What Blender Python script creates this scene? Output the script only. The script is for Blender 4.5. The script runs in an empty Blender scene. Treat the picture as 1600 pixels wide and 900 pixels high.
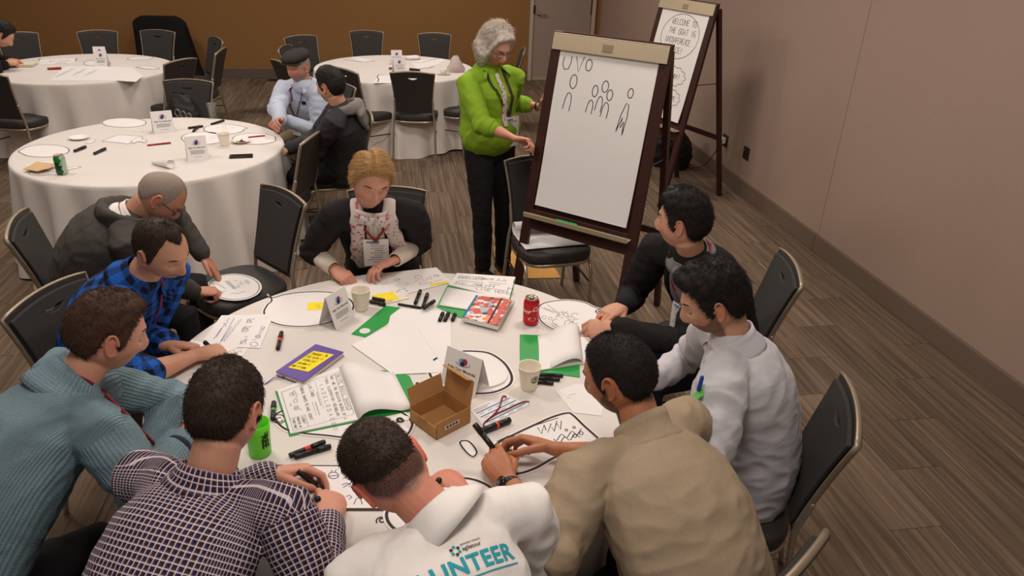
import bpy, bmesh, math, random
import numpy as np
from mathutils import Vector as V, Matrix, noise
from mathutils.bvhtree import BVHTree

random.seed(7)
SC = bpy.context.scene
COL = SC.collection
PI = math.pi

# ---------------------------------------------------------------- camera
FPX = 1179.7
CAM_R = V((0.98749979, -0.15349393, 0.03582995))
CAM_U = V((0.03546919, 0.43788665, 0.89833024))
CAM_F = V((0.1535777, 0.88583006, -0.43785728))
CAM_C = V((0, 0, 2.25028))
cam_data = bpy.data.cameras.new('camera')
cam_data.sensor_width = 36.0
cam_data.lens = FPX / 1600 * 36.0
cam_data.clip_start = 0.05
cam = bpy.data.objects.new('camera', cam_data)
COL.objects.link(cam)
_m = Matrix((CAM_R, CAM_U, -CAM_F)).transposed().to_4x4()
_m.translation = CAM_C
cam.matrix_world = _m
SC.camera = cam

# ---------------------------------------------------------------- light
SC.view_settings.view_transform = 'Standard'
SC.view_settings.look = 'None'
SC.view_settings.exposure = -0.22
SC.view_settings.gamma = 1.0
SC.view_settings.use_curve_mapping = False
world = bpy.data.worlds.new('world')
SC.world = world
world.use_nodes = True
world.node_tree.nodes['Background'].inputs[0].default_value = (1.0, 0.89, 0.82, 1)
world.node_tree.nodes['Background'].inputs[1].default_value = 0.27


def area_light(x, y, z, size, watts, col=(1.0, 0.885, 0.785)):
    l = bpy.data.lights.new('ceiling_lamp', 'AREA')
    l.shape = 'DISK'
    l.size = size
    l.energy = watts
    l.color = col
    o = bpy.data.objects.new('ceiling_lamp', l)
    o.location = (x, y, z)
    COL.objects.link(o)
    return o


for lx, ly, sz, w in ((-1.3, 3.6, .7, 43), (1.5, 3.2, .7, 38), (-1.2, 7.0, .7, 38), (1.0, 5.6, .7, 50),
                      (-3.4, 8.8, .7, 44), (0.8, 9.4, .7, 52), (0.1, 0.9, .7, 36), (-3.2, 5.0, .7, 30)):
    area_light(lx, ly, 3.35, sz, w)


# ---------------------------------------------------------------- helpers
def pix(x, y, z):
    """world point on the horizontal plane z seen at photograph pixel x, y"""
    d = CAM_R * ((x - 800) / FPX) - CAM_U * ((y - 450) / FPX) + CAM_F
    return CAM_C + d * ((z - CAM_C.z) / d.z)


class G:
    """collects geometry and links it as one mesh object"""

    def __init__(self):
        self.v, self.f, self.m = [], [], []

    def add(self, v, f, m=0):
        o = len(self.v)
        self.v += [tuple(p) for p in v]
        self.f += [tuple(i + o for i in q) for q in f]
        self.m += [m] * len(f)
        return self

    def box(self, c, s, rot=None, m=0):
        c = V(c)
        vs = []
        for dx in (-.5, .5):
            for dy in (-.5, .5):
                for dz in (-.5, .5):
                    p = V((dx * s[0], dy * s[1], dz * s[2]))
                    vs.append(c + (rot @ p if rot else p))
        return self.add(vs, [(0, 1, 3, 2), (4, 6, 7, 5), (0, 4, 5, 1), (2, 3, 7, 6), (0, 2, 6, 4), (1, 5, 7, 3)], m)

    def tube(self, path, rad, side=None, n=12, caps=True, m=0):
        return self.add(*tube(path, rad, side, n, caps), m)

    def prism(self, poly, z0, z1, m=0):
        """vertical extrusion of an outline given as points (x, y[, any])"""
        n = len(poly)
        a = sum(poly[i][0] * poly[(i + 1) % n][1] - poly[(i + 1) % n][0] * poly[i][1] for i in range(n))
        if a < 0:
            poly = poly[::-1]
        vs = [(p[0], p[1], z0) for p in poly] + [(p[0], p[1], z1) for p in poly]
        fs = [tuple(range(n - 1, -1, -1)), tuple(range(n, 2 * n))]
        fs += [(i, (i + 1) % n, n + (i + 1) % n, n + i) for i in range(n)]
        return self.add(vs, fs, m)

    def lathe(self, prof, c=(0, 0, 0), n=24, m=0, closed=True):
        vs, fs = [], []
        for r, z in prof:
            for k in range(n):
                a = 2 * PI * k / n
                vs.append((c[0] + r * math.cos(a), c[1] + r * math.sin(a), c[2] + z))
        for i in range(len(prof) - 1):
            for k in range(n):
                fs.append((i * n + k, i * n + (k + 1) % n, (i + 1) * n + (k + 1) % n, (i + 1) * n + k))
        if closed:
            fs.append(tuple(range(n - 1, -1, -1)))
            fs.append(tuple(range((len(prof) - 1) * n, len(prof) * n)))
        return self.add(vs, fs, m)

    def mesh(self, name, mats, smooth=True):
        me = bpy.data.meshes.new(name)
        me.from_pydata(self.v, [], self.f)
        for mt in (mats if isinstance(mats, (list, tuple)) else [mats]):
            me.materials.append(mt)
        if any(self.m):
            me.polygons.foreach_set('material_index', self.m)
        if smooth:
            me.polygons.foreach_set('use_smooth', [True] * len(me.polygons))
        me.update()
        return me

    def build(self, name, mats, parent=None, smooth=True, bevel=0, auto=None, world=True):
        me = self.mesh(name, mats, smooth)
        return link(name, me, parent, bevel, auto, world)


def link(name, me, parent=None, bevel=0, auto=None, world=False):
    o = bpy.data.objects.new(name, me)
    COL.objects.link(o)
    if parent:
        o.parent = parent
        if world:
            o.matrix_parent_inverse = mw(parent).inverted()
    if bevel:
        b = o.modifiers.new('bevel', 'BEVEL')
        b.width = bevel
        b.segments = 2
        b.limit_method = 'ANGLE'
        b.angle_limit = math.radians(40)
    if auto or bevel:
        sharp(me, auto or 35)
    return o


def mw(o):
    m = o.matrix_basis.copy()
    if o.parent:
        m = mw(o.parent) @ o.matrix_parent_inverse @ m
    return m


def sharp(me, deg):
    bm = bmesh.new()
    bm.from_mesh(me)
    for e in bm.edges:
        if len(e.link_faces) == 2:
            e.smooth = e.calc_face_angle(0) < math.radians(deg)
    bm.to_mesh(me)
    bm.free()


def tube(path, rad, side=None, n=12, caps=True):
    P = [V(p) for p in path]
    R = [(r, r) if isinstance(r, (int, float)) else r for r in rad]
    if len(R) == 1:
        R = R * len(P)
    vs, fs, rings = [], [], []
    s = V(side) if side is not None else None
    N = len(P)
    for i in range(N):
        t = (P[min(i + 1, N - 1)] - P[max(i - 1, 0)]).normalized()
        if s is None:
            s = t.cross(V((0, 0, 1)))
            if s.length < .1:
                s = t.cross(V((0, 1, 0)))
        a = (s - t * s.dot(t)).normalized()
        b = t.cross(a)
        s = a
        rings.append((P[i], a, b, t, R[i]))
    if caps:
        pre, post = [], []
        p, a, b, t, r = rings[0]
        for k in (80, 55, 28):
            c, q = math.cos(math.radians(k)), math.sin(math.radians(k))
            pre.append((p - t * min(r) * q, a, b, t, (r[0] * c, r[1] * c)))
        p, a, b, t, r = rings[-1]
        for k in (28, 55, 80):
            c, q = math.cos(math.radians(k)), math.sin(math.radians(k))
            post.append((p + t * min(r) * q, a, b, t, (r[0] * c, r[1] * c)))
        rings = pre + rings + post
    for p, a, b, t, r in rings:
        for k in range(n):
            w = 2 * PI * k / n
            vs.append(p + a * (r[0] * math.cos(w)) + b * (r[1] * math.sin(w)))
    for i in range(len(rings) - 1):
        for k in range(n):
            fs.append((i * n + k, i * n + (k + 1) % n, (i + 1) * n + (k + 1) % n, (i + 1) * n + k))
    fs.append(tuple(range(n - 1, -1, -1)))
    L = (len(rings) - 1) * n
    fs.append(tuple(range(L, L + n)))
    return vs, fs


def empty(name, loc=(0, 0, 0), rz=0.0):
    o = bpy.data.objects.new(name, None)
    o.empty_display_size = .1
    COL.objects.link(o)
    o.location = loc
    o.rotation_euler = (0, 0, rz)
    return o


def tag(o, label=None, cat=None, group=None, kind=None):
    if label: o['label'] = label
    if cat: o['category'] = cat
    if group: o['group'] = group
    if kind: o['kind'] = kind
    return o


def copy_tree(o, parent=None):
    c = o.copy()
    COL.objects.link(c)
    c.parent = parent
    if parent:
        c.matrix_parent_inverse = o.matrix_parent_inverse
    for ch in list(o.children):
        copy_tree(ch, c)
    return c


# ---------------------------------------------------------------- materials
def srgb(r, g, b):
    f = lambda c: (c / 255 / 12.92) if c / 255 <= .04045 else ((c / 255 + .055) / 1.055) ** 2.4
    return (f(r), f(g), f(b), 1)


def mat(name, col, rough=.6, metal=0.0, spec=.4, noise_amt=0.0, noise_scale=20, bump=0.0, bump_scale=200, trans=0, ior=1.45, sheen=0):
    m = bpy.data.materials.new(name)
    m.use_nodes = True
    nt = m.node_tree
    b = nt.nodes['Principled BSDF']
    if len(col) == 3:
        col = srgb(*col)
    b.inputs['Base Color'].default_value = col
    b.inputs['Roughness'].default_value = rough
    b.inputs['Metallic'].default_value = metal
    b.inputs['Specular IOR Level'].default_value = spec
    b.inputs['Transmission Weight'].default_value = trans
    b.inputs['IOR'].default_value = ior
    b.inputs['Sheen Weight'].default_value = sheen
    tc = nt.nodes.new('ShaderNodeTexCoord')
    if noise_amt:
        n = nt.nodes.new('ShaderNodeTexNoise')
        n.inputs['Scale'].default_value = noise_scale
        n.inputs['Detail'].default_value = 4
        nt.links.new(tc.outputs['Object'], n.inputs['Vector'])
        mr = nt.nodes.new('ShaderNodeMapRange')
        mr.inputs['To Min'].default_value = 1 - noise_amt
        mr.inputs['To Max'].default_value = 1 + noise_amt
        nt.links.new(n.outputs['Fac'], mr.inputs['Value'])
        mx = nt.nodes.new('ShaderNodeMix')
        mx.data_type = 'RGBA'
        mx.blend_type = 'MULTIPLY'
        mx.inputs['Factor'].default_value = 1
        mx.inputs['A'].default_value = col
        nt.links.new(mr.outputs['Result'], mx.inputs['B'])
        nt.links.new(mx.outputs['Result'], b.inputs['Base Color'])
    if bump:
        n = nt.nodes.new('ShaderNodeTexNoise')
        n.inputs['Scale'].default_value = bump_scale
        n.inputs['Detail'].default_value = 3
        nt.links.new(tc.outputs['Object'], n.inputs['Vector'])
        bp = nt.nodes.new('ShaderNodeBump')
        bp.inputs['Strength'].default_value = bump
        bp.inputs['Distance'].default_value = .002
        nt.links.new(n.outputs['Fac'], bp.inputs['Height'])
        nt.links.new(bp.outputs['Normal'], b.inputs['Normal'])
    return m


M = {}
M['paper'] = mat('paper', (230, 226, 224), .75, spec=.2, noise_amt=.02)
M['paper_grey'] = mat('grey_paper', (205, 200, 197), .75, spec=.2)
M['ink'] = mat('black_ink', (38, 33, 34), .7, spec=.2)
M['ink_purple'] = mat('purple_ink', (70, 52, 120), .7, spec=.2)
M['ink_blue'] = mat('blue_ink', (50, 120, 165), .7, spec=.2)
M['ink_red'] = mat('red_ink', (190, 50, 60), .7, spec=.2)
M['ink_grey'] = mat('grey_print', (165, 160, 160), .8, spec=.2)
M['ink_brown'] = mat('dark_brown_print', (66, 54, 52), .7, spec=.2)
M['teal'] = mat('teal_print', (52, 158, 172), .8, spec=.1)
M['black_plastic'] = mat('black_plastic', (32, 29, 29), .35, spec=.4)
M['red_plastic'] = mat('red_plastic', (200, 52, 48), .4)
M['green_card'] = mat('green_folder_card', (34, 150, 66), .45, noise_amt=.05, noise_scale=8)
M['yellow'] = mat('yellow_sticky_paper', (244, 222, 60), .8, spec=.1)
M['cardboard'] = mat('brown_cardboard', (176, 132, 84), .85, spec=.15, noise_amt=.06, noise_scale=30)
M['chair_black'] = mat('black_vinyl', (54, 50, 48), .5, spec=.35, noise_amt=.1, noise_scale=40, bump=.25, bump_scale=350)
M['chair_grey'] = mat('charcoal_fabric', (58, 56, 54), .8, spec=.2, noise_amt=.12, noise_scale=120, bump=.3, bump_scale=500)
M['bronze'] = mat('champagne_metal', (158, 142, 122), .4, metal=.5, noise_amt=.06)
M['dark_metal'] = mat('dark_bronze_metal', (84, 74, 66), .35, metal=.7)
M['chrome'] = mat('brushed_steel', (178, 166, 150), .32, metal=.7)
M['mahogany'] = mat('dark_mahogany_wood', (58, 30, 26), .4, spec=.4, noise_amt=.2, noise_scale=18)
M['alu'] = mat('aged_aluminium', (196, 180, 152), .42, metal=.45, noise_amt=.05, noise_scale=40)
M['white_cup'] = mat('white_cup_paper', (236, 228, 212), .6, spec=.25)
M['white_plastic'] = mat('white_plastic', (232, 226, 216), .4)
M['green_ink'] = mat('green_marker_plastic', (30, 165, 80), .4)


def node_mat(name):
    m = bpy.data.materials.new(name)
    m.use_nodes = True
    nt = m.node_tree
    return m, nt, nt.nodes['Principled BSDF'], nt.nodes, lambda a, b: nt.links.new(a, b)


def wall_mat(name, c1, c2, weave):
    m, nt, b, N, L = node_mat(name)
    tc = N.new('ShaderNodeTexCoord')
    mp = N.new('ShaderNodeMapping')
    mp.inputs['Scale'].default_value = (weave, weave, weave * .25)
    L(tc.outputs['Object'], mp.inputs['Vector'])
    n = N.new('ShaderNodeTexNoise'); n.inputs['Scale'].default_value = 1; n.inputs['Detail'].default_value = 5
    L(mp.outputs['Vector'], n.inputs['Vector'])
    n2 = N.new('ShaderNodeTexNoise'); n2.inputs['Scale'].default_value = .8
    L(tc.outputs['Object'], n2.inputs['Vector'])
    mx = N.new('ShaderNodeMix'); mx.data_type = 'RGBA'
    mx.inputs['A'].default_value = srgb(*c1); mx.inputs['B'].default_value = srgb(*c2)
    ad = N.new('ShaderNodeMath'); ad.operation = 'MULTIPLY_ADD'; ad.inputs[1].default_value = .6
    L(n.outputs['Fac'], ad.inputs[0])
    mm = N.new('ShaderNodeMath'); mm.operation = 'MULTIPLY'; mm.inputs[1].default_value = .4
    L(n2.outputs['Fac'], mm.inputs[0]); L(mm.outputs[0], ad.inputs[2])
    L(ad.outputs[0], mx.inputs['Factor'])
    L(mx.outputs['Result'], b.inputs['Base Color'])
    b.inputs['Roughness'].default_value = .75
    b.inputs['Specular IOR Level'].default_value = .25
    bp = N.new('ShaderNodeBump'); bp.inputs['Strength'].default_value = .15; bp.inputs['Distance'].default_value = .003
    L(n.outputs['Fac'], bp.inputs['Height']); L(bp.outputs['Normal'], b.inputs['Normal'])
    return m


M['wall_gold'] = wall_mat('gold_brown_wall_fabric', (138, 98, 55), (152, 112, 68), 90)
M['wall_taupe'] = wall_mat('taupe_wall_fabric', (156, 133, 120), (168, 145, 130), 60)
M['skirting'] = mat('taupe_skirting', (112, 95, 82), .5, spec=.35)
M['skirting_back'] = mat('grey_skirting', (104, 90, 80), .5, spec=.35)
M['door'] = mat('door_paint', (160, 142, 130), .5, spec=.3, noise_amt=.03)
M['door_frame'] = mat('door_frame_paint', (190, 172, 158), .45, spec=.3)


def carpet_mat():
    m, nt, b, N, L = node_mat('streaked_plank_carpet')
    tc = N.new('ShaderNodeTexCoord')
    oi = N.new('ShaderNodeObjectInfo')
    mul = N.new('ShaderNodeMath'); mul.operation = 'MULTIPLY'; mul.inputs[1].default_value = 90
    L(oi.outputs['Random'], mul.inputs[0])
    cb = N.new('ShaderNodeCombineXYZ'); L(mul.outputs[0], cb.inputs[0]); L(mul.outputs[0], cb.inputs[1])
    va = N.new('ShaderNodeVectorMath'); va.operation = 'ADD'
    L(tc.outputs['Object'], va.inputs[0]); L(cb.outputs[0], va.inputs[1])

    def streak(sx, sy, lo, hi):
        mp = N.new('ShaderNodeMapping'); mp.inputs['Scale'].default_value = (sx, sy, 1)
        L(va.outputs[0], mp.inputs['Vector'])
        n = N.new('ShaderNodeTexNoise'); n.inputs['Scale'].default_value = 1; n.inputs['Detail'].default_value = 3
        L(mp.outputs[0], n.inputs['Vector'])
        r = N.new('ShaderNodeMapRange'); r.inputs['From Min'].default_value = lo; r.inputs['From Max'].default_value = hi
        L(n.outputs['Fac'], r.inputs['Value'])
        return r.outputs[0]

    def mix(f, a, bcol):
        mx = N.new('ShaderNodeMix'); mx.data_type = 'RGBA'
        L(f, mx.inputs['Factor'])
        if isinstance(a, tuple): mx.inputs['A'].default_value = a
        else: L(a, mx.inputs['A'])
        mx.inputs['B'].default_value = bcol
        return mx.outputs['Result']

    c = mix(streak(38, 1.0, .36, .66), srgb(100, 84, 70), srgb(130, 111, 94))
    c = mix(streak(70, 1.2, .60, .76), c, srgb(160, 140, 118))
    c = mix(streak(52, .9, .58, .78), c, srgb(76, 63, 54))
    c = mix(streak(95, 2.2, .70, .76), c, srgb(196, 158, 96))
    rr = N.new('ShaderNodeMapRange'); rr.inputs['To Min'].default_value = .80; rr.inputs['To Max'].default_value = 1.18
    L(oi.outputs['Random'], rr.inputs['Value'])
    hs = N.new('ShaderNodeMix'); hs.data_type = 'RGBA'; hs.blend_type = 'MULTIPLY'; hs.inputs['Factor'].default_value = 1
    L(c, hs.inputs['A']); L(rr.outputs[0], hs.inputs['B'])
    L(hs.outputs['Result'], b.inputs['Base Color'])
    b.inputs['Roughness'].default_value = .95
    b.inputs['Specular IOR Level'].default_value = .1
    n = N.new('ShaderNodeTexNoise'); n.inputs['Scale'].default_value = 400
    L(tc.outputs['Object'], n.inputs['Vector'])
    bp = N.new('ShaderNodeBump'); bp.inputs['Strength'].default_value = .5; bp.inputs['Distance'].default_value = .004
    L(n.outputs['Fac'], bp.inputs['Height']); L(bp.outputs['Normal'], b.inputs['Normal'])
    return m


M['carpet'] = carpet_mat()
M['floor_base'] = mat('carpet_backing', (104, 88, 74), .95, spec=.1)
# ---------------------------------------------------------------- room shell
WX, WY = 3.27, 11.9
XL, YN = -6.5, -1.2
fl = G().box(((XL + WX) / 2, (YN + WY) / 2, -.055), (WX - XL, WY - YN, .1)).build('floor', M['floor_base'])
tag(fl, 'carpeted floor of streaked grey brown planks', kind='structure')
pl_me = G().box((0, 0, -.0025), (.2475, .9975, .005)).mesh('carpet_plank', M['carpet'], False)
npl = 0
for ix in range(-24, 14):
    x = WX - .125 - (13 - ix) * .25
    off = (ix * 37 % 11) / 11.0
    for iy in range(0, 13):
        y = 1.25 + iy + off - .9
        if y > WY - .3 or y < 1.3:
            if not (y < WY + .2 and y > 1.3):
                continue
        left = -.46 * y - .75
        near = 2.6 - .13 * (x + 1.6)
        if x < left or y < near - 1.0:
            continue
        o = bpy.data.objects.new('carpet_plank', pl_me)
        COL.objects.link(o)
        o.parent = fl
        yy = min(y, WY - .5)
        o.location = (x, y, 0)
        if y > WY - .5:
            s = (WY - (y - .5))
            o.location = (x, y - .5 + s / 2, 0)
            o.scale = (1, s, 1)
        npl += 1
print('planks', npl)
HZ = 3.4
wb = G().box(((XL + WX) / 2, WY + .05, HZ / 2), (WX - XL, .1, HZ)).build('wall_back', M['wall_gold'], smooth=False)
tag(wb, 'gold brown fabric covered back wall', kind='structure')
wl_ = G().box((XL - .05, (YN + WY) / 2, HZ / 2), (.1, WY - YN, HZ)).build('wall_left', M['wall_gold'], smooth=False)
tag(wl_, 'gold brown fabric covered left wall outside the picture', kind='structure')
wr = G()
# two fabric panels with a narrow recessed joint between them
SEAM = 5.02
wr.box((WX + .05, (SEAM + .0025 + WY) / 2, HZ / 2), (.1, WY - SEAM - .0025, HZ))
wr.box((WX + .05, (YN + SEAM - .0025) / 2, HZ / 2), (.1, SEAM - .0025 - YN, HZ))
wr.box((WX + .075, SEAM, HZ / 2), (.05, .01, HZ))
wr = wr.build('wall_right', M['wall_taupe'], smooth=False)
tag(wr, 'taupe fabric covered right wall with one vertical joint', kind='structure')
g = G()
g.box((WX - .012, (SEAM + .003 + WY) / 2, .07), (.024, WY - SEAM - .003, .14))
g.box((WX - .012, (YN + SEAM - .003) / 2, .07), (.024, SEAM - .003 - YN, .14))
tag(g.build('baseboard_right', M['skirting'], smooth=False, bevel=.004), 'taupe baseboard along the right wall', kind='structure')
g = G()
g.box(((XL + 2.17) / 2, WY - .011, .07), (2.17 - XL, .022, .14))
tag(g.build('baseboard_back', M['skirting_back'], smooth=False, bevel=.004), 'grey baseboard along the brown back wall', kind='structure')
# door in the back wall
DX0, DX1, DH = 2.225, 3.125, 2.05
dr = empty('door_1', ((DX0 + DX1) / 2, WY, 0))
tag(dr, 'grey painted flush door in the brown back wall', kind='structure')
G().box(((DX0 + DX1) / 2, WY - .012, DH / 2 + .006), (DX1 - DX0 - .012, .02, DH)).build('door_leaf', M['door'], dr, False, .002)
g = G()
g.box((DX0 - .03, WY - .025, DH / 2 + .03), (.055, .05, DH + .06))
g.box((DX1 + .03, WY - .025, DH / 2 + .03), (.055, .05, DH + .06))
g.box(((DX0 + DX1) / 2, WY - .025, DH + .035), (DX1 - DX0 + .005, .05, .05))
g.build('door_frame', M['door_frame'], dr, False, .004)
g = G()
g.lathe([(.03, 0), (.03, .012), (.012, .014), (.012, .05)], n=20)
R = Matrix.Rotation(PI / 2, 3, 'X')
g.v = [tuple(R @ V(p) + V((DX0 + .075, WY - .022, .99))) for p in g.v]
g.tube([(DX0 + .075, WY - .07, .99), (DX0 + .12, WY - .073, .99), (DX0 + .19, WY - .07, .985)], [.010, .010, .009])
g.build('door_lever', M['chrome'], dr)
G().box((DX0 + .002, WY - .045, 1.05), (.03, .012, .12)).build('strike_plate', M['black_plastic'], dr, False, .002)
G().box(((DX0 + DX1) / 2, WY - .028, .025), (DX1 - DX0 - .03, .012, .04)).build('door_sweep', M['alu'], dr, False, .002)
G().tube([(DX1 - .012, WY - .03, 1.0), (DX1 - .012, WY - .03, 1.22)], [.009]).build('hinge', M['dark_metal'], dr)
for nm, x0, x1, zt, mt, lab in (('wall_poster', -2.86, -2.08, 1.2, 'paper', 'white paper poster taped high on the brown back wall'),
                                ('wall_notice', -1.5, -1.3, 1.2, 'poster_red', 'small reddish brown notice high on the back wall')):
    if mt not in M: M[mt] = mat('reddish_print', (120, 60, 44), .6)
    q = G().box(((x0 + x1) / 2, WY - .004, 1.86), (x1 - x0, .004, 1.0)).build(nm, M[mt], smooth=False)
    tag(q, lab, 'poster')


# ---------------------------------------------------------------- tables and cloths
def cloth_mat():
    m, nt, b, N, L = node_mat('white_table_linen')
    tc = N.new('ShaderNodeTexCoord')
    n = N.new('ShaderNodeTexNoise'); n.inputs['Scale'].default_value = 5; n.inputs['Detail'].default_value = 4
    L(tc.outputs['Object'], n.inputs['Vector'])
    mx = N.new('ShaderNodeMix'); mx.data_type = 'RGBA'
    mx.inputs['A'].default_value = srgb(212, 204, 198); mx.inputs['B'].default_value = srgb(222, 215, 209)
    L(n.outputs['Fac'], mx.inputs['Factor']); L(mx.outputs['Result'], b.inputs['Base Color'])
    b.inputs['Roughness'].default_value = .8; b.inputs['Specular IOR Level'].default_value = .2
    w = N.new('ShaderNodeTexNoise'); w.inputs['Scale'].default_value = 700
    L(tc.outputs['Object'], w.inputs['Vector'])
    ad = N.new('ShaderNodeMath'); ad.operation = 'MULTIPLY_ADD'; ad.inputs[1].default_value = .12
    L(w.outputs['Fac'], ad.inputs[0]); L(n.outputs['Fac'], ad.inputs[2])
    bp = N.new('ShaderNodeBump'); bp.inputs['Strength'].default_value = .25; bp.inputs['Distance'].default_value = .006
    L(ad.outputs[0], bp.inputs['Height']); L(bp.outputs['Normal'], b.inputs['Normal'])
    return m


M['linen'] = cloth_mat()
M['table_wood'] = mat('plywood_table_top', (150, 112, 72), .6, noise_amt=.1)
TABLE_Z = .75


def round_table(cx, cy, R, lab, cloth_lab, seed, folds):
    t = empty('round_table', (cx, cy, 0))
    tag(t, lab, 'table', 'round banquet tables')
    G().lathe([(R - .012, .722), (R - .006, .725), (R - .006, .742), (R - .012, .745)], n=64).build('tabletop', M['table_wood'], t, auto=40, world=False)
    for k in range(4):
        a = PI / 4 + k * PI / 2
        c, s = math.cos(a), math.sin(a)
        G().tube([(c * .5, s * .5, .724), (c * .5, s * .5, .4), (c * .52, s * .52, .006)], [.015]).build('leg', M['dark_metal'], t, world=False)
    rnd = random.Random(seed)
    n = 360
    ph = [rnd.uniform(0, 6.28) for _ in range(8)]
    fr = [rnd.randint(folds - 5, folds + 6) for _ in range(4)]
    vs, fs = [(0, 0, TABLE_Z)], []
    prof = [(.3, 0), (.6, 0), (.85, 0), (.97, 0), (.99, -.001), (1.0, -.004), (1.006, -.012), (1.008, -.03), (1.01, -.08),
            (1.012, -.16), (1.014, -.28), (1.018, -.42), (1.022, -.56), (1.026, -.66), (1.03, -.738)]
    for rr, dz in prof:
        d = max(0, (-dz - .02) / .72)
        for k in range(n):
            a = 2 * PI * k / n
            w = sum(math.sin(fr[i] * a + ph[i] + .8 * math.sin(3 * a + ph[i + 4])) for i in range(4)) / 2.2
            w = math.copysign(abs(w) ** .8, w)
            r = R * rr + d ** .75 * .060 * w + d * .045
            vs.append((r * math.cos(a), r * math.sin(a), TABLE_Z + dz + d * .012 * math.sin(5 * a + ph[3])))
    for k in range(n):
        fs.append((0, 1 + k, 1 + (k + 1) % n))
    for i in range(len(prof) - 1):
        for k in range(n):
            a, b = 1 + i * n + k, 1 + i * n + (k + 1) % n
            fs.append((a, a + n, b + n, b))
    o = G().add(vs, fs).build('tablecloth', M['linen'], world=False)
    o.location = (cx, cy, 0)
    tag(o, cloth_lab, 'tablecloth', 'white floor length tablecloths')
    return t


TF, TFR = V((.0323, 2.3737, 0)), .877
TM, TBL, TBR = V((-1.6126, 5.4469, 0)), V((-3.0502, 8.4405, 0)), V((.0897, 8.5744, 0))
round_table(TF.x, TF.y, TFR, 'nearest round table that the busy group sits around', 'white cloth on the nearest table covered in drawing papers', 1, 15)
round_table(TM.x, TM.y, .86, 'round table behind the group holding a green drink can', 'white cloth on the middle table with the green can', 2, 17)
round_table(TBL.x, TBL.y, .86, 'far left round table near the brown back wall', 'white cloth on the far left table', 3, 18)
round_table(TBR.x, TBR.y, .86, 'far round table behind the standing woman in green', 'white cloth on the far table behind the woman in green', 5, 17)


# ---------------------------------------------------------------- chairs
def plate(outline, holes, y0, y1):
    """upright plate in the x-z plane between y0 and y1 with holes; returns bmesh"""
    bm = bmesh.new()
    edges = []
    for lp in [outline] + holes:
        vs = [bm.verts.new((x, y0, z)) for x, z in lp]
        edges += [bm.edges.new((vs[i], vs[(i + 1) % len(vs)])) for i in range(len(vs))]
    bmesh.ops.triangle_fill(bm, use_beauty=True, edges=edges)
    bmesh.ops.recalc_face_normals(bm, faces=bm.faces[:])
    r = bmesh.ops.extrude_face_region(bm, geom=bm.faces[:])
    bmesh.ops.translate(bm, verts=[e for e in r['geom'] if isinstance(e, bmesh.types.BMVert)], vec=(0, y1 - y0, 0))
    bmesh.ops.recalc_face_normals(bm, faces=bm.faces[:])
    return bm


def bm_obj(bm, name, m, parent, fn=None, smooth=True, bevel=0):
    if fn:
        for v in bm.verts:
            v.co = fn(v.co)
    me = bpy.data.meshes.new(name)
    bm.to_mesh(me)
    bm.free()
    me.materials.append(m)
    me.polygons.foreach_set('use_smooth', [smooth] * len(me.polygons))
    return link(name, me, parent, bevel, 40)


def back_half(z):
    t = (z - .47) / .43
    return .172 + .012 * (1 - t) ** 2 * 1.2 + .046 * max(0, t) ** 1.7


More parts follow.
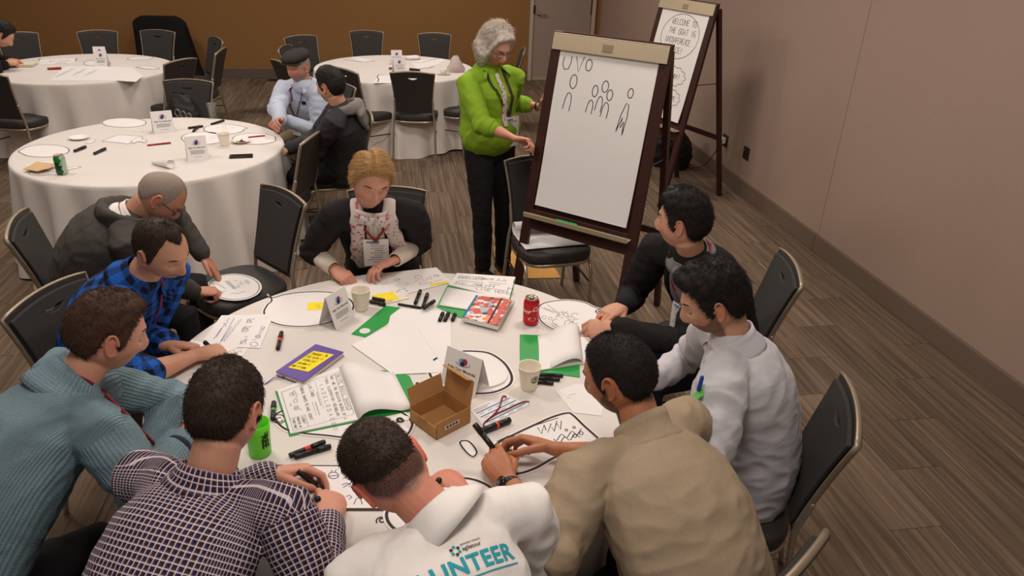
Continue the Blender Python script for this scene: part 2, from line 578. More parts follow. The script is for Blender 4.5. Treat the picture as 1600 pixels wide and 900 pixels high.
def make_chair():
    root = empty('banquet_chair')
    tilt = lambda p: V((p.x, p.y - .205 - (p.z - .47) * .24 - .10 * max(0, p.z - .47) ** 2 - .22 * (0.04 - p.x * p.x), p.z))
    N = 14
    zs = [.49 + (.885 - .49) * i / N for i in range(N + 1)]
    top = lambda x: .885 + .022 * (1 - (x / .22) ** 2)

    def outline(ins, zb, ti):
        L = [(-(back_half(z) - ins), max(z, zb)) for z in zs if z >= zb and z < .885 - ti]
        w = back_half(.885 - ti) - ins
        T = [(-w + 2 * w * i / 12, top(-w + 2 * w * i / 12) - ti) for i in range(13)]
        return L + T + [(-x, z) for x, z in L[::-1]]

    slot = [(-.055 + .11 * i / 8, .842) for i in range(9)] + [(.055 - .11 * i / 8, .842 - .020 * math.sin(PI * i / 8)) for i in range(1, 8)]
    # front panel is fabric, the rear shell is vinyl
    bm_obj(plate(outline(.016, .50, .018), [slot], .012, .026), 'back_pad', M['chair_grey'], root, tilt, bevel=.003)
    bm_obj(plate(outline(.004, .49, .004), [slot], -.010, .010), 'back_shell', M['chair_black'], root, tilt, bevel=.003)
    rim = outline(0, .50, 0)
    rim = [V((x, .004, z)) for x, z in rim]
    G().tube([tilt(p) for p in rim], [(.011, .0065)] * len(rim), side=(0, 1, 0), n=8).build('back_frame', M['bronze'], root, world=False)
    # seat cushion
    vs, fs = [], []
    nn = 40
    for sc, z in ((.90, .395), (.985, .40), (1.0, .415), (1.0, .445), (.975, .458), (.9, .466), (.6, .472), (.25, .474)):
        for k in range(nn):
            a = 2 * PI * k / nn
            c, s = math.cos(a), math.sin(a)
            e = .55
            x = math.copysign(abs(c) ** e, c) * (.225 + .01 * s)
            y = math.copysign(abs(s) ** e, s) * .225
            vs.append((x * sc, y * sc + .01, z))
    for i in range(7):
        for k in range(nn):
            fs.append((i * nn + k, i * nn + (k + 1) % nn, (i + 1) * nn + (k + 1) % nn, (i + 1) * nn + k))
    fs.append(tuple(range(nn - 1, -1, -1))); fs.append(tuple(range(7 * nn, 8 * nn)))
    G().add(vs, fs).build('seat', M['chair_black'], root, world=False)
    rail = []
    for k in range(25):
        a = 2 * PI * k / 24
        c, s = math.cos(a), math.sin(a)
        rail.append((math.copysign(abs(c) ** .55, c) * .215, math.copysign(abs(s) ** .55, s) * .218 + .01, .386))
    G().tube(rail, [(.008, .012)] * 25, n=8).build('seat_rail', M['chrome'], root, world=False)
    for s in (-1, 1):
        # front leg: bends out of the seat frame and drops to the floor
        G().tube([(s * .2, -.02, .382), (s * .205, .10, .384), (s * .207, .165, .372), (s * .210, .195, .335), (s * .212, .205, .25), (s * .215, .215, .004)],
                 [(.011, .011)] * 6, n=8).build('leg', M['chrome'], root, world=False)
        # rear leg runs down from the side of the back
        pts = [tilt(V((s * back_half(.62), 0, .62))), tilt(V((s * .186, 0, .50))), V((s * .2, -.215, .42)), V((s * .207, -.225, .30)), V((s * .214, -.275, .004))]
        G().tube(pts, [(.011, .011)] * 5, n=8).build('leg', M['chrome'], root, world=False)
        G().tube([(s * .208, .19, .24), (s * .208, -.02, .25), (s * .205, -.225, .26)], [.006], n=8).build('stretcher', M['dark_metal'], root, world=False)
    return root


CH_LIST = [
    # name key, back-top centre x, y, facing degrees, label
    (.24, 7.46, 83, 'empty black chair standing on the near side of the far round table, back to viewer'),
    (-.42, 7.60, 40, 'black chair left of the far round table, directly behind the man in dark hoodie'),
    (-.24, 10.31, -91, 'left one of two chairs against the brown wall behind the far right table'),
    (.62, 10.18, -92, 'right one of two chairs against the brown wall behind the far right table'),
    (1.60, 9.0, 172, 'chair peeking out right of the standing woman, near the grey door'),
    (.95, 7.77, 138, 'chair mostly hidden behind the standing woman in green'),
    (-1.02, 9.77, -57, 'tall backed chair behind the man in flat cap, nearest the brown wall'),
    (-1.12, 8.95, -12, 'middle one of three chairs crowded behind the man in flat cap'),
    (-1.06, 7.99, 31, 'dark chair with tilted top edge just left of the flat cap'),
    (-4.12, 9.67, -58, 'chair behind the far left table beside the half hidden person'),
    (-3.35, 9.94, -76, 'chair at the brown wall behind the folded cards on the far left table'),
    (-2.70, 10.05, -102, 'chair in front of the tall black covered stand at the brown wall'),
    (-1.92, 9.50, -150, 'farther of two side-on chairs right of the far left table'),
    (-1.72, 8.69, 176, 'nearer of two side-on chairs right of the far left table'),
    (-1.98, 8.01, 149, 'chair pulled up to the right side of the far left table, back turned'),
    (-1.70, 7.01, -97, 'chair with a black bag on it, facing the middle table'),
    (-3.42, 7.22, 76, 'chair cut by the left picture edge, before the far left table'),
    (-1.75, 3.62, 10, 'chair with tall charcoal back behind the bald man in grey hoodie'),
    (-1.34, 2.84, -20, 'chair whose pale rimmed back stands behind the man in blue flannel'),
    (-.56, 3.99, -142, 'turned chair whose seat carries an oval white drawing card'),
    (-.49, 5.16, 162, 'edge-on chair between the blonde woman and the middle table'),
    (.92, 4.60, -82, 'chair behind the near easel with a rolled flip chart sheet on it'),
    (1.435, 1.80, 155, 'empty black chair back at lower right, behind the man in striped shirt'),
    (.89, 1.165, 125, 'chair whose pale top rail shows at the bottom edge, behind the beige pullover'),
    (-.14, 5.80, 190, 'chair the man in dark hoodie sits on, at the middle table'),
    (-.42, 6.92, 228, 'chair under the man in flat cap at the middle table'),
    (-.02, 4.02, -93, 'chair the blonde woman with the scarf sits on'),
    (1.78, 2.86, 165, 'chair behind the young man in black cardigan'),
    (-.02, .72, 90, 'chair under the man in white volunteer shirt'),
    (-.86, .98, 62, 'chair under the man in purple checked shirt'),
    (-1.44, 1.44, 35, 'chair at lower left under the man in blue knit sweater'),
]
chair0 = make_chair()
for i, (bx, by, ang, lab) in enumerate(CH_LIST):
    c = chair0 if i == 0 else copy_tree(chair0)
    a = math.radians(ang)
    f = V((math.cos(a), math.sin(a), 0))
    c.location = V((bx, by, .004)) + f * .33
    c.rotation_euler = (0, 0, a - PI / 2)
    tag(c, lab, 'chair', 'black banquet chairs with metal rims')


# ---------------------------------------------------------------- easels
EASEL_S = 1.008


def easel(cx, cy, ang, lab):
    root = empty('flip_chart_easel', (cx, cy, 0), ang)
    tag(root, lab, 'easel', 'dark wooden flip chart easels')
    k = .195 / .96          # lean of the front frame (local +y is backwards)
    fy = lambda z: (z - .70) * k
    w = .335
    top = 1.70
    for s in (-1, 1):
        g = G()
        z0, z1 = .004, top
        a, b = V((s * (w + .02 - .0), fy(z0), z0)), V((s * (w - .005), fy(z1), z1))
        vs = []
        for p in (a, b):
            for dx, dy in ((-.03, -.014), (.03, -.014), (.03, .014), (-.03, .014)):
                vs.append((p.x + dx, p.y + dy, p.z))
        g.add(vs, [(3, 2, 1, 0), (4, 5, 6, 7), (0, 1, 5, 4), (1, 2, 6, 5), (2, 3, 7, 6), (3, 0, 4, 7)])
        g.build('front_leg', M['mahogany'], root, False, .004, world=False)
        g = G()
        a, b = V((s * .305, .60, .004)), V((s * .33, fy(1.66) + .04, 1.66))
        vs = []
        for p in (a, b):
            for dx, dy in ((-.018, -.02), (.018, -.02), (.018, .02), (-.018, .02)):
                vs.append((p.x + dx, p.y + dy, p.z))
        g.add(vs, [(3, 2, 1, 0), (4, 5, 6, 7), (0, 1, 5, 4), (1, 2, 6, 5), (2, 3, 7, 6), (3, 0, 4, 7)])
        g.build('rear_leg', M['mahogany'], root, False, .004, world=False)
    rot = Matrix.Rotation(-math.atan(k), 3, 'X')
    zc = (.70 + 1.60) / 2
    G().box((0, fy(zc) + .012, zc), (2 * w - .03, .010, .98), rot).build('back_board', M['mahogany'], root, False, .002, world=False)
    G().box((0, fy(.64), .64), (2 * w, .026, .12), rot).build('crossbar', M['mahogany'], root, False, .004, world=False)
    G().box((0, fy(1.67) + .01, 1.67), (2 * w + .02, .03, .06), rot).build('crossbar', M['mahogany'], root, False, .004, world=False)
    ry = .60 + (fy(1.66) + .04 - .60) * .34
    G().box((0, ry, .56), (.62, .02, .045)).build('rear_crossbar', M['mahogany'], root, False, .004, world=False)
    cl = G()
    cl.box((0, fy(1.645) - .022, 1.645), (2 * w + .03, .012, .085), rot)
    cl.box((0, fy(1.69) - .012, 1.688), (2 * w + .03, .03, .008), rot)
    cl.build('clamp_bar', M['alu'], root, False, .003, world=False)
    G().box((0, fy(1.645) - .030, 1.645), (.06, .004, .04), rot).build('clamp_plate', M['bronze'], root, False, .001, world=False)
    tr = G()
    tr.box((0, fy(.69) - .045, .672), (2 * w + .01, .062, .008), None)
    tr.box((0, fy(.69) - .075, .684), (2 * w + .01, .006, .028), None)
    tr.build('marker_tray', M['alu'], root, False, .002, world=False)
    for s in (-.2, .12):
        G().lathe([(.006, 0), (.006, .003), (.003, .004)], (s, fy(.69) - .045, .676), n=10).build('screw', M['dark_metal'], root, world=False)
    G().tube([(w - .01, fy(1.05) + .02, 1.05), (w - .01, .40, 1.05)], [.004], n=6).build('brace_chain', M['dark_metal'], root, world=False)
    return root, fy, rot


E1, E_fy, E_rot = easel(1.073, 3.982, math.radians(-42.9), 'near dark wooden easel beside the woman in green, showing small stick people')
E2, _, _ = easel(2.364, 6.43, math.radians(-70.2), 'farther dark wooden easel by the right wall, showing a welcome bubble')
# ---------------------------------------------------------------- people: tools
Z = V((0, 0, 1))


def evaluated(g, name, voxel, smooth, fac=.5):
    """unite overlapping closed shapes into one skin by voxel remeshing"""
    me = g.mesh(name, [])
    o = bpy.data.objects.new(name, me)
    COL.objects.link(o)
    r = o.modifiers.new('remesh', 'REMESH')
    r.mode = 'VOXEL'
    r.voxel_size = voxel
    r.use_smooth_shade = True
    if smooth:
        s = o.modifiers.new('smooth', 'SMOOTH')
        s.iterations = smooth
        s.factor = fac
    dg = bpy.context.evaluated_depsgraph_get()
    out = bpy.data.meshes.new_from_object(o.evaluated_get(dg))
    bpy.data.objects.remove(o)
    bpy.data.meshes.remove(me)
    return out


def arr(me):
    a = np.empty(len(me.vertices) * 3)
    me.vertices.foreach_get('co', a)
    return a.reshape(-1, 3)


def normals(me):
    a = np.empty(len(me.vertices) * 3)
    me.vertices.foreach_get('normal', a)
    return a.reshape(-1, 3)


def setco(me, a):
    me.vertices.foreach_set('co', np.ascontiguousarray(a).ravel())
    me.update()


def mesh_to_g(g, me, mi=0):
    vs = arr(me)
    o = len(g.v)
    g.v += [tuple(p) for p in vs]
    for p in me.polygons:
        g.f.append(tuple(i + o for i in p.vertices))
        g.m.append(mi)


def sstep(a, b, x):
    t = np.clip((x - a) / (b - a), 0, 1)
    return t * t * (3 - 2 * t)


def vnoise(P, scale, seed=0.0):
    return np.array([noise.noise(V((p[0] * scale + seed, p[1] * scale - seed, p[2] * scale + 2 * seed))) for p in P])


def skin_mat(name, base, lip, stub, blush, scalp, rough=.5):
    m, nt, b, N, L = node_mat(name)
    at = N.new('ShaderNodeAttribute'); at.attribute_name = 'tone'
    sp = N.new('ShaderNodeSeparateColor'); L(at.outputs['Color'], sp.inputs[0])
    tc = N.new('ShaderNodeTexCoord')
    n = N.new('ShaderNodeTexNoise'); n.inputs['Scale'].default_value = 35; n.inputs['Detail'].default_value = 4
    L(tc.outputs['Object'], n.inputs['Vector'])

    def mix(f, a, bc):
        mx = N.new('ShaderNodeMix'); mx.data_type = 'RGBA'
        L(f, mx.inputs['Factor'])
        if isinstance(a, tuple): mx.inputs['A'].default_value = a
        else: L(a, mx.inputs['A'])
        mx.inputs['B'].default_value = bc
        return mx.outputs['Result']

    c0 = srgb(*base)
    c = mix(n.outputs['Fac'], tuple(v * .90 for v in c0[:3]) + (1,), tuple(min(1, v * 1.10) for v in c0[:3]) + (1,))
    c = mix(sp.outputs[2], c, srgb(*blush))
    c = mix(sp.outputs[0], c, srgb(*lip))
    sn = N.new('ShaderNodeTexNoise'); sn.inputs['Scale'].default_value = 420; sn.inputs['Detail'].default_value = 2
    L(tc.outputs['Object'], sn.inputs['Vector'])
    smr = N.new('ShaderNodeMapRange'); smr.inputs['From Min'].default_value = .3; smr.inputs['From Max'].default_value = .7
    smr.inputs['To Min'].default_value = .65; smr.inputs['To Max'].default_value = 1.1
    L(sn.outputs['Fac'], smr.inputs['Value'])
    for sock, colr in ((sp.outputs[1], stub), (at.outputs['Alpha'], scalp)):
        mu = N.new('ShaderNodeMath'); mu.operation = 'MULTIPLY'; mu.use_clamp = True
        L(sock, mu.inputs[0]); L(smr.outputs[0], mu.inputs[1])
        c = mix(mu.outputs[0], c, srgb(*colr))
    L(c, b.inputs['Base Color'])
    b.inputs['Roughness'].default_value = rough
    b.inputs['Specular IOR Level'].default_value = .35
    b.inputs['Subsurface Weight'].default_value = .12
    b.inputs['Subsurface Radius'].default_value = (.012, .005, .003)
    b.inputs['Subsurface Scale'].default_value = .6
    n2 = N.new('ShaderNodeTexNoise'); n2.inputs['Scale'].default_value = 260
    L(tc.outputs['Object'], n2.inputs['Vector'])
    bp = N.new('ShaderNodeBump'); bp.inputs['Strength'].default_value = .12; bp.inputs['Distance'].default_value = .001
    L(n2.outputs['Fac'], bp.inputs['Height']); L(bp.outputs['Normal'], b.inputs['Normal'])
    return m


def hair_mat(name, c1, c2, scale=120, rough=.5):
    m, nt, b, N, L = node_mat(name)
    tc = N.new('ShaderNodeTexCoord')
    n = N.new('ShaderNodeTexNoise'); n.inputs['Scale'].default_value = scale; n.inputs['Detail'].default_value = 3
    L(tc.outputs['Object'], n.inputs['Vector'])
    mx = N.new('ShaderNodeMix'); mx.data_type = 'RGBA'
    mx.inputs['A'].default_value = srgb(*c1); mx.inputs['B'].default_value = srgb(*c2)
    L(n.outputs['Fac'], mx.inputs['Factor']); L(mx.outputs['Result'], b.inputs['Base Color'])
    b.inputs['Roughness'].default_value = .62
    b.inputs['Specular IOR Level'].default_value = .22
    bp = N.new('ShaderNodeBump'); bp.inputs['Strength'].default_value = .5; bp.inputs['Distance'].default_value = .002
    L(n.outputs['Fac'], bp.inputs['Height']); L(bp.outputs['Normal'], b.inputs['Normal'])
    return m


# ---- fabrics work on the garment's own u (around) / v (along) coordinates in metres
def fabric_base(name, rough=.85):
    m, nt, b, N, L = node_mat(name)
    uv = N.new('ShaderNodeUVMap'); uv.uv_map = 'cloth'
    sx = N.new('ShaderNodeSeparateXYZ'); L(uv.outputs[0], sx.inputs[0])
    b.inputs['Roughness'].default_value = rough
    b.inputs['Specular IOR Level'].default_value = .2
    return m, nt, b, N, L, sx, uv


def stripe(N, L, sock, period, width, off=0.0):
    """1 inside a stripe of the given width (share of the period)"""
    d = N.new('ShaderNodeMath'); d.operation = 'DIVIDE'; d.inputs[1].default_value = period
    L(sock, d.inputs[0])
    a = N.new('ShaderNodeMath'); a.operation = 'ADD'; a.inputs[1].default_value = 50 + off
    L(d.outputs[0], a.inputs[0])
    f = N.new('ShaderNodeMath'); f.operation = 'FRACT'; L(a.outputs[0], f.inputs[0])
    c = N.new('ShaderNodeMath'); c.operation = 'LESS_THAN'; c.inputs[1].default_value = width
    L(f.outputs[0], c.inputs[0])
    return c.outputs[0]


def fmix(N, L, f, a, b2, mode='MIX'):
    mx = N.new('ShaderNodeMix'); mx.data_type = 'RGBA'; mx.blend_type = mode
    if isinstance(f, float): mx.inputs['Factor'].default_value = f
    else: L(f, mx.inputs['Factor'])
    for k, s in (('A', a), ('B', b2)):
        if isinstance(s, tuple): mx.inputs[k].default_value = s
        else: L(s, mx.inputs[k])
    return mx.outputs['Result']


def op(N, L, kind, a, b2):
    n = N.new('ShaderNodeMath'); n.operation = kind
    for i, s in enumerate((a, b2)):
        if isinstance(s, (int, float)): n.inputs[i].default_value = s
        else: L(s, n.inputs[i])
    return n.outputs[0]


def weave_bump(N, L, b, uv, scale=900, strength=.2, extra=None, dist=.002):
    n = N.new('ShaderNodeTexNoise'); n.inputs['Scale'].default_value = scale
    L(uv.outputs[0], n.inputs['Vector'])
    bp = N.new('ShaderNodeBump'); bp.inputs['Strength'].default_value = strength; bp.inputs['Distance'].default_value = dist
    h = n.outputs['Fac']
    if extra is not None: h = op(N, L, 'ADD', h, extra)
    L(h, bp.inputs['Height']); L(bp.outputs['Normal'], b.inputs['Normal'])


def plain_fabric(name, c1, c2=None, scale=300, strength=.25, rough=.88):
    m, nt, b, N, L, sx, uv = fabric_base(name, rough)
    n = N.new('ShaderNodeTexNoise'); n.inputs['Scale'].default_value = scale; n.inputs['Detail'].default_value = 3
    L(uv.outputs[0], n.inputs['Vector'])
    L(fmix(N, L, n.outputs['Fac'], srgb(*c1), srgb(*(c2 or c1))), b.inputs['Base Color'])
    weave_bump(N, L, b, uv, scale * 2.5, strength)
    return m


def check_fabric(name):
    """dark squares with a paler inner corner line on a white grid"""
    m, nt, b, N, L, sx, uv = fabric_base(name)
    P = .0132
    gu, gv = stripe(N, L, sx.outputs[0], P, .2), stripe(N, L, sx.outputs[1], P, .2)
    grid = op(N, L, 'MAXIMUM', gu, gv)
    both = op(N, L, 'MULTIPLY', gu, gv)
    iu = op(N, L, 'MULTIPLY', stripe(N, L, sx.outputs[0], P, .06, -.30), 1.0)
    iv = stripe(N, L, sx.outputs[1], P, .06, -.30)
    c = fmix(N, L, stripe(N, L, sx.outputs[0], P * 2, .5), srgb(52, 30, 40), srgb(40, 32, 62))
    c = fmix(N, L, op(N, L, 'MULTIPLY', op(N, L, 'MAXIMUM', iu, iv), .35), c, srgb(150, 120, 140))
    c = fmix(N, L, op(N, L, 'ADD', op(N, L, 'MULTIPLY', grid, .78), op(N, L, 'MULTIPLY', both, .22)), c, srgb(214, 200, 204))
    L(c, b.inputs['Base Color'])
    weave_bump(N, L, b, uv)
    return m


def plaid_fabric(name):
    m, nt, b, N, L, sx, uv = fabric_base(name)
    P = .062
    u, v = stripe(N, L, sx.outputs[0], P, .5), stripe(N, L, sx.outputs[1], P, .5)
    u2, v2 = stripe(N, L, sx.outputs[0], P, .12, -.2), stripe(N, L, sx.outputs[1], P, .12, -.2)
    s = op(N, L, 'MULTIPLY', op(N, L, 'ADD', u, v), .5)
    c = fmix(N, L, s, srgb(30, 88, 176), srgb(14, 20, 36))
    c = fmix(N, L, op(N, L, 'MULTIPLY', op(N, L, 'MAXIMUM', u2, v2), .25), c, srgb(12, 24, 70))
    L(c, b.inputs['Base Color'])
    weave_bump(N, L, b, uv)
    return m


def fine_stripe_fabric(name, c1, c2, period=.004, width=.35):
    m, nt, b, N, L, sx, uv = fabric_base(name, .8)
    L(fmix(N, L, stripe(N, L, sx.outputs[0], period, width), srgb(*c1), srgb(*c2)), b.inputs['Base Color'])
    weave_bump(N, L, b, uv, 700, .15)
    return m


def knit_fabric(name, c1, c2):
    m, nt, b, N, L, sx, uv = fabric_base(name, .95)
    w = N.new('ShaderNodeTexWave'); w.inputs['Scale'].default_value = 34; w.inputs['Distortion'].default_value = .4
    w.inputs['Detail'].default_value = 1
    L(uv.outputs[0], w.inputs['Vector'])
    deep = stripe(N, L, sx.outputs[0], .052, .10)
    row = N.new('ShaderNodeTexWave'); row.bands_direction = 'Y'; row.inputs['Scale'].default_value = 62
    L(uv.outputs[0], row.inputs['Vector'])
    h = op(N, L, 'ADD', op(N, L, 'MULTIPLY', w.outputs['Fac'], .8), op(N, L, 'MULTIPLY', row.outputs['Fac'], .3))
    h = op(N, L, 'SUBTRACT', h, op(N, L, 'MULTIPLY', deep, 1.1))
    n = N.new('ShaderNodeTexNoise'); n.inputs['Scale'].default_value = 160
    L(uv.outputs[0], n.inputs['Vector'])
    c = fmix(N, L, n.outputs['Fac'], srgb(*c1), srgb(*c2))
    L(c, b.inputs['Base Color'])
    weave_bump(N, L, b, uv, 900, .9, h, .005)
    return m


# ---- heads
def head_points(NU=96, NV=72, jaw=1.0, nose=1.0, wide=1.0):
    th = np.linspace(0.0, PI, NV)[:, None]
    al = np.linspace(0, 2 * PI, NU, endpoint=False)[None, :]
    nx = np.sin(th) * np.sin(al); ny = np.sin(th) * np.cos(al); nz = np.cos(th) * np.ones_like(al)
    x, y, z = .0765 * wide * nx, .0985 * ny, .1180 * nz
    zz = nz
    low = np.clip(-zz, 0, 1)
    front = sstep(-.2, .6, ny)
    # squarer skull seen from above, jaw narrows downwards
    x = x * (1 - .20 * low ** 1.6 / jaw)
    x = x * (1 + .05 * np.exp(-((z + .055) / .03) ** 2) * jaw)
    y = y * (1 - (1 - front) * .50 * sstep(.15, .9, low)) - .004 * low
    y = y + np.where(ny < 0, -.010 * np.exp(-((z - .035) / .05) ** 2) * (-ny), 0)       # occiput
    e = lambda cx, cz, sx, sz: np.exp(-((x - cx) / sx) ** 2 - ((z - cz) / sz) ** 2) * (ny > -.1)
    y = y + .010 * e(0, -.100, .028, .020)                                               # chin
    y = y + .004 * (e(-.030, .024, .022, .010) + e(.030, .024, .022, .010) + e(0, .026, .02, .012))   # brow
    y = y - .010 * (e(-.032, .001, .017, .013) + e(.032, .001, .017, .013))               # eye sockets
    y = y + .004 * (e(-.043, -.030, .020, .018) + e(.043, -.030, .020, .018))             # cheek bones
    y = y - .005 * (e(-.040, -.068, .016, .022) + e(.040, -.068, .016, .022))
    # nose
    t = np.clip((.018 - z) / .062, 0, 1)
    ridge = np.where((z < .02) & (z > -.062), np.sin(np.clip(t, 0, 1) ** 1.25 * PI * .62) ** 1.2, 0)
    ridge = ridge * sstep(-.060, -.047, z)
    sg = .0075 + .0065 * t
    y = y + .026 * nose * ridge * np.exp(-(x / sg) ** 2) * (ny > 0)
    y = y + .006 * nose * (e(-.013, -.043, .006, .007) + e(.013, -.043, .006, .007))
    # mouth
    y = y + .005 * e(0, -.070, .030, .016)
    y = y + .0040 * (e(0, -.0655, .020, .0045) + e(0, -.0785, .018, .0050))
    y = y - .0040 * e(0, -.0722, .024, .0026)
    P = np.stack([x, y, z], -1).reshape(-1, 3)
    fs = []
    for i in range(NV - 1):
        for k in range(NU):
            fs.append((i * NU + k, i * NU + (k + 1) % NU, (i + 1) * NU + (k + 1) % NU, (i + 1) * NU + k)[::-1])
    return P, fs, (NV, NU)


def ear_geo(s):
    """ear in head coordinates, s = +1 right"""
    g = G()
    rim = []
    for k in range(13):
        a = math.radians(-120 + 300 * k / 12)
        rim.append(V((s * (.079 + .006 * math.sin(a * .5 + .6)), -.004 - .016 * math.cos(a) - .004 * math.sin(a), -.004 + .031 * math.sin(a) - (.004 if math.sin(a) < -.5 else 0))))
    g.tube(rim, [.0042] * 13, n=8)
    g.tube([V((s * .072, -.002, .018)), V((s * .077, -.008, .004)), V((s * .075, -.004, -.020)), V((s * .073, .002, -.030))], [(.006, .014), (.006, .016), (.007, .013), (.006, .008)], side=(1, 0, 0), n=10)
    return g


HAIRLINES = {   # azimuth from the face (degrees) -> lower edge of the hair in head coordinates
    'short': [(0, .078), (25, .076), (42, .066), (55, .040), (66, -.002), (76, -.024), (84, -.008), (93, .030), (108, .022), (118, -.028), (140, -.060), (180, -.075)],
    'receding': [(0, .080), (18, .092), (36, .100), (52, .070), (64, .020), (74, -.026), (84, -.006), (93, .030), (108, .022), (118, -.028), (140, -.060), (180, -.075)],
    'fade': [(0, .078), (25, .076), (42, .068), (55, .052), (66, .040), (76, .034), (93, .036), (108, .030), (130, .014), (150, -.004), (180, -.012)],
    'bob': [(0, .078), (20, .074), (38, .056), (52, .012), (60, -.050), (66, -.100), (80, -.112), (180, -.118)],
    'pulled': [(0, .080), (25, .074), (42, .058), (58, .028), (70, -.004), (84, -.012), (95, -.018), (112, -.040), (140, -.075), (180, -.090)],
    'high': [(0, .072), (25, .068), (42, .058), (55, .034), (66, .000), (76, -.026), (84, -.010), (93, .026), (108, .018), (118, -.034), (140, -.068), (180, -.082)],
}


def hair_mask(P, style, soft=.012):
    x, y, z = P[:, 0], P[:, 1], P[:, 2]
    az = np.degrees(np.arctan2(np.abs(x), y))
    hl = HAIRLINES[style]
    hb = np.interp(az, [a for a, b in hl], [b for a, b in hl])
    return sstep(-soft, soft, z - hb)


def build_hair(P, F, shape, style, thick, topx=0.0, seed=0.0, fade=0.0, quiff=0.0, crown=0.0, bob=0.0, sweep=0.0, part=0.0, soft=.012):
    """hair shell grown outwards from the scalp"""
    m = hair_mask(P, style, soft)
    if soft > .02: m = m * np.clip(.75 + .5 * vnoise(P, 70, seed + 9), 0, 1) ** (1 - m)
    me = bpy.data.meshes.new('tmp'); me.from_pydata([tuple(p) for p in P], [], F); me.update()
    n = normals(me).copy(); bpy.data.meshes.remove(me)
    n = n * np.where((n * P).sum(1) < 0, -1, 1)[:, None]
    z, y = P[:, 2], P[:, 1]
    side = sstep(-.06, .06, z)
    t = thick * (1 - fade * (1 - side)) + topx * sstep(.03, .10, z)
    t = t + quiff * sstep(.04, .09, z) * sstep(.0, .08, y)
    t = t * (1 - crown * np.exp(-((y + .03) / .045) ** 2 - (P[:, 0] / .045) ** 2) * (z > .04))
    t = t + bob * sstep(.05, -.04, z) * sstep(.07, .0, y) + sweep * np.exp(-((z - .055) / .03) ** 2) * sstep(.03, .08, y)
    if part:
        t = t * (1 - .85 * np.exp(-((P[:, 0] - part) / .006) ** 2) * sstep(.03, .06, z))
    nz1 = vnoise(P, 45, seed); nz2 = vnoise(P, 120, seed + 3)
    Q = P + n * (m * t * (1 + .22 * nz1 + .10 * nz2) - .0022 * (1 - m))[:, None]
    keep = [f[::-1] for f in F if max(m[i] for i in f) > .03]
    g = G(); g.add([tuple(p) for p in Q], keep)
    return g, Q, n, m * t


def two_bone(S, W, L1, L2, pole):
    d = W - S
    D = d.length
    if D > (L1 + L2) * .985:
        print('   reach', round(D, 3))
        k = D / ((L1 + L2) * .985)
        L1, L2 = L1 * k, L2 * k
    a = math.acos(max(-1, min(1, (L1 * L1 + D * D - L2 * L2) / (2 * L1 * D))))
    u = d.normalized()
    p = (pole - u * pole.dot(u)).normalized()
    return S + u * (L1 * math.cos(a)) + p * (L1 * math.sin(a))


def hand_geo(g, W, d, n, right, pose, k=1.0):
    """palm, four fingers and thumb; W wrist, d towards fingers, n palm normal. Returns grip and web points"""
    d = d.normalized(); n = (n - d * n.dot(d)).normalized()
    s = d.cross(n) * (1 if right else -1)            # towards the thumb
    T = lambda a, b, c: W + (d * a + s * b + n * c) * k
    g.tube([T(-.012, 0, 0), T(.018, 0, 0), T(.045, -.001, .001), T(.072, -.001, .002), T(.092, -.001, .003)],
           [(.026 * k, .020 * k), (.031 * k, .019 * k), (.040 * k, .018 * k), (.042 * k, .0155 * k), (.036 * k, .012 * k)], side=s, n=14)
    curls = {'relax': ((22, 32, 22), (26, 36, 24), (30, 40, 26), (34, 42, 28)),
             'flat': ((8, 10, 6), (8, 12, 8), (10, 14, 8), (12, 16, 10)),
             'write': ((52, 48, 20), (60, 60, 34), (68, 74, 44), (74, 80, 46)),
             'hold': ((34, 38, 20), (38, 44, 26), (44, 50, 30), (50, 54, 32)),
             'fist': ((70, 82, 52), (74, 86, 54), (76, 88, 54), (78, 88, 54)),
             'point': ((16, 22, 12), (46, 66, 44), (56, 74, 48), (60, 76, 48)),
             'grip': ((50, 60, 40), (54, 64, 42), (56, 66, 44), (58, 66, 44))}[pose]
    lens = ((.043, .026, .020), (.047, .030, .021), (.044, .028, .021), (.035, .021, .018))
    offs = (.0285, .0095, -.0105, -.0290)
    fwd = (.088, .092, .089, .081)
    rad = (.0094, .0096, .0092, .0082)
    tips = []
    for i in range(4):
        p = T(fwd[i], offs[i], .003)
        spread = (offs[i] * 1.6) if pose in ('flat', 'relax', 'point') else offs[i] * .3
        ax = (d + s * spread).normalized()
        pts = [T(fwd[i] - .03, offs[i] * .85, .002), p]
        a = 0
        for j in range(3):
            a += math.radians(curls[i][j])
            p = p + (ax * math.cos(a) + n * math.sin(a)) * lens[i][j] * k
            pts.append(p)
        r = rad[i] * k
        g.tube(pts, [r * 1.0, r * 1.1, r * 1.0, r * .92, r * .78], side=s, n=9)
        tips.append(p)
    b = T(.022, .022, .006)
    if pose in ('write', 'grip', 'hold'):
        q1 = T(.052, .044, .026); q2 = T(.082, .040, .046); q3 = T(.104, .030, .056)
    elif pose == 'fist':
        q1 = T(.055, .040, .026); q2 = T(.078, .026, .044); q3 = T(.084, .004, .050)
    elif pose == 'flat':
        q1 = T(.045, .050, .006); q2 = T(.070, .066, .010); q3 = T(.092, .074, .012)
    else:
        q1 = T(.050, .046, .016); q2 = T(.078, .052, .026); q3 = T(.102, .048, .034)
    g.tube([b, q1, q2, q3], [.0150 * k, .0118 * k, .0100 * k, .0080 * k], n=9)
    return (tips[0] + q3) * .5, T(.060, .036, -.006)


EYE_WHITE = mat('eye_white', (225, 215, 208), .25)
IRIS = mat('dark_iris', (44, 32, 26), .2)
PEOPLE = {}


def seg_param(P, A, B):
    A, B = np.array(A), np.array(B)
    d = B - A
    L2 = d @ d
    t = np.clip(((P - A) @ d) / L2, 0, 1)
    C = A + t[:, None] * d
    return t, np.linalg.norm(P - C, axis=1), np.sqrt(L2)


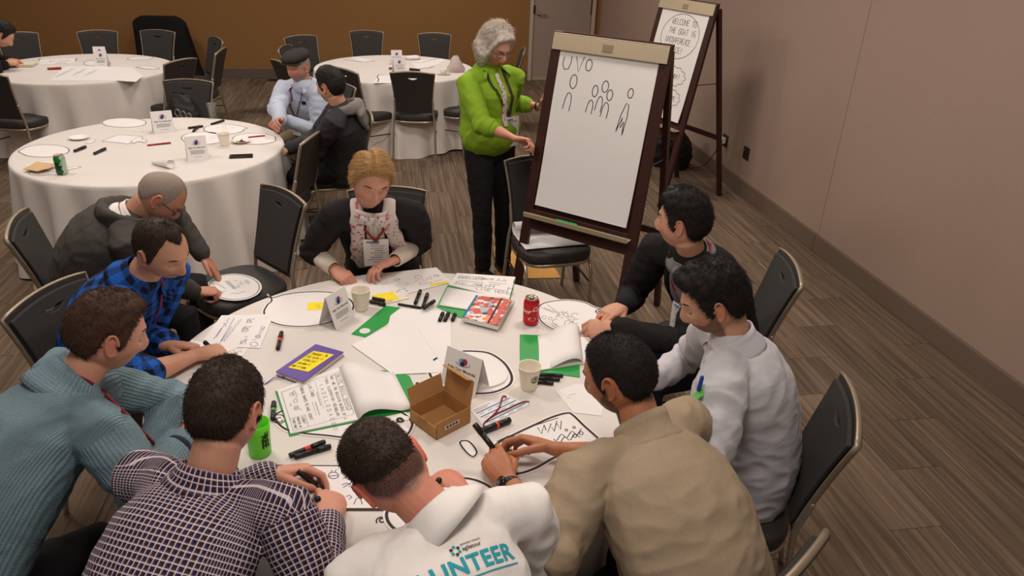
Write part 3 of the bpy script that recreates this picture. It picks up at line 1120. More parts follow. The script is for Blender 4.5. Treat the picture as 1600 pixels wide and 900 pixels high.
def cloth_uv(me, spine, rads, right, fwd, arms):
    """u around / v along coordinates in metres for torso and sleeves, each face belonging to one of them"""
    P = arr(me)
    n = len(P)
    best = np.full(n, 1e9); V0 = np.zeros(n); acc = 0.0
    Cx = np.zeros((n, 3)); Tg = np.zeros((n, 3))
    for i in range(len(spine) - 1):
        A, B = np.array(spine[i]), np.array(spine[i + 1])
        t, dist, L = seg_param(P, A, B)
        w = dist < best - 1e-9
        best = np.where(w, dist, best)
        V0 = np.where(w, acc + t * L, V0)
        Cx[w] = A + t[w, None] * (B - A); Tg[w] = (B - A) / L
        acc += L
    rel = P - Cx
    r_, f_ = np.array(right), np.array(fwd)
    f2 = f_ - Tg * (Tg @ f_)[:, None]
    lat, dep = rel @ r_, (rel * f2).sum(1)
    U0 = lat + np.sign(lat) * (dep + .11) * sstep(.11, .17, np.abs(lat))
    sets = [(U0, V0 + (dep + .09) * sstep(acc - .08, acc - .005, V0), best / .15, 1e6)]
    for (S, E, Wr) in arms:
        b = np.full(n, 1e9); vv = np.zeros(n); C = np.zeros((n, 3)); T2 = np.zeros((n, 3)); acc = 0
        for A, B in ((S + (S - E) * .6, E), (E, Wr + (Wr - E) * .3)):
            A, B = np.array(A), np.array(B)
            t, dist, L = seg_param(P, A, B)
            w = dist < b
            b = np.where(w, dist, b); vv = np.where(w, acc + t * L, vv)
            C[w] = A + t[w, None] * (B - A); T2[w] = (B - A) / L
            acc += L
        rel = P - C
        bend = np.cross(np.array(E) - np.array(S), np.array(Wr) - np.array(E))
        if np.linalg.norm(bend) < 1e-4: bend = np.array([0, 0, 1.])
        bend = bend / np.linalg.norm(bend)
        o2 = np.cross(T2, bend)
        U = np.arctan2(rel @ bend, (rel * o2).sum(1)) * .058
        dS = np.linalg.norm(P - np.array(S), axis=1)
        tS = ((P - np.array(S)) @ np.array((E - S).normalized()))
        sets.append((U, vv, b / .062 + np.where(tS < .012, 9, 0), 2 * PI * .058))
    nl = len(me.loops)
    li = np.empty(nl, dtype=np.int32); me.loops.foreach_get('vertex_index', li)
    ls = np.empty(len(me.polygons), dtype=np.int32); me.polygons.foreach_get('loop_start', ls)
    lt = np.empty(len(me.polygons), dtype=np.int32); me.polygons.foreach_get('loop_total', lt)
    face_of = np.repeat(np.arange(len(ls)), lt)
    D = np.stack([s[2] for s in sets])
    Df = D[:, li[ls]] + D[:, li[ls + 2]]
    lab = Df.argmin(0)[face_of]
    U = np.stack([s[0] for s in sets]); W = np.stack([s[1] for s in sets]); per = np.array([s[3] for s in sets])
    u = U[lab, li]; v = W[lab, li]
    u0 = U[lab, li[ls][face_of]]
    pr = per[lab]
    u = u - pr * np.round((u - u0) / pr)
    uvl = me.uv_layers.new(name='cloth')
    out = np.stack([u, v], 1)
    uvl.data.foreach_set('uv', out.ravel())
    return D.argmin(0), V0


def person(key, label, head, pelvis, yaw, look=(0, 0, 0), neck=(.06, .17), hunch=.06, skin=None, hair=None, shirt=None, trousers=None,
           arms=None, knees=None, ankles=None, sleeve=('long', 'long'), girth=1.0, sw=.185, head_k=1.0, face=None, female=False, jaw=1.0, nose=1.0,
           wr=.006, hem=.0, shoulder_drop=.045, upright=0, shirt_r=1.0, neck_r=.056, twist=0.0, beard=None, blush_ear=.5, scalp_tone=None, sleeve_cut=None,
           bald=False, lid=.6, top_cut=1.0):
    """one figure. head = centre of the head, pelvis = centre of the hips, yaw = heading of the body in degrees,
    look = head yaw, pitch and roll relative to the body in degrees"""
    H, P = V(head), V(pelvis)
    a = math.radians(yaw)
    f = V((math.cos(a), math.sin(a), 0)); r = V((math.sin(a), -math.cos(a), 0))
    at = math.radians(yaw + twist)
    fs_, rs = V((math.cos(at), math.sin(at), 0)), V((math.sin(at), -math.cos(at), 0))
    N = H - fs_ * neck[0] - Z * neck[1] + rs * (neck[2] if len(neck) > 2 else 0)
    root = empty('person', (P.x, P.y, 0))
    tag(root, label, 'person')
    # spine as a quadratic curve bowed backwards
    ctrl = (P + N) * .5 + Z * .04 - f * hunch
    B = lambda t: P * (1 - t) ** 2 + ctrl * (2 * t * (1 - t)) + N * t * t
    spine = [B(i / 8) for i in range(9)]
    top_dir = (spine[-1] - spine[-2]).normalized()
    # arms
    sh, el, wrs, hd = [], [], [], []
    for i, s in ((0, 1), (1, -1)):
        A = arms[i]
        S = N + rs * (s * sw) - top_dir * shoulder_drop + fs_ * A.get('fwd', .02) + Z * A.get('up', 0)
        Wp = V(A['w'])
        E = V(A['e']) if 'e' in A else two_bone(S, Wp, A.get('L1', .285), A.get('L2', .255), V(A['pole']))
        sh.append(S); el.append(E); wrs.append(Wp)
    # ------------------------------------------------ skin: one body mesh
    body = G()
    hp, hf, shp = head_points(jaw=jaw, nose=nose, wide=.97 if female else 1.0)
    hp = hp * head_k
    hy, hpit, hrol = [math.radians(v) for v in look[:3]]
    Rh = Matrix.Rotation(a - PI / 2 + hy, 3, 'Z') @ Matrix.Rotation(-hpit, 3, 'X') @ Matrix.Rotation(hrol, 3, 'Y') @ Matrix.Rotation(math.radians(look[3] if len(look) > 3 else 0), 3, 'Z')
    Rn = np.array(Rh)
    hw = lambda Q: Q @ Rn.T + np.array(H)
    g = G()
    g.add([tuple(p) for p in hw(hp)], hf)
    for s in (1, -1):
        e = ear_geo(s)
        g.add([tuple(p) for p in hw(np.array([tuple(v) for v in e.v]) * head_k)], e.f)
    base = Rh @ (V((0, -.022, -.075)) * head_k) + H
    nb = N - top_dir * .05
    mid = (base + N) * .5 - fs_ * .004
    up_in = Rh @ (V((0, -.012, -.02)) * head_k) + H
    g.tube([nb, N, mid, base, up_in], [(.085, .070), (neck_r * 1.12, neck_r * 1.05), (neck_r, neck_r), (neck_r * .98, neck_r * 1.02), (neck_r * .8, neck_r * .85)], side=rs, n=20)
    hm = evaluated(g, 'head', .0036, 2)
    mesh_to_g(body, hm)
    bpy.data.meshes.remove(hm)
    nhead = len(body.v)
    # eyelids
    for s in (1, -1):
        c = np.array((s * .0315, .0710, .0)) * head_k
        vs, fc = [], []
        nu, nv = 14, 7
        tl = math.radians(20 + 70 * lid)
        for i in range(nv):
            el_ = math.radians(95) - (math.radians(95) + tl - math.radians(40)) * i / (nv - 1)
            for k in range(nu):
                az = math.radians(-95 + 190 * k / (nu - 1))
                rr = .0134 * head_k
                vs.append(c + rr * np.array((math.cos(el_) * math.sin(az), math.cos(el_) * math.cos(az), math.sin(el_))))
        for i in range(nv - 1):
            for k in range(nu - 1):
                fc.append((i * nu + k, i * nu + k + 1, (i + 1) * nu + k + 1, (i + 1) * nu + k))
        body.add([tuple(p) for p in hw(np.array(vs))], fc)
    # hands with forearms
    grips = []
    for i in (0, 1):
        A = arms[i]
        g = G()
        E, Wp = el[i], wrs[i]
        fd = (Wp - E).normalized()
        hdir = V(A.get('d', fd))
        pn = V(A.get('n', (0, 0, -1)))
        side = hdir.cross(pn)
        kk = (.92 if female else 1.08) * A.get('k', 1.0)
        g.tube([E + fd * .022, E + fd * .06, E + fd * .13, Wp - fd * .04, Wp], [.034 * kk, .040 * kk, .036 * kk, (.030 * kk, .023 * kk), (.027 * kk, .020 * kk)], side=side, n=16)
        gr = hand_geo(g, Wp, hdir, pn, i == 0, A.get('pose', 'relax'), kk)
        grips.append(gr)
        am = evaluated(g, 'arm', .0030, 2)
        mesh_to_g(body, am)
        bpy.data.meshes.remove(am)
    # what the clothes hide: torso, upper arms and legs as plain tapering limbs, joined to the rest
    body.tube([P - Z * .02, B(.3), B(.6), B(.85), N], [(.135 * girth, .095), (.125 * girth, .09), (.14, .09), (.12, .075), (.05, .05)], side=r, n=14)
    for i in (0, 1):
        body.tube([N + (sh[i] - N) * .4, sh[i], (sh[i] + el[i]) * .5, el[i]], [.035, .038, .034, .030], n=12)
    hips = [P + r * .09 - Z * .02, P - r * .09 - Z * .02]
    kn = [V(k) for k in knees]; an = [V(k) for k in ankles]
    for i in (0, 1):
        body.tube([hips[i], (hips[i] + kn[i]) * .5, kn[i], (kn[i] * .6 + an[i] * .4), an[i]], [.075, .065, .05, .048, .034], n=12)
    me = body.mesh('body', skin)
    link('body', me, root, world=True)
    # colour zones of the skin, from head coordinates
    Pw = arr(me)
    Lc = (Pw - np.array(H)) @ Rn / head_k
    x, y, z = Lc[:, 0], Lc[:, 1], Lc[:, 2]
    ish = np.zeros(len(Pw)); ish[:nhead] = 1
    ish *= (np.abs(x) < .1) & (np.abs(y) < .13) & (z > -.16)
    tone = np.zeros((len(Pw), 4))
    tone[:, 0] = ish * (y > .06) * np.exp(-(x / .023) ** 4) * np.exp(-((z + .0722) / .0085) ** 4) * .75
    if beard:
        az = np.degrees(np.arctan2(np.abs(x), y))
        jl = sstep(0, .012, np.interp(az, [0, 25, 45, 60, 75, 84, 95], [-.046, -.048, -.050, -.036, -.016, .0, -.12]) - z) * (az < 92)
        must = np.exp(-((z + .057) / .007) ** 4) * np.exp(-(x / .028) ** 4) * (y > .05)
        tone[:, 1] = ish * np.clip(jl * beard[0] + must * beard[1], 0, 1) * (1 - tone[:, 0])
        if len(beard) > 2: tone[:, 1] *= np.where(z < -.12, 0, 1)
    ear = (np.abs(x) > .072) * (np.abs(y + .005) < .035) * (np.abs(z) < .045)
    nosez = np.exp(-(x / .014) ** 2 - ((z + .042) / .014) ** 2) * (y > .09)
    cheek = np.exp(-((np.abs(x) - .045) / .018) ** 2 - ((z + .032) / .018) ** 2) * (y > .04)
    tone[:, 2] = ish * np.clip(ear * blush_ear + nosez * .5 + cheek * .35, 0, 1)
    if hair and hair.get('scalp', 1):
        tone[:, 3] = ish * hair_mask(Lc, hair.get('sstyle', hair.get('style', 'short')), .016) * hair.get('scalp', .8) * (1 - ear)
        if hair.get('thin'):
            tone[:, 3] *= 1 - hair['thin'] * np.exp(-((y - hair.get('ty', -.02)) / .05) ** 2 - (x / .045) ** 2) * (z > .05)
    if nhead:
        hand = np.arange(len(Pw)) >= nhead
        tone[:, 2] = np.where(hand, .18, tone[:, 2])
    ca = me.color_attributes.new('tone', 'FLOAT_COLOR', 'POINT')
    ca.data.foreach_set('color', tone.ravel())
    # ------------------------------------------------ eyes and brows
    for s in (1, -1):
        g = G()
        c = np.array((s * .0315, .0710, .0)) * head_k
        vs, fc, mi = [], [], []
        for i in range(9):
            for k in range(12):
                th, az = PI * i / 8, 2 * PI * k / 12
                vs.append(c + .0126 * head_k * np.array((math.sin(th) * math.cos(az), math.cos(th), math.sin(th) * math.sin(az))))
        for i in range(8):
            for k in range(12):
                fc.append((i * 12 + k, i * 12 + (k + 1) % 12, (i + 1) * 12 + (k + 1) % 12, (i + 1) * 12 + k)); mi.append(1 if i < 2 else 0)
        rx = Matrix.Rotation(math.radians(-22), 3, 'X')
        vs = [np.array(rx @ V(v - c)) + c for v in vs]
        g.v = [tuple(p) for p in hw(np.array(vs))]; g.f = fc; g.m = mi
        g.build('eye', [EYE_WHITE, IRIS], root)
        g = G()
        pts = [(s * (.014 + .036 * t), .0955 - .024 * t * t - .0015, .0235 + .006 * math.sin(PI * t * .8) - .004 * t) for t in (0, .25, .5, .75, 1)]
        g.tube([tuple(p) for p in hw(np.array(pts) * head_k)], [(.0035, .0025), (.0042, .003), (.004, .003), (.0032, .0025), (.0015, .0015)], n=6)
        le = math.radians(20 - 70 * lid + 1)
        c = np.array((s * .0315, .0710, .0))
        pts = [c + .0139 * np.array((math.cos(le) * math.sin(q), math.cos(le) * math.cos(q), math.sin(le))) for q in (-1.0, -.5, 0, .5, 1.0)]
        g.tube([tuple(p) for p in hw(np.array(pts) * head_k)], [.0008, .0013, .0014, .0013, .0008], n=5)
        if hair: g.build('eyebrow', hair.get('brow', hair['mat']), root)
    # ------------------------------------------------ hair
    if hair and hair.get('thick', 0):
        g, Q, nn, tt = build_hair(hp / head_k, hf, shp, hair['style'], hair['thick'], hair.get('top', 0), hair.get('seed', 0), hair.get('fade', 0), hair.get('quiff', 0), hair.get('crown', 0), hair.get('bob', 0), hair.get('sweep', 0), hair.get('part', 0), hair.get('soft', .012))
        g.v = [tuple(p) for p in hw(np.array(g.v) * head_k)]
        ho = g.build('hair', hair['mat'], root)
        hair['ctr'] = H
        if hair.get('strands'):
            strands(ho, hw(Q * head_k), nn @ Rn.T, tt, hf, Rh, hair)
    # ------------------------------------------------ garment
    sg = G()
    k = shirt_r
    spr = [(.178, .128), (.184, .140), (.178, .138), (.180, .140), (.186, .138), (.180, .122), (.145, .095), (.074, .068)]
    ts = [-.08, .12, .32, .5, .68, .84, .94, 1.03 if not upright else 1.02]
    if female:
        spr = [(.180, .130), (.170, .130), (.155, .118), (.160, .130), (.168, .135), (.158, .108), (.125, .082), (.066, .060)]
    if isinstance(girth, (int, float)):
        spr = [(q[0] * (1 + (girth - 1) * (1 - max(0, t) * .6)) * k, q[1] * (1 + (girth - 1) * 1.3 * (1 - max(0, t) * .6)) * k) for q, t in zip(spr, ts)]
    path = [B(t) if 0 <= t <= 1 else (P + (B(0) - B(.05)) * 1.5 - Z * hem if t < 0 else N + top_dir * .01) for t in ts]
    sides = r * .6 + rs * .4
    sg.tube(path, spr, side=sides, n=28)
    for i in (0, 1):
        kind = sleeve[i]
        ur, er, wr_ = (.071 * k, .058 * k, .045 * k)
        if female: ur, er, wr_ = .060 * k, .050 * k, .040 * k
        n0 = N + (sh[i] - N) * .25 - top_dir * .03
        path_a = [n0, N + (sh[i] - N) * .7 - top_dir * .005, sh[i], sh[i] + (el[i] - sh[i]) * .35, sh[i] + (el[i] - sh[i]) * .7]
        rad_a = [.060 * k, .068 * k, ur * 1.02, ur, (ur + er) / 2]
        if kind == 'short':
            sg.tube(path_a[:4] + [sh[i] + (el[i] - sh[i]) * .62], [.060 * k, .068 * k, ur, ur * 1.05, ur * 1.06], n=20)
        else:
            cut = sleeve_cut[i] if sleeve_cut else (.93 if kind == 'long' else .3)
            fd = wrs[i] - el[i]
            path_a += [el[i], el[i] + fd * cut * .5, el[i] + fd * cut]
            rad_a += [er * 1.02, (er * .98 + wr_) / 2 * (1.0 if kind == 'long' else 1.12), wr_ if kind == 'long' else er * .95]
            sg.tube(path_a, rad_a, n=20)
            b_ = (fd.normalized() - (el[i] - sh[i]).normalized()).normalized()
            sg.tube([el[i] - b_ * .012, el[i] - b_ * .011], [er * 1.04] * 2, n=16)
    gm = evaluated(sg, 'shirt', .0075, 7)
    gm.name = 'shirt'
    Pg = arr(gm); Ng = normals(gm)
    lab, v0 = cloth_uv(gm, [B(i / 48) for i in range(49)], None, r, f, [(sh[i], el[i], wrs[i]) for i in (0, 1)])
    # folds: broad drape, creases running round elbows and waist
    q = Pg.copy()
    q1 = vnoise(q * np.array([1, 1, .45]), 8, len(key)); q2 = vnoise((q + .02 * q1[:, None]) * np.array([1, 1, 1.5]), 12, len(key) + 5)
    q3 = vnoise(q * np.array([.6, .6, 2.2]), 40, len(key) + 9)
    amp = np.where(lab == 0, 1.0, 1.25)
    d = wr * amp * (1.0 * q1 + .45 * (1 - 2.4 * np.abs(q2)) + .10 * q3)
    for i in (0, 1):
        de = np.linalg.norm(Pg - np.array(el[i]), axis=1)
        d += wr * .8 * np.exp(-(de / .09) ** 2) * np.sin((Pg - np.array(el[i])) @ np.array((wrs[i] - sh[i]).normalized()) * 150 + 3 * q1)
        ds = np.linalg.norm(Pg - np.array(sh[i] + fs_ * .05 - Z * .07), axis=1)
        d += wr * .9 * np.exp(-(ds / .10) ** 2) * (1 - 2 * np.abs(q2))
    setco(gm, Pg + Ng * d[:, None])
    gm.materials.append(shirt)
    gm.polygons.foreach_set('use_smooth', [True] * len(gm.polygons))
    so = link('shirt', gm, root, world=True)
    # ------------------------------------------------ trousers and shoes
    tg = G()
    tg.tube([P + Z * .10, P + Z * .02, P - Z * .07], [(.168 * girth, .118), (.178, .125), (.15, .11)], side=r, n=22)
    for i in (0, 1):
        mid1 = (hips[i] + kn[i]) * .5
        tg.tube([hips[i], mid1, kn[i], kn[i] * .55 + an[i] * .45, an[i] + Z * .01], [.098, .086, .068, .064, .056], n=18)
    tm = evaluated(tg, 'trousers', .010, 5)
    Pt = arr(tm)
    setco(tm, Pt + normals(tm) * (.005 * vnoise(Pt, 16, 2) + .003 * vnoise(Pt, 34, 7))[:, None])
    tm.name = 'trousers'
    tm.materials.append(trousers)
    tm.polygons.foreach_set('use_smooth', [True] * len(tm.polygons))
    link('trousers', tm, root, world=True)
    for i in (0, 1):
        sd = (f if not upright else f)
        g = G()
        A0 = V((an[i].x, an[i].y, .045))
        g.tube([A0 - sd * .05, A0, A0 + sd * .06 - Z * .006, A0 + sd * .13 - Z * .014, A0 + sd * .175 - Z * .018], [(.032, .04), (.036, .042), (.042, .036), (.044, .026), (.034, .02)], side=r, n=14)
        g.v = [(p[0], p[1], max(.004, p[2])) for p in g.v]
        g.build('shoe', M['black_plastic'], root)
    gm.calc_loop_triangles()
    bvh = BVHTree.FromPolygons([tuple(p) for p in arr(gm)], [tuple(p.vertices) for p in gm.polygons])
    info = dict(root=root, H=H, N=N, P=P, f=fs_, r=rs, top=top_dir, sh=sh, el=el, w=wrs, grips=grips, Rh=Rh, bvh=bvh, shirt=so, hk=head_k, hw=hw, B=B, mid=mid, base=base, neck_r=neck_r)
    PEOPLE[key] = info
    return info


def strands(ho, Q, nrm, tt, F, Rh, hair):
    """short hair strands growing from the shell, as real curves"""
    rnd = random.Random(5)
    faces = [f for f in F if min(tt[i] for i in f) > .0012]
    w = [((V(Q[f[0]]) - V(Q[f[2]])).length * (V(Q[f[1]]) - V(Q[f[3]])).length) for f in faces]
    n = hair['strands']
    L0 = hair.get('len', .012)
    flow = Rh @ V(hair.get('flow', (0, -.3, -.6)))
    pts = []
    for f in rnd.choices(faces, w, k=n):
        if hair.get('nofront') and (Rh.transposed() @ (V(Q[f[0]]) - hair['ctr'])).y > .05: continue
        u, v = rnd.random(), rnd.random()
        a, b, c, d = (V(Q[i]) for i in f)
        p = (a * (1 - u) + b * u) * (1 - v) + (d * (1 - u) + c * u) * v
        no = V(nrm[f[0]])
        whorl = V((rnd.uniform(-1, 1), rnd.uniform(-1, 1), rnd.uniform(-1, 1))) * .35
        fl = flow
        if hair.get('part'):
            q = Rh.transposed() @ (V(Q[f[0]]) - hair['ctr'])
            fl = Rh @ V((math.copysign(1.0 if q.z > .03 else .1, q.x - hair['part']), -.75, -.45 - .3 * (q.z < .03)))
        t = fl - no * fl.dot(no)
        l = L0 * rnd.uniform(.6, 1.25)
        d1 = (no * hair.get('lift', .5) + t + whorl).normalized()
        d2 = (no * (hair.get('lift', .5) - .45) + t + whorl).normalized()
        p = p - no * .002
        pts += [p, p + d1 * l * .5, p + d1 * l * .5 + d2 * l * .5]
    hc = bpy.data.hair_curves.new('hair_strands')
    n = len(pts) // 3
    hc.add_curves([3] * n)
    hc.attributes['position'].data.foreach_set('vector', np.array([tuple(p) for p in pts], dtype=np.float32).ravel())
    rad = hc.attributes.get('radius') or hc.attributes.new('radius', 'FLOAT', 'POINT')
    rw = hair.get('rad', .00055)
    rad.data.foreach_set('value', np.tile([rw, rw * .8, rw * .25], n).astype(np.float32))
    hc.materials.append(hair.get('smat', hair['mat']))
    o = bpy.data.objects.new('hair_strands', hc)
    COL.objects.link(o)
    o.parent = ho
    o.matrix_parent_inverse = mw(ho).inverted()
    o['kind'] = 'stuff'


def drape(pts, bvh, off=.006, sub=6):
    out = []
    for i in range(len(pts) - 1):
        for k in range(sub):
            out.append(V(pts[i]).lerp(V(pts[i + 1]), k / sub))
    out.append(V(pts[-1]))
    res = []
    for p in out:
        co, n, _, dist = bvh.find_nearest(p)
        res.append(co + n * off if co else p)
    return res


def strap(path, w, th, mt, name, parent, nrm):
    g = G()
    g.tube(path, [(w, th)] * len(path), side=nrm, n=6)
    return g.build(name, mt, parent)


def collar(p, mt, h=.045, r=1.16, flare=.012, open_deg=30, thick=.004, drop=.012, name='collar', tilt=0.0, back=0.0, rise=.026):
    """standing shirt collar round the neck, open at the front"""
    N, axis = p['N'], (p['mid'] - p['N']).normalized()
    axis = (axis - p['f'] * tilt).normalized()
    rr = p['neck_r'] * r
    fr = (p['f'] - axis * p['f'].dot(axis)).normalized(); rt = fr.cross(axis)
    g = G()
    n = 40
    a0, a1 = math.radians(open_deg), math.radians(360 - open_deg)
    vs, fs = [], []
    prof = [(0.0, -.020, .012), (0.0, 0, .004), (0.0, h * .6, 0), (0, h, 0), (thick, h + .002, 0), (thick + flare * .7, h * .6, 0), (thick + flare, drop, .002), (thick + flare + .010, -.014, .014), (thick + flare + .012, -.040, .020)]
    for (dr, dz, ex) in prof:
        for k in range(n):
            a = a0 + (a1 - a0) * k / (n - 1)
            fw = .5 + .5 * math.cos(a)
            q = N - p['f'] * back + fr * ((rr + dr + ex) * 1.04 * math.cos(a)) + rt * ((rr + dr + ex) * 1.06 * math.sin(a)) + axis * (dz * (1 - .35 * fw) - .034 * fw + .008 + rise)
            vs.append(q)
    for i in range(len(prof) - 1):
        for k in range(n - 1):
            fs.append((i * n + k, i * n + k + 1, (i + 1) * n + k + 1, (i + 1) * n + k))
    g.add(vs, fs)
    o = g.build(name, mt, p['root'])
    s = o.modifiers.new('solid', 'SOLIDIFY'); s.thickness = .002
    me = o.data
    uv = me.uv_layers.new(name='cloth')
    for lp in me.loops:
        i = lp.vertex_index
        uv.data[lp.index].uv = ((i % n) / n * .42, (i // n) * .017)
    return o
# ---------------------------------------------------------------- the people in the photograph
SK_FAIR = skin_mat('fair_skin', (205, 150, 126), (176, 104, 92), (120, 84, 66), (206, 120, 100), (92, 66, 52))
SK_PINK = skin_mat('ruddy_skin', (206, 138, 116), (176, 100, 90), (120, 84, 66), (214, 112, 92), (60, 46, 40))
SK_TAN = skin_mat('tan_skin', (176, 118, 84), (150, 92, 74), (62, 44, 34), (176, 102, 76), (44, 36, 32))
SK_LIGHT = skin_mat('light_skin', (200, 150, 122), (172, 106, 92), (84, 64, 52), (200, 122, 100), (52, 42, 36))
SK_GREY = skin_mat('weathered_skin', (192, 136, 112), (164, 100, 88), (150, 130, 120), (200, 116, 96), (142, 118, 106))
HR_BROWN = hair_mat('mid_brown_hair', (52, 37, 28), (84, 60, 44))
HR_DARK = hair_mat('dark_brown_hair', (38, 28, 24), (66, 50, 40))
HR_BLACK = hair_mat('black_hair', (20, 17, 16), (40, 34, 32))
HR_GREY = hair_mat('grey_hair', (128, 112, 102), (160, 144, 132))
HR_WHITE = hair_mat('silver_hair', (190, 180, 168), (222, 212, 200), 90)
HR_BLOND = hair_mat('blond_hair', (128, 92, 54), (176, 136, 88), 70)
HR_BLOND2 = hair_mat('light_blond_hair', (176, 138, 90), (214, 178, 126), 40)

F_KNIT = knit_fabric('blue_rib_knit', (122, 148, 160), (146, 172, 182))
F_NAVY = plain_fabric('navy_knit', (30, 34, 48), (38, 42, 58))
F_CHECK = check_fabric('purple_check_cotton')
F_PLAID = plaid_fabric('blue_plaid_flannel')
F_WHITE = plain_fabric('white_cotton_jersey', (226, 220, 216), (234, 229, 225), 40, .12)
F_BEIGE = plain_fabric('beige_fleece', (152, 134, 112), (166, 147, 123), 120, .3)
F_STRIPE = fine_stripe_fabric('pale_grey_fine_stripe', (204, 201, 204), (178, 176, 183), .0032)
F_STRIPE_IN = plain_fabric('light_blue_collar_cotton', (184, 190, 202), (192, 198, 208))
F_CARDI = plain_fabric('black_wool', (24, 23, 24), (34, 32, 33), 260, .35)
F_GREYTEE = plain_fabric('grey_jersey', (118, 112, 112), (132, 126, 126))
F_GREEN = plain_fabric('lime_green_cotton', (124, 160, 36), (136, 172, 44), 60, .15, .75)
F_CHAR = plain_fabric('charcoal_hooded_fleece', (66, 62, 58), (78, 74, 70), 200, .35)
F_DARKJ = plain_fabric('heather_dark_jersey', (40, 40, 44), (66, 66, 70), 220, .3)
F_LGREY = plain_fabric('light_grey_hood', (122, 116, 112), (140, 134, 128), 220, .3)
F_PALEBLUE = fine_stripe_fabric('pale_blue_oxford', (190, 198, 214), (178, 188, 208), .006)
F_JACKET = plain_fabric('black_crepe', (30, 28, 28), (38, 35, 35), 200, .2)
F_CREAM = plain_fabric('cream_knit', (214, 202, 184), (224, 212, 196), 220, .3)
F_DENIM = plain_fabric('dark_denim', (30, 34, 46), (40, 44, 58), 300, .2)
F_BLACKP = plain_fabric('black_trouser_cloth', (26, 25, 27), (34, 33, 35), 200, .2)
F_GREYP = plain_fabric('grey_brown_trouser_cloth', (74, 66, 60), (86, 78, 72), 200, .2)
F_KHAKI = plain_fabric('khaki_cotton', (120, 106, 86), (132, 116, 96), 200, .2)
LANYARD = mat('dark_red_lanyard', (134, 32, 52), .7)

TT = .752


def sit(p, yaw, kz=.50, sp=.13, reach=.43, tuck=.02):
    a = math.radians(yaw)
    f = V((math.cos(a), math.sin(a), 0)); r = V((math.sin(a), -math.cos(a), 0))
    p = V(p)
    kn = [p + f * reach + r * sp, p + f * reach - r * sp]
    for k in kn: k.z = kz
    an = [k - f * tuck for k in kn]
    for k in an: k.z = .09
    return dict(knees=kn, ankles=an)


def hpix(x, y, z):
    p = pix(x, y, z)
    return (p.x, p.y, p.z)


# 1 man in the white volunteer shirt, nearest the lens
p1 = person('white', 'person in white volunteer t-shirt, back to viewer, bent over the table at bottom centre',
    hpix(608, 735, 1.12), (.09, .93, .56), 96, look=(44, 58, 2, -24), neck=(.11, .075, .105), hunch=.10, skin=SK_PINK,
    hair=dict(style='fade', sstyle='short', soft=.034, thick=.008, top=.013, fade=.5, mat=HR_DARK, scalp=1.0, seed=1.3, crown=.35, strands=7000, len=.013, flow=(.2, .6, -.2), lift=.22, thin=.35, ty=-.045),
    shirt=F_WHITE, trousers=F_DENIM, girth=1.05, sw=.20, shirt_r=.96, sleeve=('half', 'half'), sleeve_cut=(.12, .15), wr=.006,
    arms=[dict(w=hpix(722, 768, .80), e=hpix(838, 872, .86), pole=(.8, -.3, -.4), d=(-.45, .75, -.02), n=(-.1, -.05, -1), pose='write', fwd=.06),
          dict(w=(.02, 1.26, .66), e=(-.13, .98, .76), pole=(-.8, -.2, -.5), d=(.5, .7, 0), n=(0, 0, -1), pose='relax', fwd=.0, up=-.06)],
    blush_ear=.9, **sit((.09, .93, .56), 96))

# 2 man in purple check shirt
p2 = person('plaid', 'person in purple and white checked shirt, back turned, drawing at lower left',
    hpix(352, 642, 1.17), (-.64, 1.10, .56), 66, look=(4, 30, -4), neck=(.10, .155), hunch=.09, skin=SK_FAIR,
    hair=dict(style='short', thick=.008, top=.006, fade=.6, mat=HR_DARK, scalp=.85, seed=4.1, strands=8000, len=.015, flow=(0, .25, -.7), lift=.2),
    shirt=F_CHECK, trousers=F_DENIM, girth=1.0, sw=.195, wr=.0045,
    arms=[dict(w=hpix(514, 815, .80), e=hpix(500, 935, .84), pole=(.7, -.7, -.3), d=(.02, .95, .05), n=(-.35, .1, -.9), pose='hold', fwd=.04),
          dict(w=hpix(424, 742, .80), pole=(-.8, -.1, -.5), d=(.90, .22, .02), n=(.1, -.5, -.85), pose='hold', fwd=.05)],
    **sit((-.64, 1.10, .56), 66))

# 3 man in the blue knit sweater
p3 = person('sweater', 'person in ribbed blue knit sweater leaning on the table at far left front',
    hpix(166, 520, 1.17), (-1.18, 1.52, .56), 38, look=(-8, 20, 0), neck=(.13, .145), hunch=.12, skin=SK_FAIR,
    hair=dict(style='short', thick=.007, top=.008, fade=.4, mat=HR_BROWN, scalp=.8, seed=2.2, strands=7000, len=.014, flow=(.2, .5, -.4), lift=.18, quiff=.006),
    shirt=F_KNIT, trousers=F_BLACKP, girth=1.10, sw=.20, wr=.006, shirt_r=1.06,
    arms=[dict(w=hpix(286, 690, .79), e=hpix(222, 765, .86), pole=(.3, -.9, -.3), d=(.35, .9, 0), n=(-.6, .2, -.8), pose='grip', fwd=.04),
          dict(w=hpix(240, 694, .79), e=hpix(266, 628, .86), pole=(.55, .75, -.1), d=(-.2, -.95, -.05), n=(0, 0, -1), pose='relax', fwd=.06)],
    **sit((-1.18, 1.52, .56), 38))

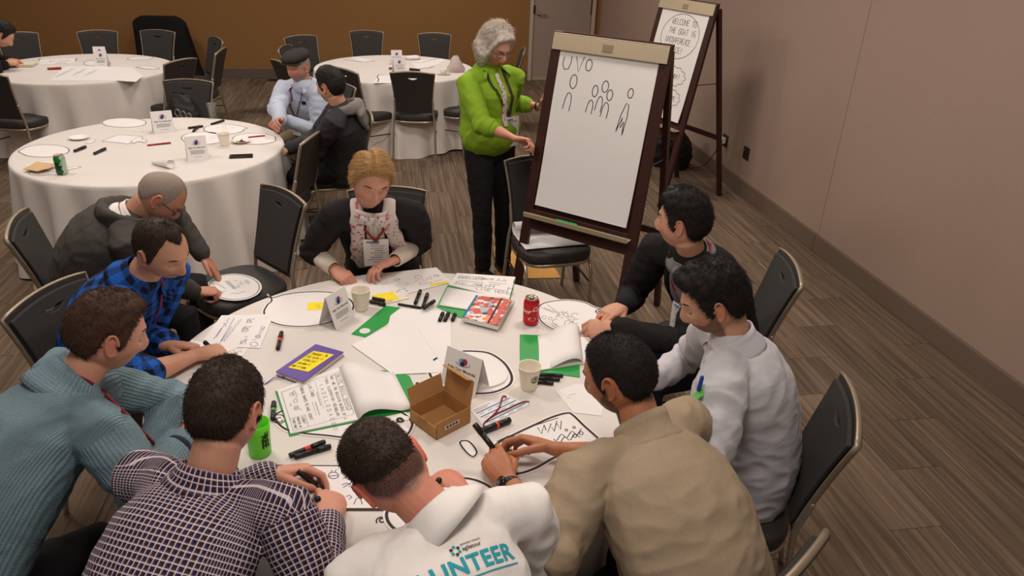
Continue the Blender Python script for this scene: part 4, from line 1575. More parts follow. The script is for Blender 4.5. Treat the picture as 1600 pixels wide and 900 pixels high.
# 4 man in blue flannel
p4 = person('flannel', 'person in blue black plaid flannel shirt with dark moustache, drawing at left',
    hpix(252, 388, 1.16), (-1.16, 2.74, .56), -18, look=(-14, 26, 6), neck=(.12, .15), hunch=.10, skin=SK_LIGHT,
    hair=dict(style='receding', thick=.004, top=.003, fade=.4, mat=HR_DARK, scalp=.85, seed=3.7, crown=.9, strands=5000, len=.010, flow=(0, .2, -.7), lift=.35, thin=.75, ty=-.03),
    shirt=F_PLAID, trousers=F_GREYP, girth=1.0, sw=.195, sleeve=('half', 'half'), sleeve_cut=(.30, .85), wr=.0045,
    beard=(.0, .9), lid=.95,
    arms=[dict(w=hpix(302, 556, .79), e=hpix(200, 596, .82), pole=(-.5, -.8, -.3), d=(.85, .5, -.03), n=(.1, .1, -1), pose='write', fwd=.05),
          dict(w=hpix(262, 540, .80), pole=(-.6, .5, -.6), d=(.95, -.1, -.02), n=(.1, -.4, -.8), pose='fist', fwd=.04)],
    **sit((-1.16, 2.74, .56), -18))

# 5 bald man in grey hoodie writing on a chair
p5 = person('bald', 'bald person in charcoal hoodie with glasses, bent over an oval card on a chair',
    hpix(252, 306, 1.08), (-1.42, 3.50, .56), 4, look=(0, 50, 0), neck=(.15, .11), hunch=.14, skin=SK_GREY,
    hair=dict(style='receding', thick=.0022, top=-.0018, fade=.0, mat=HR_GREY, scalp=.65, seed=3.7, thin=1.0, ty=0),
    shirt=F_CHAR, trousers=F_BLACKP, girth=1.12, sw=.20, wr=.006, shirt_r=1.05,
    arms=[dict(w=hpix(303, 456, .53), pole=(-.2, -.9, -.2), d=(.95, .25, -.08), n=(.1, .1, -1), pose='write', fwd=.06),
          dict(w=hpix(316, 398, .62), pole=(-.2, .9, .25), d=(.55, -.05, -.85), n=(-.75, -.1, -.5), pose='flat', fwd=.06)],
    beard=(.25, .2), **sit((-1.42, 3.50, .56), 4, sp=.18))

# 6 blonde woman with the scarf
p6 = person('scarf', 'blonde person with flowered scarf and black jacket seated at the back of the table',
    hpix(580, 282, 1.22), (-.06, 3.70, .56), -90, look=(12, 18, -8), neck=(.075, .16), hunch=.03, skin=SK_FAIR,
    hair=dict(style='pulled', thick=.012, top=.006, mat=HR_BLOND, scalp=.8, seed=6.2, brow=HR_BROWN, strands=12000, len=.042, flow=(0, -1, -.25), part=.014, lift=.06, rad=.0006, smat=HR_BLOND2),
    shirt=F_JACKET, trousers=F_BLACKP, girth=1.0, sw=.175, female=True, wr=.005, lid=.95, head_k=1.03, shirt_r=1.1, sleeve=('half', 'half'), sleeve_cut=(.25, .25),
    arms=[dict(w=hpix(522, 420, .80), e=hpix(488, 392, .84), pole=(-.9, .3, -.3), d=(.55, -.6, -.15), n=(.3, .1, -.9), pose='write', fwd=.03, L1=.27, L2=.235),
          dict(w=hpix(616, 407, .83), e=hpix(656, 378, .84), pole=(.9, .3, -.3), d=(-.85, -.45, -.1), n=(-.2, -.3, -.8), pose='relax', fwd=.03, L1=.27, L2=.235)],
    **sit((-.06, 3.70, .56), -90))

# 7 woman in green by the easel
gy = (.66, 4.74)
p7 = person('green', 'person with silver bob in lime green shirt standing beside the near easel',
    hpix(774, 72, 1.56), (gy[0] - .02, gy[1] + .03, .98), -62, look=(6, 26, 0), neck=(.055, .165), hunch=.03, skin=SK_FAIR,
    hair=dict(style='bob', thick=.020, top=.010, bob=.022, sweep=.012, mat=HR_WHITE, scalp=.8, seed=1.2, brow=HR_GREY, strands=8000, len=.05, flow=(0, -.3, -1), lift=.1, rad=.0007, nofront=1), shirt=F_GREEN, trousers=F_BLACKP,
    girth=1.16, sw=.185, female=True, wr=.005, upright=1, shirt_r=1.10, hem=-.09, sleeve=('half', 'half'), sleeve_cut=(.30, .55),
    arms=[dict(w=hpix(806, 217, 1.10), pole=(-.8, -.1, -.8), d=(.9, -.4, .0), n=(-.3, -.3, -.8), pose='grip', fwd=.03, L1=.30, L2=.24),
          dict(w=hpix(846, 166, 1.16), pole=(.4, .6, -.9), d=(.35, -.1, .9), n=(.55, -.8, .1), pose='grip', fwd=.03, L1=.29, L2=.25)],
    knees=[(gy[0] - .07, gy[1] - .06, .50), (gy[0] + .09, gy[1] + .02, .50)], ankles=[(gy[0] - .05, gy[1] - .02, .09), (gy[0] + .10, gy[1] + .06, .09)])

# 8 young man in black cardigan, looking at the easel
p8 = person('cardigan', 'dark haired person in black cardigan over grey top, turned to look at the easel',
    hpix(1068, 345, 1.20), (1.46, 2.78, .56), 200, look=(-56, 4, 0), neck=(.07, .165), hunch=.05, skin=SK_LIGHT,
    hair=dict(style='short', thick=.012, top=.012, fade=.2, mat=HR_BLACK, scalp=.9, seed=8.2, quiff=.014, strands=6000, len=.018, flow=(.1, .4, -.5), lift=.12),
    shirt=F_CARDI, trousers=F_DENIM, girth=1.0, sw=.19, wr=.006, shirt_r=1.04,
    arms=[dict(w=hpix(975, 478, .80), pole=(.3, .8, -.5), d=(-.9, -.5, -.05), n=(0, 0, -1), pose='relax', fwd=.05),
          dict(w=hpix(962, 513, .80), pole=(.5, -.6, -.6), d=(-.98, .14, .0), n=(.1, .5, -.85), pose='write', fwd=.05)],
    **sit((1.46, 2.78, .56), 190))

# 9 man in striped shirt
p9 = person('striped', 'bearded person in pale striped shirt with green tag on it, sitting at right',
    hpix(1116, 468, 1.20), (1.20, 1.93, .56), 160, look=(4, 24, 0), neck=(.08, .16), hunch=.06, skin=SK_LIGHT,
    hair=dict(style='short', thick=.013, top=.014, fade=.3, mat=HR_BLACK, scalp=.9, seed=9.2, quiff=.012, strands=6000, len=.016, flow=(0, .5, -.4), lift=.2),
    shirt=F_STRIPE, trousers=F_BLACKP, girth=1.02, sw=.195, wr=.010, shirt_r=1.06, beard=(.85, .5),
    arms=[dict(w=hpix(1016, 592, .79), pole=(.2, .7, -.7), d=(-.95, -.05, 0), n=(0, .2, -1), pose='relax', fwd=.05),
          dict(w=(.62, 1.62, .80), pole=(.3, -.7, -.7), d=(-.9, .3, 0), n=(0, .2, -1), pose='relax', fwd=.06)],
    **sit((1.20, 1.93, .56), 160))

# 10 man in the beige pullover
p10 = person('tan', 'person in beige pullover with watch, cropped black hair, drawing at lower right of the table',
    hpix(968, 586, 1.15), (.76, 1.20, .56), 118, look=(22, 22, 2), neck=(.12, .15), hunch=.10, skin=SK_TAN,
    hair=dict(style='short', thick=.005, top=.002, fade=.35, mat=HR_BLACK, scalp=.95, seed=5.2, strands=8000, len=.007, flow=(0, .15, -.4), lift=.8, rad=.0005),
    shirt=F_BEIGE, trousers=F_DENIM, girth=1.10, sw=.205, wr=.008, shirt_r=1.08, sleeve=('half', 'half'), sleeve_cut=(.35, .32), beard=(1.0, .9),
    arms=[dict(w=hpix(862, 700, .81), pole=(.9, .1, -.5), d=(-.78, .42, .12), n=(-.40, -.50, -.75), pose='hold', fwd=.06),
          dict(w=hpix(793, 752, .80), e=hpix(868, 858, .88), pole=(-.6, -.8, -.2), d=(-.34, .90, .22), n=(.35, .30, -.85), pose='hold', fwd=.05)],
    **sit((.76, 1.20, .56), 118))

# 11 man in flat cap
p11 = person('cap', 'bearded person in dark flat cap and pale blue shirt at the middle table',
    hpix(466, 104, 1.17), (-.58, 6.55, .57), 228, look=(6, 6, 2), neck=(.04, .165), hunch=.02, skin=SK_GREY,
    hair=dict(style='short', thick=.003, mat=HR_GREY, scalp=.7, seed=5.2), shirt=F_PALEBLUE, trousers=F_KHAKI, girth=1.22, sw=.20, wr=.006,
    shirt_r=1.08, beard=(.8, .8),
    arms=[dict(w=hpix(438, 190, .84), pole=(-.9, .2, -.5), d=(-.25, -.8, .15), n=(.6, -.1, -.5), pose='relax', fwd=.03),
          dict(w=hpix(448, 188, .80), pole=(.7, -.1, -.7), d=(-.75, -.4, .0), n=(-.2, .2, -.8), pose='grip', fwd=.04)],
    **sit((-.58, 6.55, .57), 228))

# 12 man in dark heather hoodie
p12 = person('hood', 'dark haired person in heathered black hoodie with light hood, turned away at the middle table',
    hpix(516, 134, 1.18), (-.34, 5.62, .57), 178, look=(-30, 10, 0), neck=(.06, .165), hunch=.05, skin=SK_LIGHT,
    hair=dict(style='short', thick=.012, top=.012, fade=.3, mat=HR_BLACK, scalp=.9, seed=1.8), shirt=F_DARKJ, trousers=F_BLACKP, girth=1.04, sw=.20, wr=.006,
    shirt_r=1.06,
    arms=[dict(w=hpix(452, 232, .72), pole=(.2, .8, -.5), d=(-.9, -.1, -.25), n=(0, 0, -1), pose='relax', fwd=.04),
          dict(w=hpix(472, 222, .74), pole=(.3, -.8, -.5), d=(-.8, -.35, -.45), n=(-.35, -.2, -.9), pose='relax', fwd=.04)],
    **sit((-.34, 5.62, .57), 178))

# 13 person cut by the left picture edge
p13 = person('far', 'dark haired person in black at the far left table, half cut by the picture edge',
    (-3.66, 8.28, 1.08), (-4.20, 8.05, .57), 22, look=(0, 40, 0), neck=(.13, .14), hunch=.10, skin=SK_LIGHT,
    hair=dict(style='short', thick=.014, top=.014, mat=HR_BLACK, scalp=.9, seed=2.8), shirt=F_CARDI, trousers=F_BLACKP, girth=1.0, sw=.185,
    arms=[dict(w=(-3.73, 8.36, .80), pole=(0, -.8, -.5), d=(.9, .35, .05), n=(0, .6, -.8), pose='write', fwd=.04),
          dict(w=(-3.75, 8.50, .80), pole=(-.3, .8, -.5), d=(.95, -.1, 0), n=(0, -.5, -.8), pose='relax', fwd=.04)],
    **sit((-4.28, 8.05, .57), 22))
# ---------------------------------------------------------------- things worn
def cuff(p, i, t0, t1, r0, r1, mt, name='cuff', n=20):
    a, b = p['el'][i], p['w'][i]
    d = b - a
    g = G()
    vs, fs = [], []
    u = d.normalized(); s = u.cross(Z).normalized(); w = u.cross(s)
    prof = [(t0, r0 * .9), (t0 + .004, r0), ((t0 + t1) / 2, (r0 + r1) / 2 * 1.02), (t1 - .004, r1), (t1, r1 * .93), (t1 - .02, r1 * .8)]
    for t, r in prof:
        for k in range(n):
            an = 2 * PI * k / n
            vs.append(a + d * t + (s * math.cos(an) + w * math.sin(an)) * r)
    for j in range(len(prof) - 1):
        for k in range(n):
            fs.append((j * n + k, j * n + (k + 1) % n, (j + 1) * n + (k + 1) % n, (j + 1) * n + k))
    o = g.add(vs, fs).build(name, mt, p['root'])
    uv = o.data.uv_layers.new(name='cloth')
    for lp in o.data.loops:
        q = lp.vertex_index
        uv.data[lp.index].uv = ((q % n) / n * .35, (q // n) * .017)
    return o


def chest(p, side, down, out=.30):
    """a point in front of the chest: side to the right, down from the neck base"""
    return p['N'] + p['r'] * side - p['top'] * down + p['f'] * out


def lanyard(p, drop=.34, mt=None, ex=0.0, off=.006, w=.0055, badge=(.095, .135), swing=0.0, show_badge=True, bx=0.0, yaw=0.0, lean=0.0):
    N, f, r = p['N'], p['f'], p['r']
    ax = (p['mid'] - N).normalized()
    rr = p['neck_r'] + .020 + ex
    fr = (f - ax * f.dot(ax)).normalized()
    bot = p['bvh'].find_nearest(chest(p, bx, drop, .12))[0] + f * .012
    for s in (1, -1):
        pts = [N - fr * rr * 1.0 + ax * .045]
        for a in (150, 120, 90, 60):
            q = math.radians(a)
            pts.append(N + fr * (rr * math.cos(q)) + r * (s * rr * 1.05 * math.sin(q)) + ax * (.042 - .055 * (1 - a / 150)))
        path = pts[:4] + drape(pts[4:], p['bvh'], .006, 2)
        lower = [chest(p, s * .062, .06, .12), chest(p, s * .045 + bx * .4, drop * .5, .12), bot]
        path += drape([pts[-1]] + lower, p['bvh'], off, 5)[1:]
        G().tube(path, [(w, .0012)] * len(path), side=r, n=6).build('lanyard', mt or LANYARD, p['root'])
    if show_badge:
        e = empty('name_badge', bot)
        e.parent = p['root']
        e.matrix_parent_inverse = mw(p['root']).inverted()
        hdg = math.atan2(f.y, f.x) + yaw
        e.rotation_euler = (lean, swing, hdg - PI / 2)
        bw, bh = badge
        G().box((0, .004, -bh / 2), (bw, .0016, bh)).build('card', M['paper'], e, False, world=False)
        ink = G()
        rnd = random.Random(int(drop * 1000))
        for k in range(9):
            z = -bh * (.16 + .085 * k)
            l = bw * rnd.uniform(.3, .75)
            ink.box((rnd.uniform(-.2, .2) * (bw - l), .0052, z), (l, .0004, bh * (.028 if k % 3 else .045)))
        ink.build('print', M['ink_grey'], e, False, world=False)
        G().box((bw * .12, .0053, -bh * .10), (bw * .5, .0004, bh * .05)).build('print', M['ink_blue'], e, False, world=False)
        G().box((0, .004, .004), (.012, .004, .014)).build('clip', M['chrome'], e, False, world=False)


def glasses(p, mt, name='glasses'):
    hw, k = p['hw'], p['hk']
    g = G()
    for s in (1, -1):
        ring = []
        for a in range(17):
            q = 2 * PI * a / 16
            ring.append(np.array((s * .033 + .024 * math.cos(q), .098 - .012 * abs(.6 + s * math.cos(q) * .6) , -.002 + .017 * math.sin(q))) * k)
        g.tube([tuple(v) for v in hw(np.array(ring))], [.0016] * 17, n=6)
        tm = np.array([(s * .058, .086, .004), (s * .073, .05, .006), (s * .080, .01, .008), (s * .080, -.012, -.006)]) * k
        g.tube([tuple(v) for v in hw(tm)], [.0016] * 4, n=6)
    br = np.array([(-.010, .100, .002), (0, .103, .006), (.010, .100, .002)]) * k
    g.tube([tuple(v) for v in hw(br)], [.0016] * 3, n=6)
    return g.build(name, mt, p['root'])


# check shirt: collar and cuffs
collar(p2, F_CHECK, h=.045, r=1.12, tilt=.05)
cuff(p2, 0, .80, 1.0, .044, .040, F_CHECK)
cuff(p2, 1, .80, 1.0, .044, .040, F_CHECK)
collar(p1, F_WHITE, h=.030, r=1.16, flare=.010, name='polo_collar')
cuff(p1, 0, .05, .13, .062, .064, F_WHITE, 'sleeve_hem'); cuff(p1, 1, .05, .16, .062, .064, F_WHITE, 'sleeve_hem')
collar(p3, F_KNIT, h=.050, r=1.20, flare=.010, thick=.010, open_deg=14, name='shawl_collar')
cuff(p3, 0, .70, .80, .050, .049, F_NAVY, 'navy_band'); cuff(p3, 0, .80, .96, .049, .042, F_KNIT)
cuff(p3, 1, .66, .76, .050, .049, F_NAVY, 'navy_band'); cuff(p3, 1, .76, .92, .049, .043, F_KNIT)
lp_ = []
for x, y in ((86, 556), (96, 570), (116, 584), (142, 598), (166, 616), (192, 642), (216, 664)):
    d_ = (pix(x, y, .5) - CAM_C).normalized()
    h_ = p3['bvh'].ray_cast(CAM_C, d_)
    c_ = h_[0] if h_[0] and (h_[0] - p3['N']).length < .5 else p3['bvh'].find_nearest(CAM_C + d_ * (p3['N'] - CAM_C).length)[0]
    lp_.append(c_ + (CAM_C - c_).normalized() * .018)
G().tube(lp_, [(.0046, .0014)] * len(lp_), side=(0, 0, 1), n=6).build('lanyard', LANYARD, p3['root'])
G().box(lp_[-1] + V((0, 0, -.06)), (.09, .0016, .125), Matrix.Rotation(math.radians(-35), 3, 'Z')).build('name_badge', M['paper'], p3['root'], False)
collar(p4, F_PLAID, h=.040, r=1.14)
cuff(p4, 0, .18, .34, .058, .055, F_PLAID, 'rolled_sleeve')
lanyard(p4, .36)
collar(p5, F_WHITE, h=.036, r=1.06, flare=.006, name='white_collar')
cuff(p5, 0, .93, 1.0, .037, .035, F_WHITE, 'white_cuff'); cuff(p5, 1, .93, 1.0, .037, .035, F_WHITE, 'white_cuff')
lanyard(p5, .36, show_badge=True)
glasses(p5, M['black_plastic'])
collar(p8, F_GREYTEE, h=.020, r=1.10, flare=.008, thick=.002, open_deg=0, name='tee_neckband')
collar(p9, F_STRIPE, h=.042, r=1.08, flare=.010)
cuff(p9, 0, .86, 1.02, .043, .040, F_STRIPE)
collar(p10, F_BEIGE, h=.052, r=1.20, flare=.003, thick=.006, open_deg=24, drop=.004, name='stand_collar')
cuff(p10, 0, .30, .40, .060, .056, F_BEIGE, 'pushed_sleeve'); cuff(p10, 1, .28, .38, .060, .056, F_BEIGE, 'pushed_sleeve')
cuff(p10, 1, .34, .46, .050, .047, plain_fabric('grey_shirt_cuff', (112, 112, 116)), 'shirt_cuff')
collar(p11, F_PALEBLUE, h=.040, r=1.15, flare=.016, open_deg=40)
lanyard(p11, .30)
lanyard(p12, .34)
collar(p7, F_GREEN, h=.036, r=1.20, flare=.022, open_deg=42)
lanyard(p8, .24)
lanyard(p6, .18, off=.026, badge=(.115, .16), lean=-.3)
lanyard(p7, .27, mt=M['ink_brown'], badge=(.13, .19), bx=-.04, w=.010)
glasses(p7, M['ink_brown'])


def hood(p, mt, R=.105, th=.042, drop=.0, back=.03):
    N, f, r, ax = p['N'], p['f'], p['r'], (p['mid'] - p['N']).normalized()
    pts, rad = [], []
    for k in range(15):
        a = math.radians(42 + 276 * k / 14)
        b = .5 - .5 * math.cos(a)          # 1 at the back
        pts.append(N - f * back * b + f * (R * math.cos(a)) + r * (R * 1.02 * math.sin(a)) + ax * (-.035 + .055 * b - drop))
        rad.append((th * (.45 + .75 * b), th * (.35 + .35 * b)))
    g = G()
    g.tube(pts, rad, side=ax, n=14)
    a, b = N - f * (R + back) + ax * .0, N - f * (R + back + .01) - p['top'] * .17
    g.tube([a + ax * .015, a * .6 + b * .4, b], [(.11, .04), (.10, .032), (.04, .014)], side=r, n=16)
    me = evaluated(g, 'hood', .008, 6)
    P = arr(me); setco(me, P + normals(me) * (.006 * vnoise(P, 22, 3))[:, None])
    me.name = 'hood'; me.materials.append(mt)
    me.polygons.foreach_set('use_smooth', [True] * len(me.polygons))
    uv = me.uv_layers.new(name='cloth')
    for lp in me.loops:
        c = P[lp.vertex_index]
        uv.data[lp.index].uv = (c[0] + c[1], c[2])
    return link('hood', me, p['root'], world=True)


hood(p5, F_CHAR, .112, .048, drop=-.045)
hood(p12, F_LGREY, .105, .040, drop=-.02)


def ribbon(p, pts, w, th, mt, name, off=.008, side=None, sub=5):
    path = drape(pts, p['bvh'], off, sub)
    n = len(path)
    ws = w if isinstance(w, list) else [w] * 2
    rad = [(ws[0] + (ws[-1] - ws[0]) * i / (n - 1), th) for i in range(n)]
    o = G().tube(path, rad, side=side or p['r'], n=14).build(name, mt, p['root'])
    P = arr(o.data)
    uv = o.data.uv_layers.new(name='cloth')
    for lp in o.data.loops:
        c = V(P[lp.vertex_index]) - p['N']
        uv.data[lp.index].uv = (c.dot(p['r']), c.dot(p['top']))
    return o


# grey top showing between the cardigan fronts
ribbon(p8, [chest(p8, 0, .03, .10), chest(p8, 0, .16, .14), chest(p8, .0, .36, .14)], [.045, .070], .004, F_GREYTEE, 'grey_top', .002)
for s in (1, -1):
    ribbon(p8, [chest(p8, s * .055, -.02, -.02), chest(p8, s * .062, .08, .12), chest(p8, s * .085, .22, .14), chest(p8, s * .09, .38, .14)], [.016, .018], .006, F_CARDI, 'cardigan_edge', .007)


def floral():
    m, nt, b, N, L = node_mat('flowered_scarf_cloth')
    uv = N.new('ShaderNodeUVMap'); uv.uv_map = 'cloth'
    c = srgb(206, 192, 188)
    prev = None
    for i, (sc, th, colr, off) in enumerate(((34, .30, (186, 60, 84), 0), (52, .26, (84, 84, 100), 3.7), (44, .22, (120, 128, 92), 8.1), (60, .2, (60, 64, 110), 5.3), (30, .16, (214, 120, 140), 0))):
        mp = N.new('ShaderNodeMapping'); mp.inputs['Location'].default_value = (off, off * .7, 0)
        L(uv.outputs[0], mp.inputs['Vector'])
        vo = N.new('ShaderNodeTexVoronoi'); vo.inputs['Scale'].default_value = sc
        L(mp.outputs[0], vo.inputs['Vector'])
        ns = N.new('ShaderNodeTexNoise'); ns.inputs['Scale'].default_value = sc * 2.4
        L(mp.outputs[0], ns.inputs['Vector'])
        d = op(N, L, 'ADD', vo.outputs['Distance'], op(N, L, 'MULTIPLY', ns.outputs['Fac'], .30))
        f = op(N, L, 'LESS_THAN', d, th + .12)
        big = N.new('ShaderNodeTexNoise'); big.inputs['Scale'].default_value = 16
        L(mp.outputs[0], big.inputs['Vector'])
        f = op(N, L, 'MULTIPLY', f, op(N, L, 'GREATER_THAN', big.outputs['Fac'], .42))
        prev = fmix(N, L, op(N, L, 'MULTIPLY', f, .85), prev if prev is not None else c, srgb(*colr))
    L(prev, b.inputs['Base Color'])
    b.inputs['Roughness'].default_value = .85
    weave_bump(N, L, b, uv, 500, .2)
    return m


F_FLORAL = floral()
ribbon(p6, [chest(p6, 0, .02, .10), chest(p6, 0, .18, .14), chest(p6, 0, .34, .14)], [.035, .045], .006, fine_stripe_fabric('cream_striped_top', (214, 206, 196), (176, 166, 156), .02, .2), 'striped_top', .003)
ribbon(p6, [chest(p6, .075, -.03, -.02), chest(p6, .078, .05, .10), chest(p6, .072, .20, .14), chest(p6, .066, .34, .14), chest(p6, .050, .42, .14)], [.028, .038], .011, F_FLORAL, 'scarf_end', .014)
ribbon(p6, [chest(p6, -.075, -.03, -.02), chest(p6, -.078, .05, .10), chest(p6, -.080, .20, .14), chest(p6, -.080, .36, .14)], [.028, .042], .011, F_FLORAL, 'scarf_end', .014)
_N, _f, _r, _ax = p6['N'], p6['f'], p6['r'], (p6['mid'] - p6['N']).normalized()
for R_, hgt, th, nm in ((.088, .004, .024, 'scarf_wrap'), (.076, .030, .017, 'scarf_wrap')):
    pts = []
    for k in range(21):
        a = 2 * PI * k / 20
        pts.append(_N + _f * (R_ * 1.02 * math.cos(a) + .012) + _r * (R_ * 1.12 * math.sin(a)) + _ax * (hgt - .030 * (.5 + .5 * math.cos(a)) + .006 * math.sin(3 * a)))
    o = G().tube(pts, [(th * (1 + .15 * math.sin(5 * k)), th * .6) for k in range(21)], side=_ax, n=14, caps=False).build(nm, F_FLORAL, p6['root'])
    P_ = arr(o.data); uv = o.data.uv_layers.new(name='cloth')
    for lp in o.data.loops:
        c = V(P_[lp.vertex_index]) - _N
        uv.data[lp.index].uv = (math.atan2(c.dot(_r), c.dot(_f)) * .09, c.dot(_ax))
for i in (0, 1):
    cuff(p6, i, .36, .98, .044, .034, F_CREAM, 'knit_sleeve')
for s in (1, -1):
    e = p6['hw'](np.array([(s * .081, .002, -.038)]) * p6['hk'])[0]
    G().lathe([(.0, -.004), (.003, -.003), (.0042, 0), (.003, .003), (0, .004)], tuple(e), n=10, closed=False).build('earring', M['bronze'], p6['root'])
# tied back tail of blond hair
q = p6['hw'](np.array([(0, -.098, -.02), (.01, -.118, -.035), (.015, -.125, -.075), (.012, -.112, -.115)]) * p6['hk'])
G().tube([tuple(v) for v in q], [.022, .026, .022, .010], n=14).build('hair_tail', HR_BLOND, p6['root'])
# lime green shirt: front placket and pocket logo, patterned inner strip
ribbon(p7, [chest(p7, 0, -.01, .10), chest(p7, 0, .14, .14), chest(p7, 0, .33, .16)], [.014, .020], .006, F_FLORAL, 'printed_neckband', .006)
cuff(p7, 0, .16, .34, .060, .056, F_GREEN, 'rolled_sleeve'); cuff(p7, 1, .42, .58, .056, .052, F_GREEN, 'rolled_sleeve')
cuff(p7, 1, .86, .90, .033, .033, M['black_plastic'], 'bracelet')
# flat cap
hw_, k_ = p11['hw'], p11['hk']
vs, fs = [], []
for i in range(13):
    th = PI * .5 * i / 12
    for k in range(32):
        a = 2 * PI * k / 32
        x, y, z = math.cos(a) * math.sin(th + .0), math.sin(a) * math.sin(th), math.cos(th)
        bulge = 1 + .12 * math.sin(2 * th)
        vs.append((x * .098 * bulge, y * .122 * bulge + .012 * (1 - z), z * .062 + .068 - .012 * y + .003 * math.sin(7 * a) * math.sin(2 * th)))
for k in range(32):
    a = 2 * PI * k / 32
    vs.append((math.cos(a) * .084, math.sin(a) * .106 + .006, .055 - .012 * math.sin(a)))
for i in range(13):
    for k in range(32):
        fs.append((i * 32 + k, i * 32 + (k + 1) % 32, (i + 1) * 32 + (k + 1) % 32, (i + 1) * 32 + k))
F_CAP = plain_fabric('dark_wool_cap_cloth', (44, 41, 39), (56, 52, 49), 150, .4)
o = G().add([tuple(v) for v in hw_(np.array(vs) * k_)], fs).build('flat_cap', F_CAP, p11['root'])
b = []
for rr, dz in ((.080, .060), (.108, .056), (.128, .050), (.128, .046), (.108, .052), (.080, .056)):
    for k in range(17):
        a = math.radians(28 + 124 * k / 16)
        b.append((math.cos(a) * rr * .86, math.sin(a) * rr * 1.03 + .012, dz + .010 * abs(math.cos(a)) * -1))
fb = [(i * 17 + k, i * 17 + k + 1, (i + 1) * 17 + k + 1, (i + 1) * 17 + k) for i in range(5) for k in range(16)]
o2 = G().add([tuple(v) for v in hw_(np.array(b) * k_)], fb).build('cap_peak', F_CAP, o)
# breast pocket card on the pale blue shirt and grey patch
c = p11['bvh'].find_nearest(chest(p11, -.09, .15, .14))
G().box(c[0] + c[1] * .004, (.035, .004, .025), V((0, 1, 0)).rotation_difference(c[1]).to_matrix()).build('pocket_tag', M['ink'], p11['root'], False)
# moustache
mp = p4['hw'](np.array([(x * .001, .1092 - abs(x) * .00035 - (x / 30.0) ** 2 * .006, -.0585 - (abs(x) / 28.0) ** 2 * .007) for x in (-27, -18, -9, 0, 9, 18, 27)]) * p4['hk'])
G().tube([tuple(v) for v in mp], [(.0025, .002), (.0048, .004), (.0055, .005), (.0045, .0045), (.0055, .005), (.0048, .004), (.0025, .002)], n=8).build('moustache', HR_BLACK, p4['root'])
# wrist watch of the man in beige
a, b = p10['el'][1], p10['w'][1]
d = (b - a).normalized()
cpt = b - d * .028
ring = []
s = d.cross(Z).normalized(); w = s.cross(d)
for k in range(25):
    q = 2 * PI * k / 24
    ring.append(cpt + s * (.0315 * math.cos(q)) + w * (.0255 * math.sin(q)))
wt = G().tube(ring, [(.011, .0025)] * 25, side=d, n=8, caps=False).build('wrist_watch', M['black_plastic'], p10['root'])
g = G()
g.lathe([(.019, 0), (.021, .003), (.021, .008), (.018, .011), (.0, .0112)], n=24, closed=False)
fc_n = (w * .45 - s * .9).normalized()
Rw = Z.rotation_difference(fc_n).to_matrix()
cc = cpt + fc_n * .027
g.v = [tuple(Rw @ V(p) + cc) for p in g.v]
g.build('watch_face', mat('dark_watch_glass', (24, 24, 26), .12, spec=.6), wt)
# green tag and blue pen clipped to the striped shirt
c = p9['bvh'].find_nearest(pix(1078, 612, 1.02))
qn = c[1]
Rq = V((0, 1, 0)).rotation_difference(qn).to_matrix()
cl = c[0] + qn * .012
tagm = mat('lime_green_tag', (98, 196, 88), .5)
G().box(cl + V((0, 0, .0)), (.034, .003, .05), Rq).build('pocket_tag', tagm, p9['root'], False)
G().box(cl + V((0, 0, -.045)) + qn * .002, (.034, .003, .05), Rq).build('pocket_tag', mat('pale_mint_tag', (170, 214, 200), .5), p9['root'], False)
G().tube([cl + V((0, 0, .02)), cl + V((.004, 0, .062))], [.007, .006], n=10).build('pocket_pen', mat('blue_pen_plastic', (40, 70, 170), .35), p9['root'])
# print on the back of the white shirt
def flat_text(body, size, bold=0.0, align='LEFT', space=1.0):
    cu = bpy.data.curves.new('lettering', 'FONT')
    cu.body = body; cu.size = size; cu.offset = bold; cu.align_x = align; cu.space_character = space
    cu.resolution_u = 3
    o = bpy.data.objects.new('tmp', cu); COL.objects.link(o)
    dg = bpy.context.evaluated_depsgraph_get()
    me = bpy.data.meshes.new_from_object(o.evaluated_get(dg))
    bpy.data.objects.remove(o); bpy.data.curves.remove(cu)
    v = [tuple(q.co) for q in me.vertices]; f = [tuple(q.vertices) for q in me.polygons]
    bpy.data.meshes.remove(me)
    return v, f


def subdiv(v, f, cuts):
    bm = bmesh.new()
    vv = [bm.verts.new(q) for q in v]
    for q in f:
        try: bm.faces.new([vv[i] for i in q])
        except ValueError: pass
    bmesh.ops.triangulate(bm, faces=bm.faces[:])
    for _ in range(cuts):
        bmesh.ops.subdivide_edges(bm, edges=[e for e in bm.edges if e.calc_length() > .008], cuts=1)
        bmesh.ops.triangulate(bm, faces=bm.faces[:])
    bm.verts.index_update()
    v2 = [tuple(q.co) for q in bm.verts]; f2 = [tuple(q.index for q in fc.verts) for fc in bm.faces]
    bm.free()
    return v2, f2


def print_on(p, v, f, origin, xa, ya, nrm, mt, name, off=.0022):
    v, f = subdiv(v, f, 4)
    g = G()
    out = []
    for q in v:
        w = origin + xa * q[0] + ya * q[1]
        h = p['bvh'].ray_cast(w + nrm * .4, -nrm)
        if h[0] is None:
            h = p['bvh'].find_nearest(w)
        out.append(h[0] + nrm * off)
    g.add(out, f)
    return g.build(name, mt, p['shirt'])
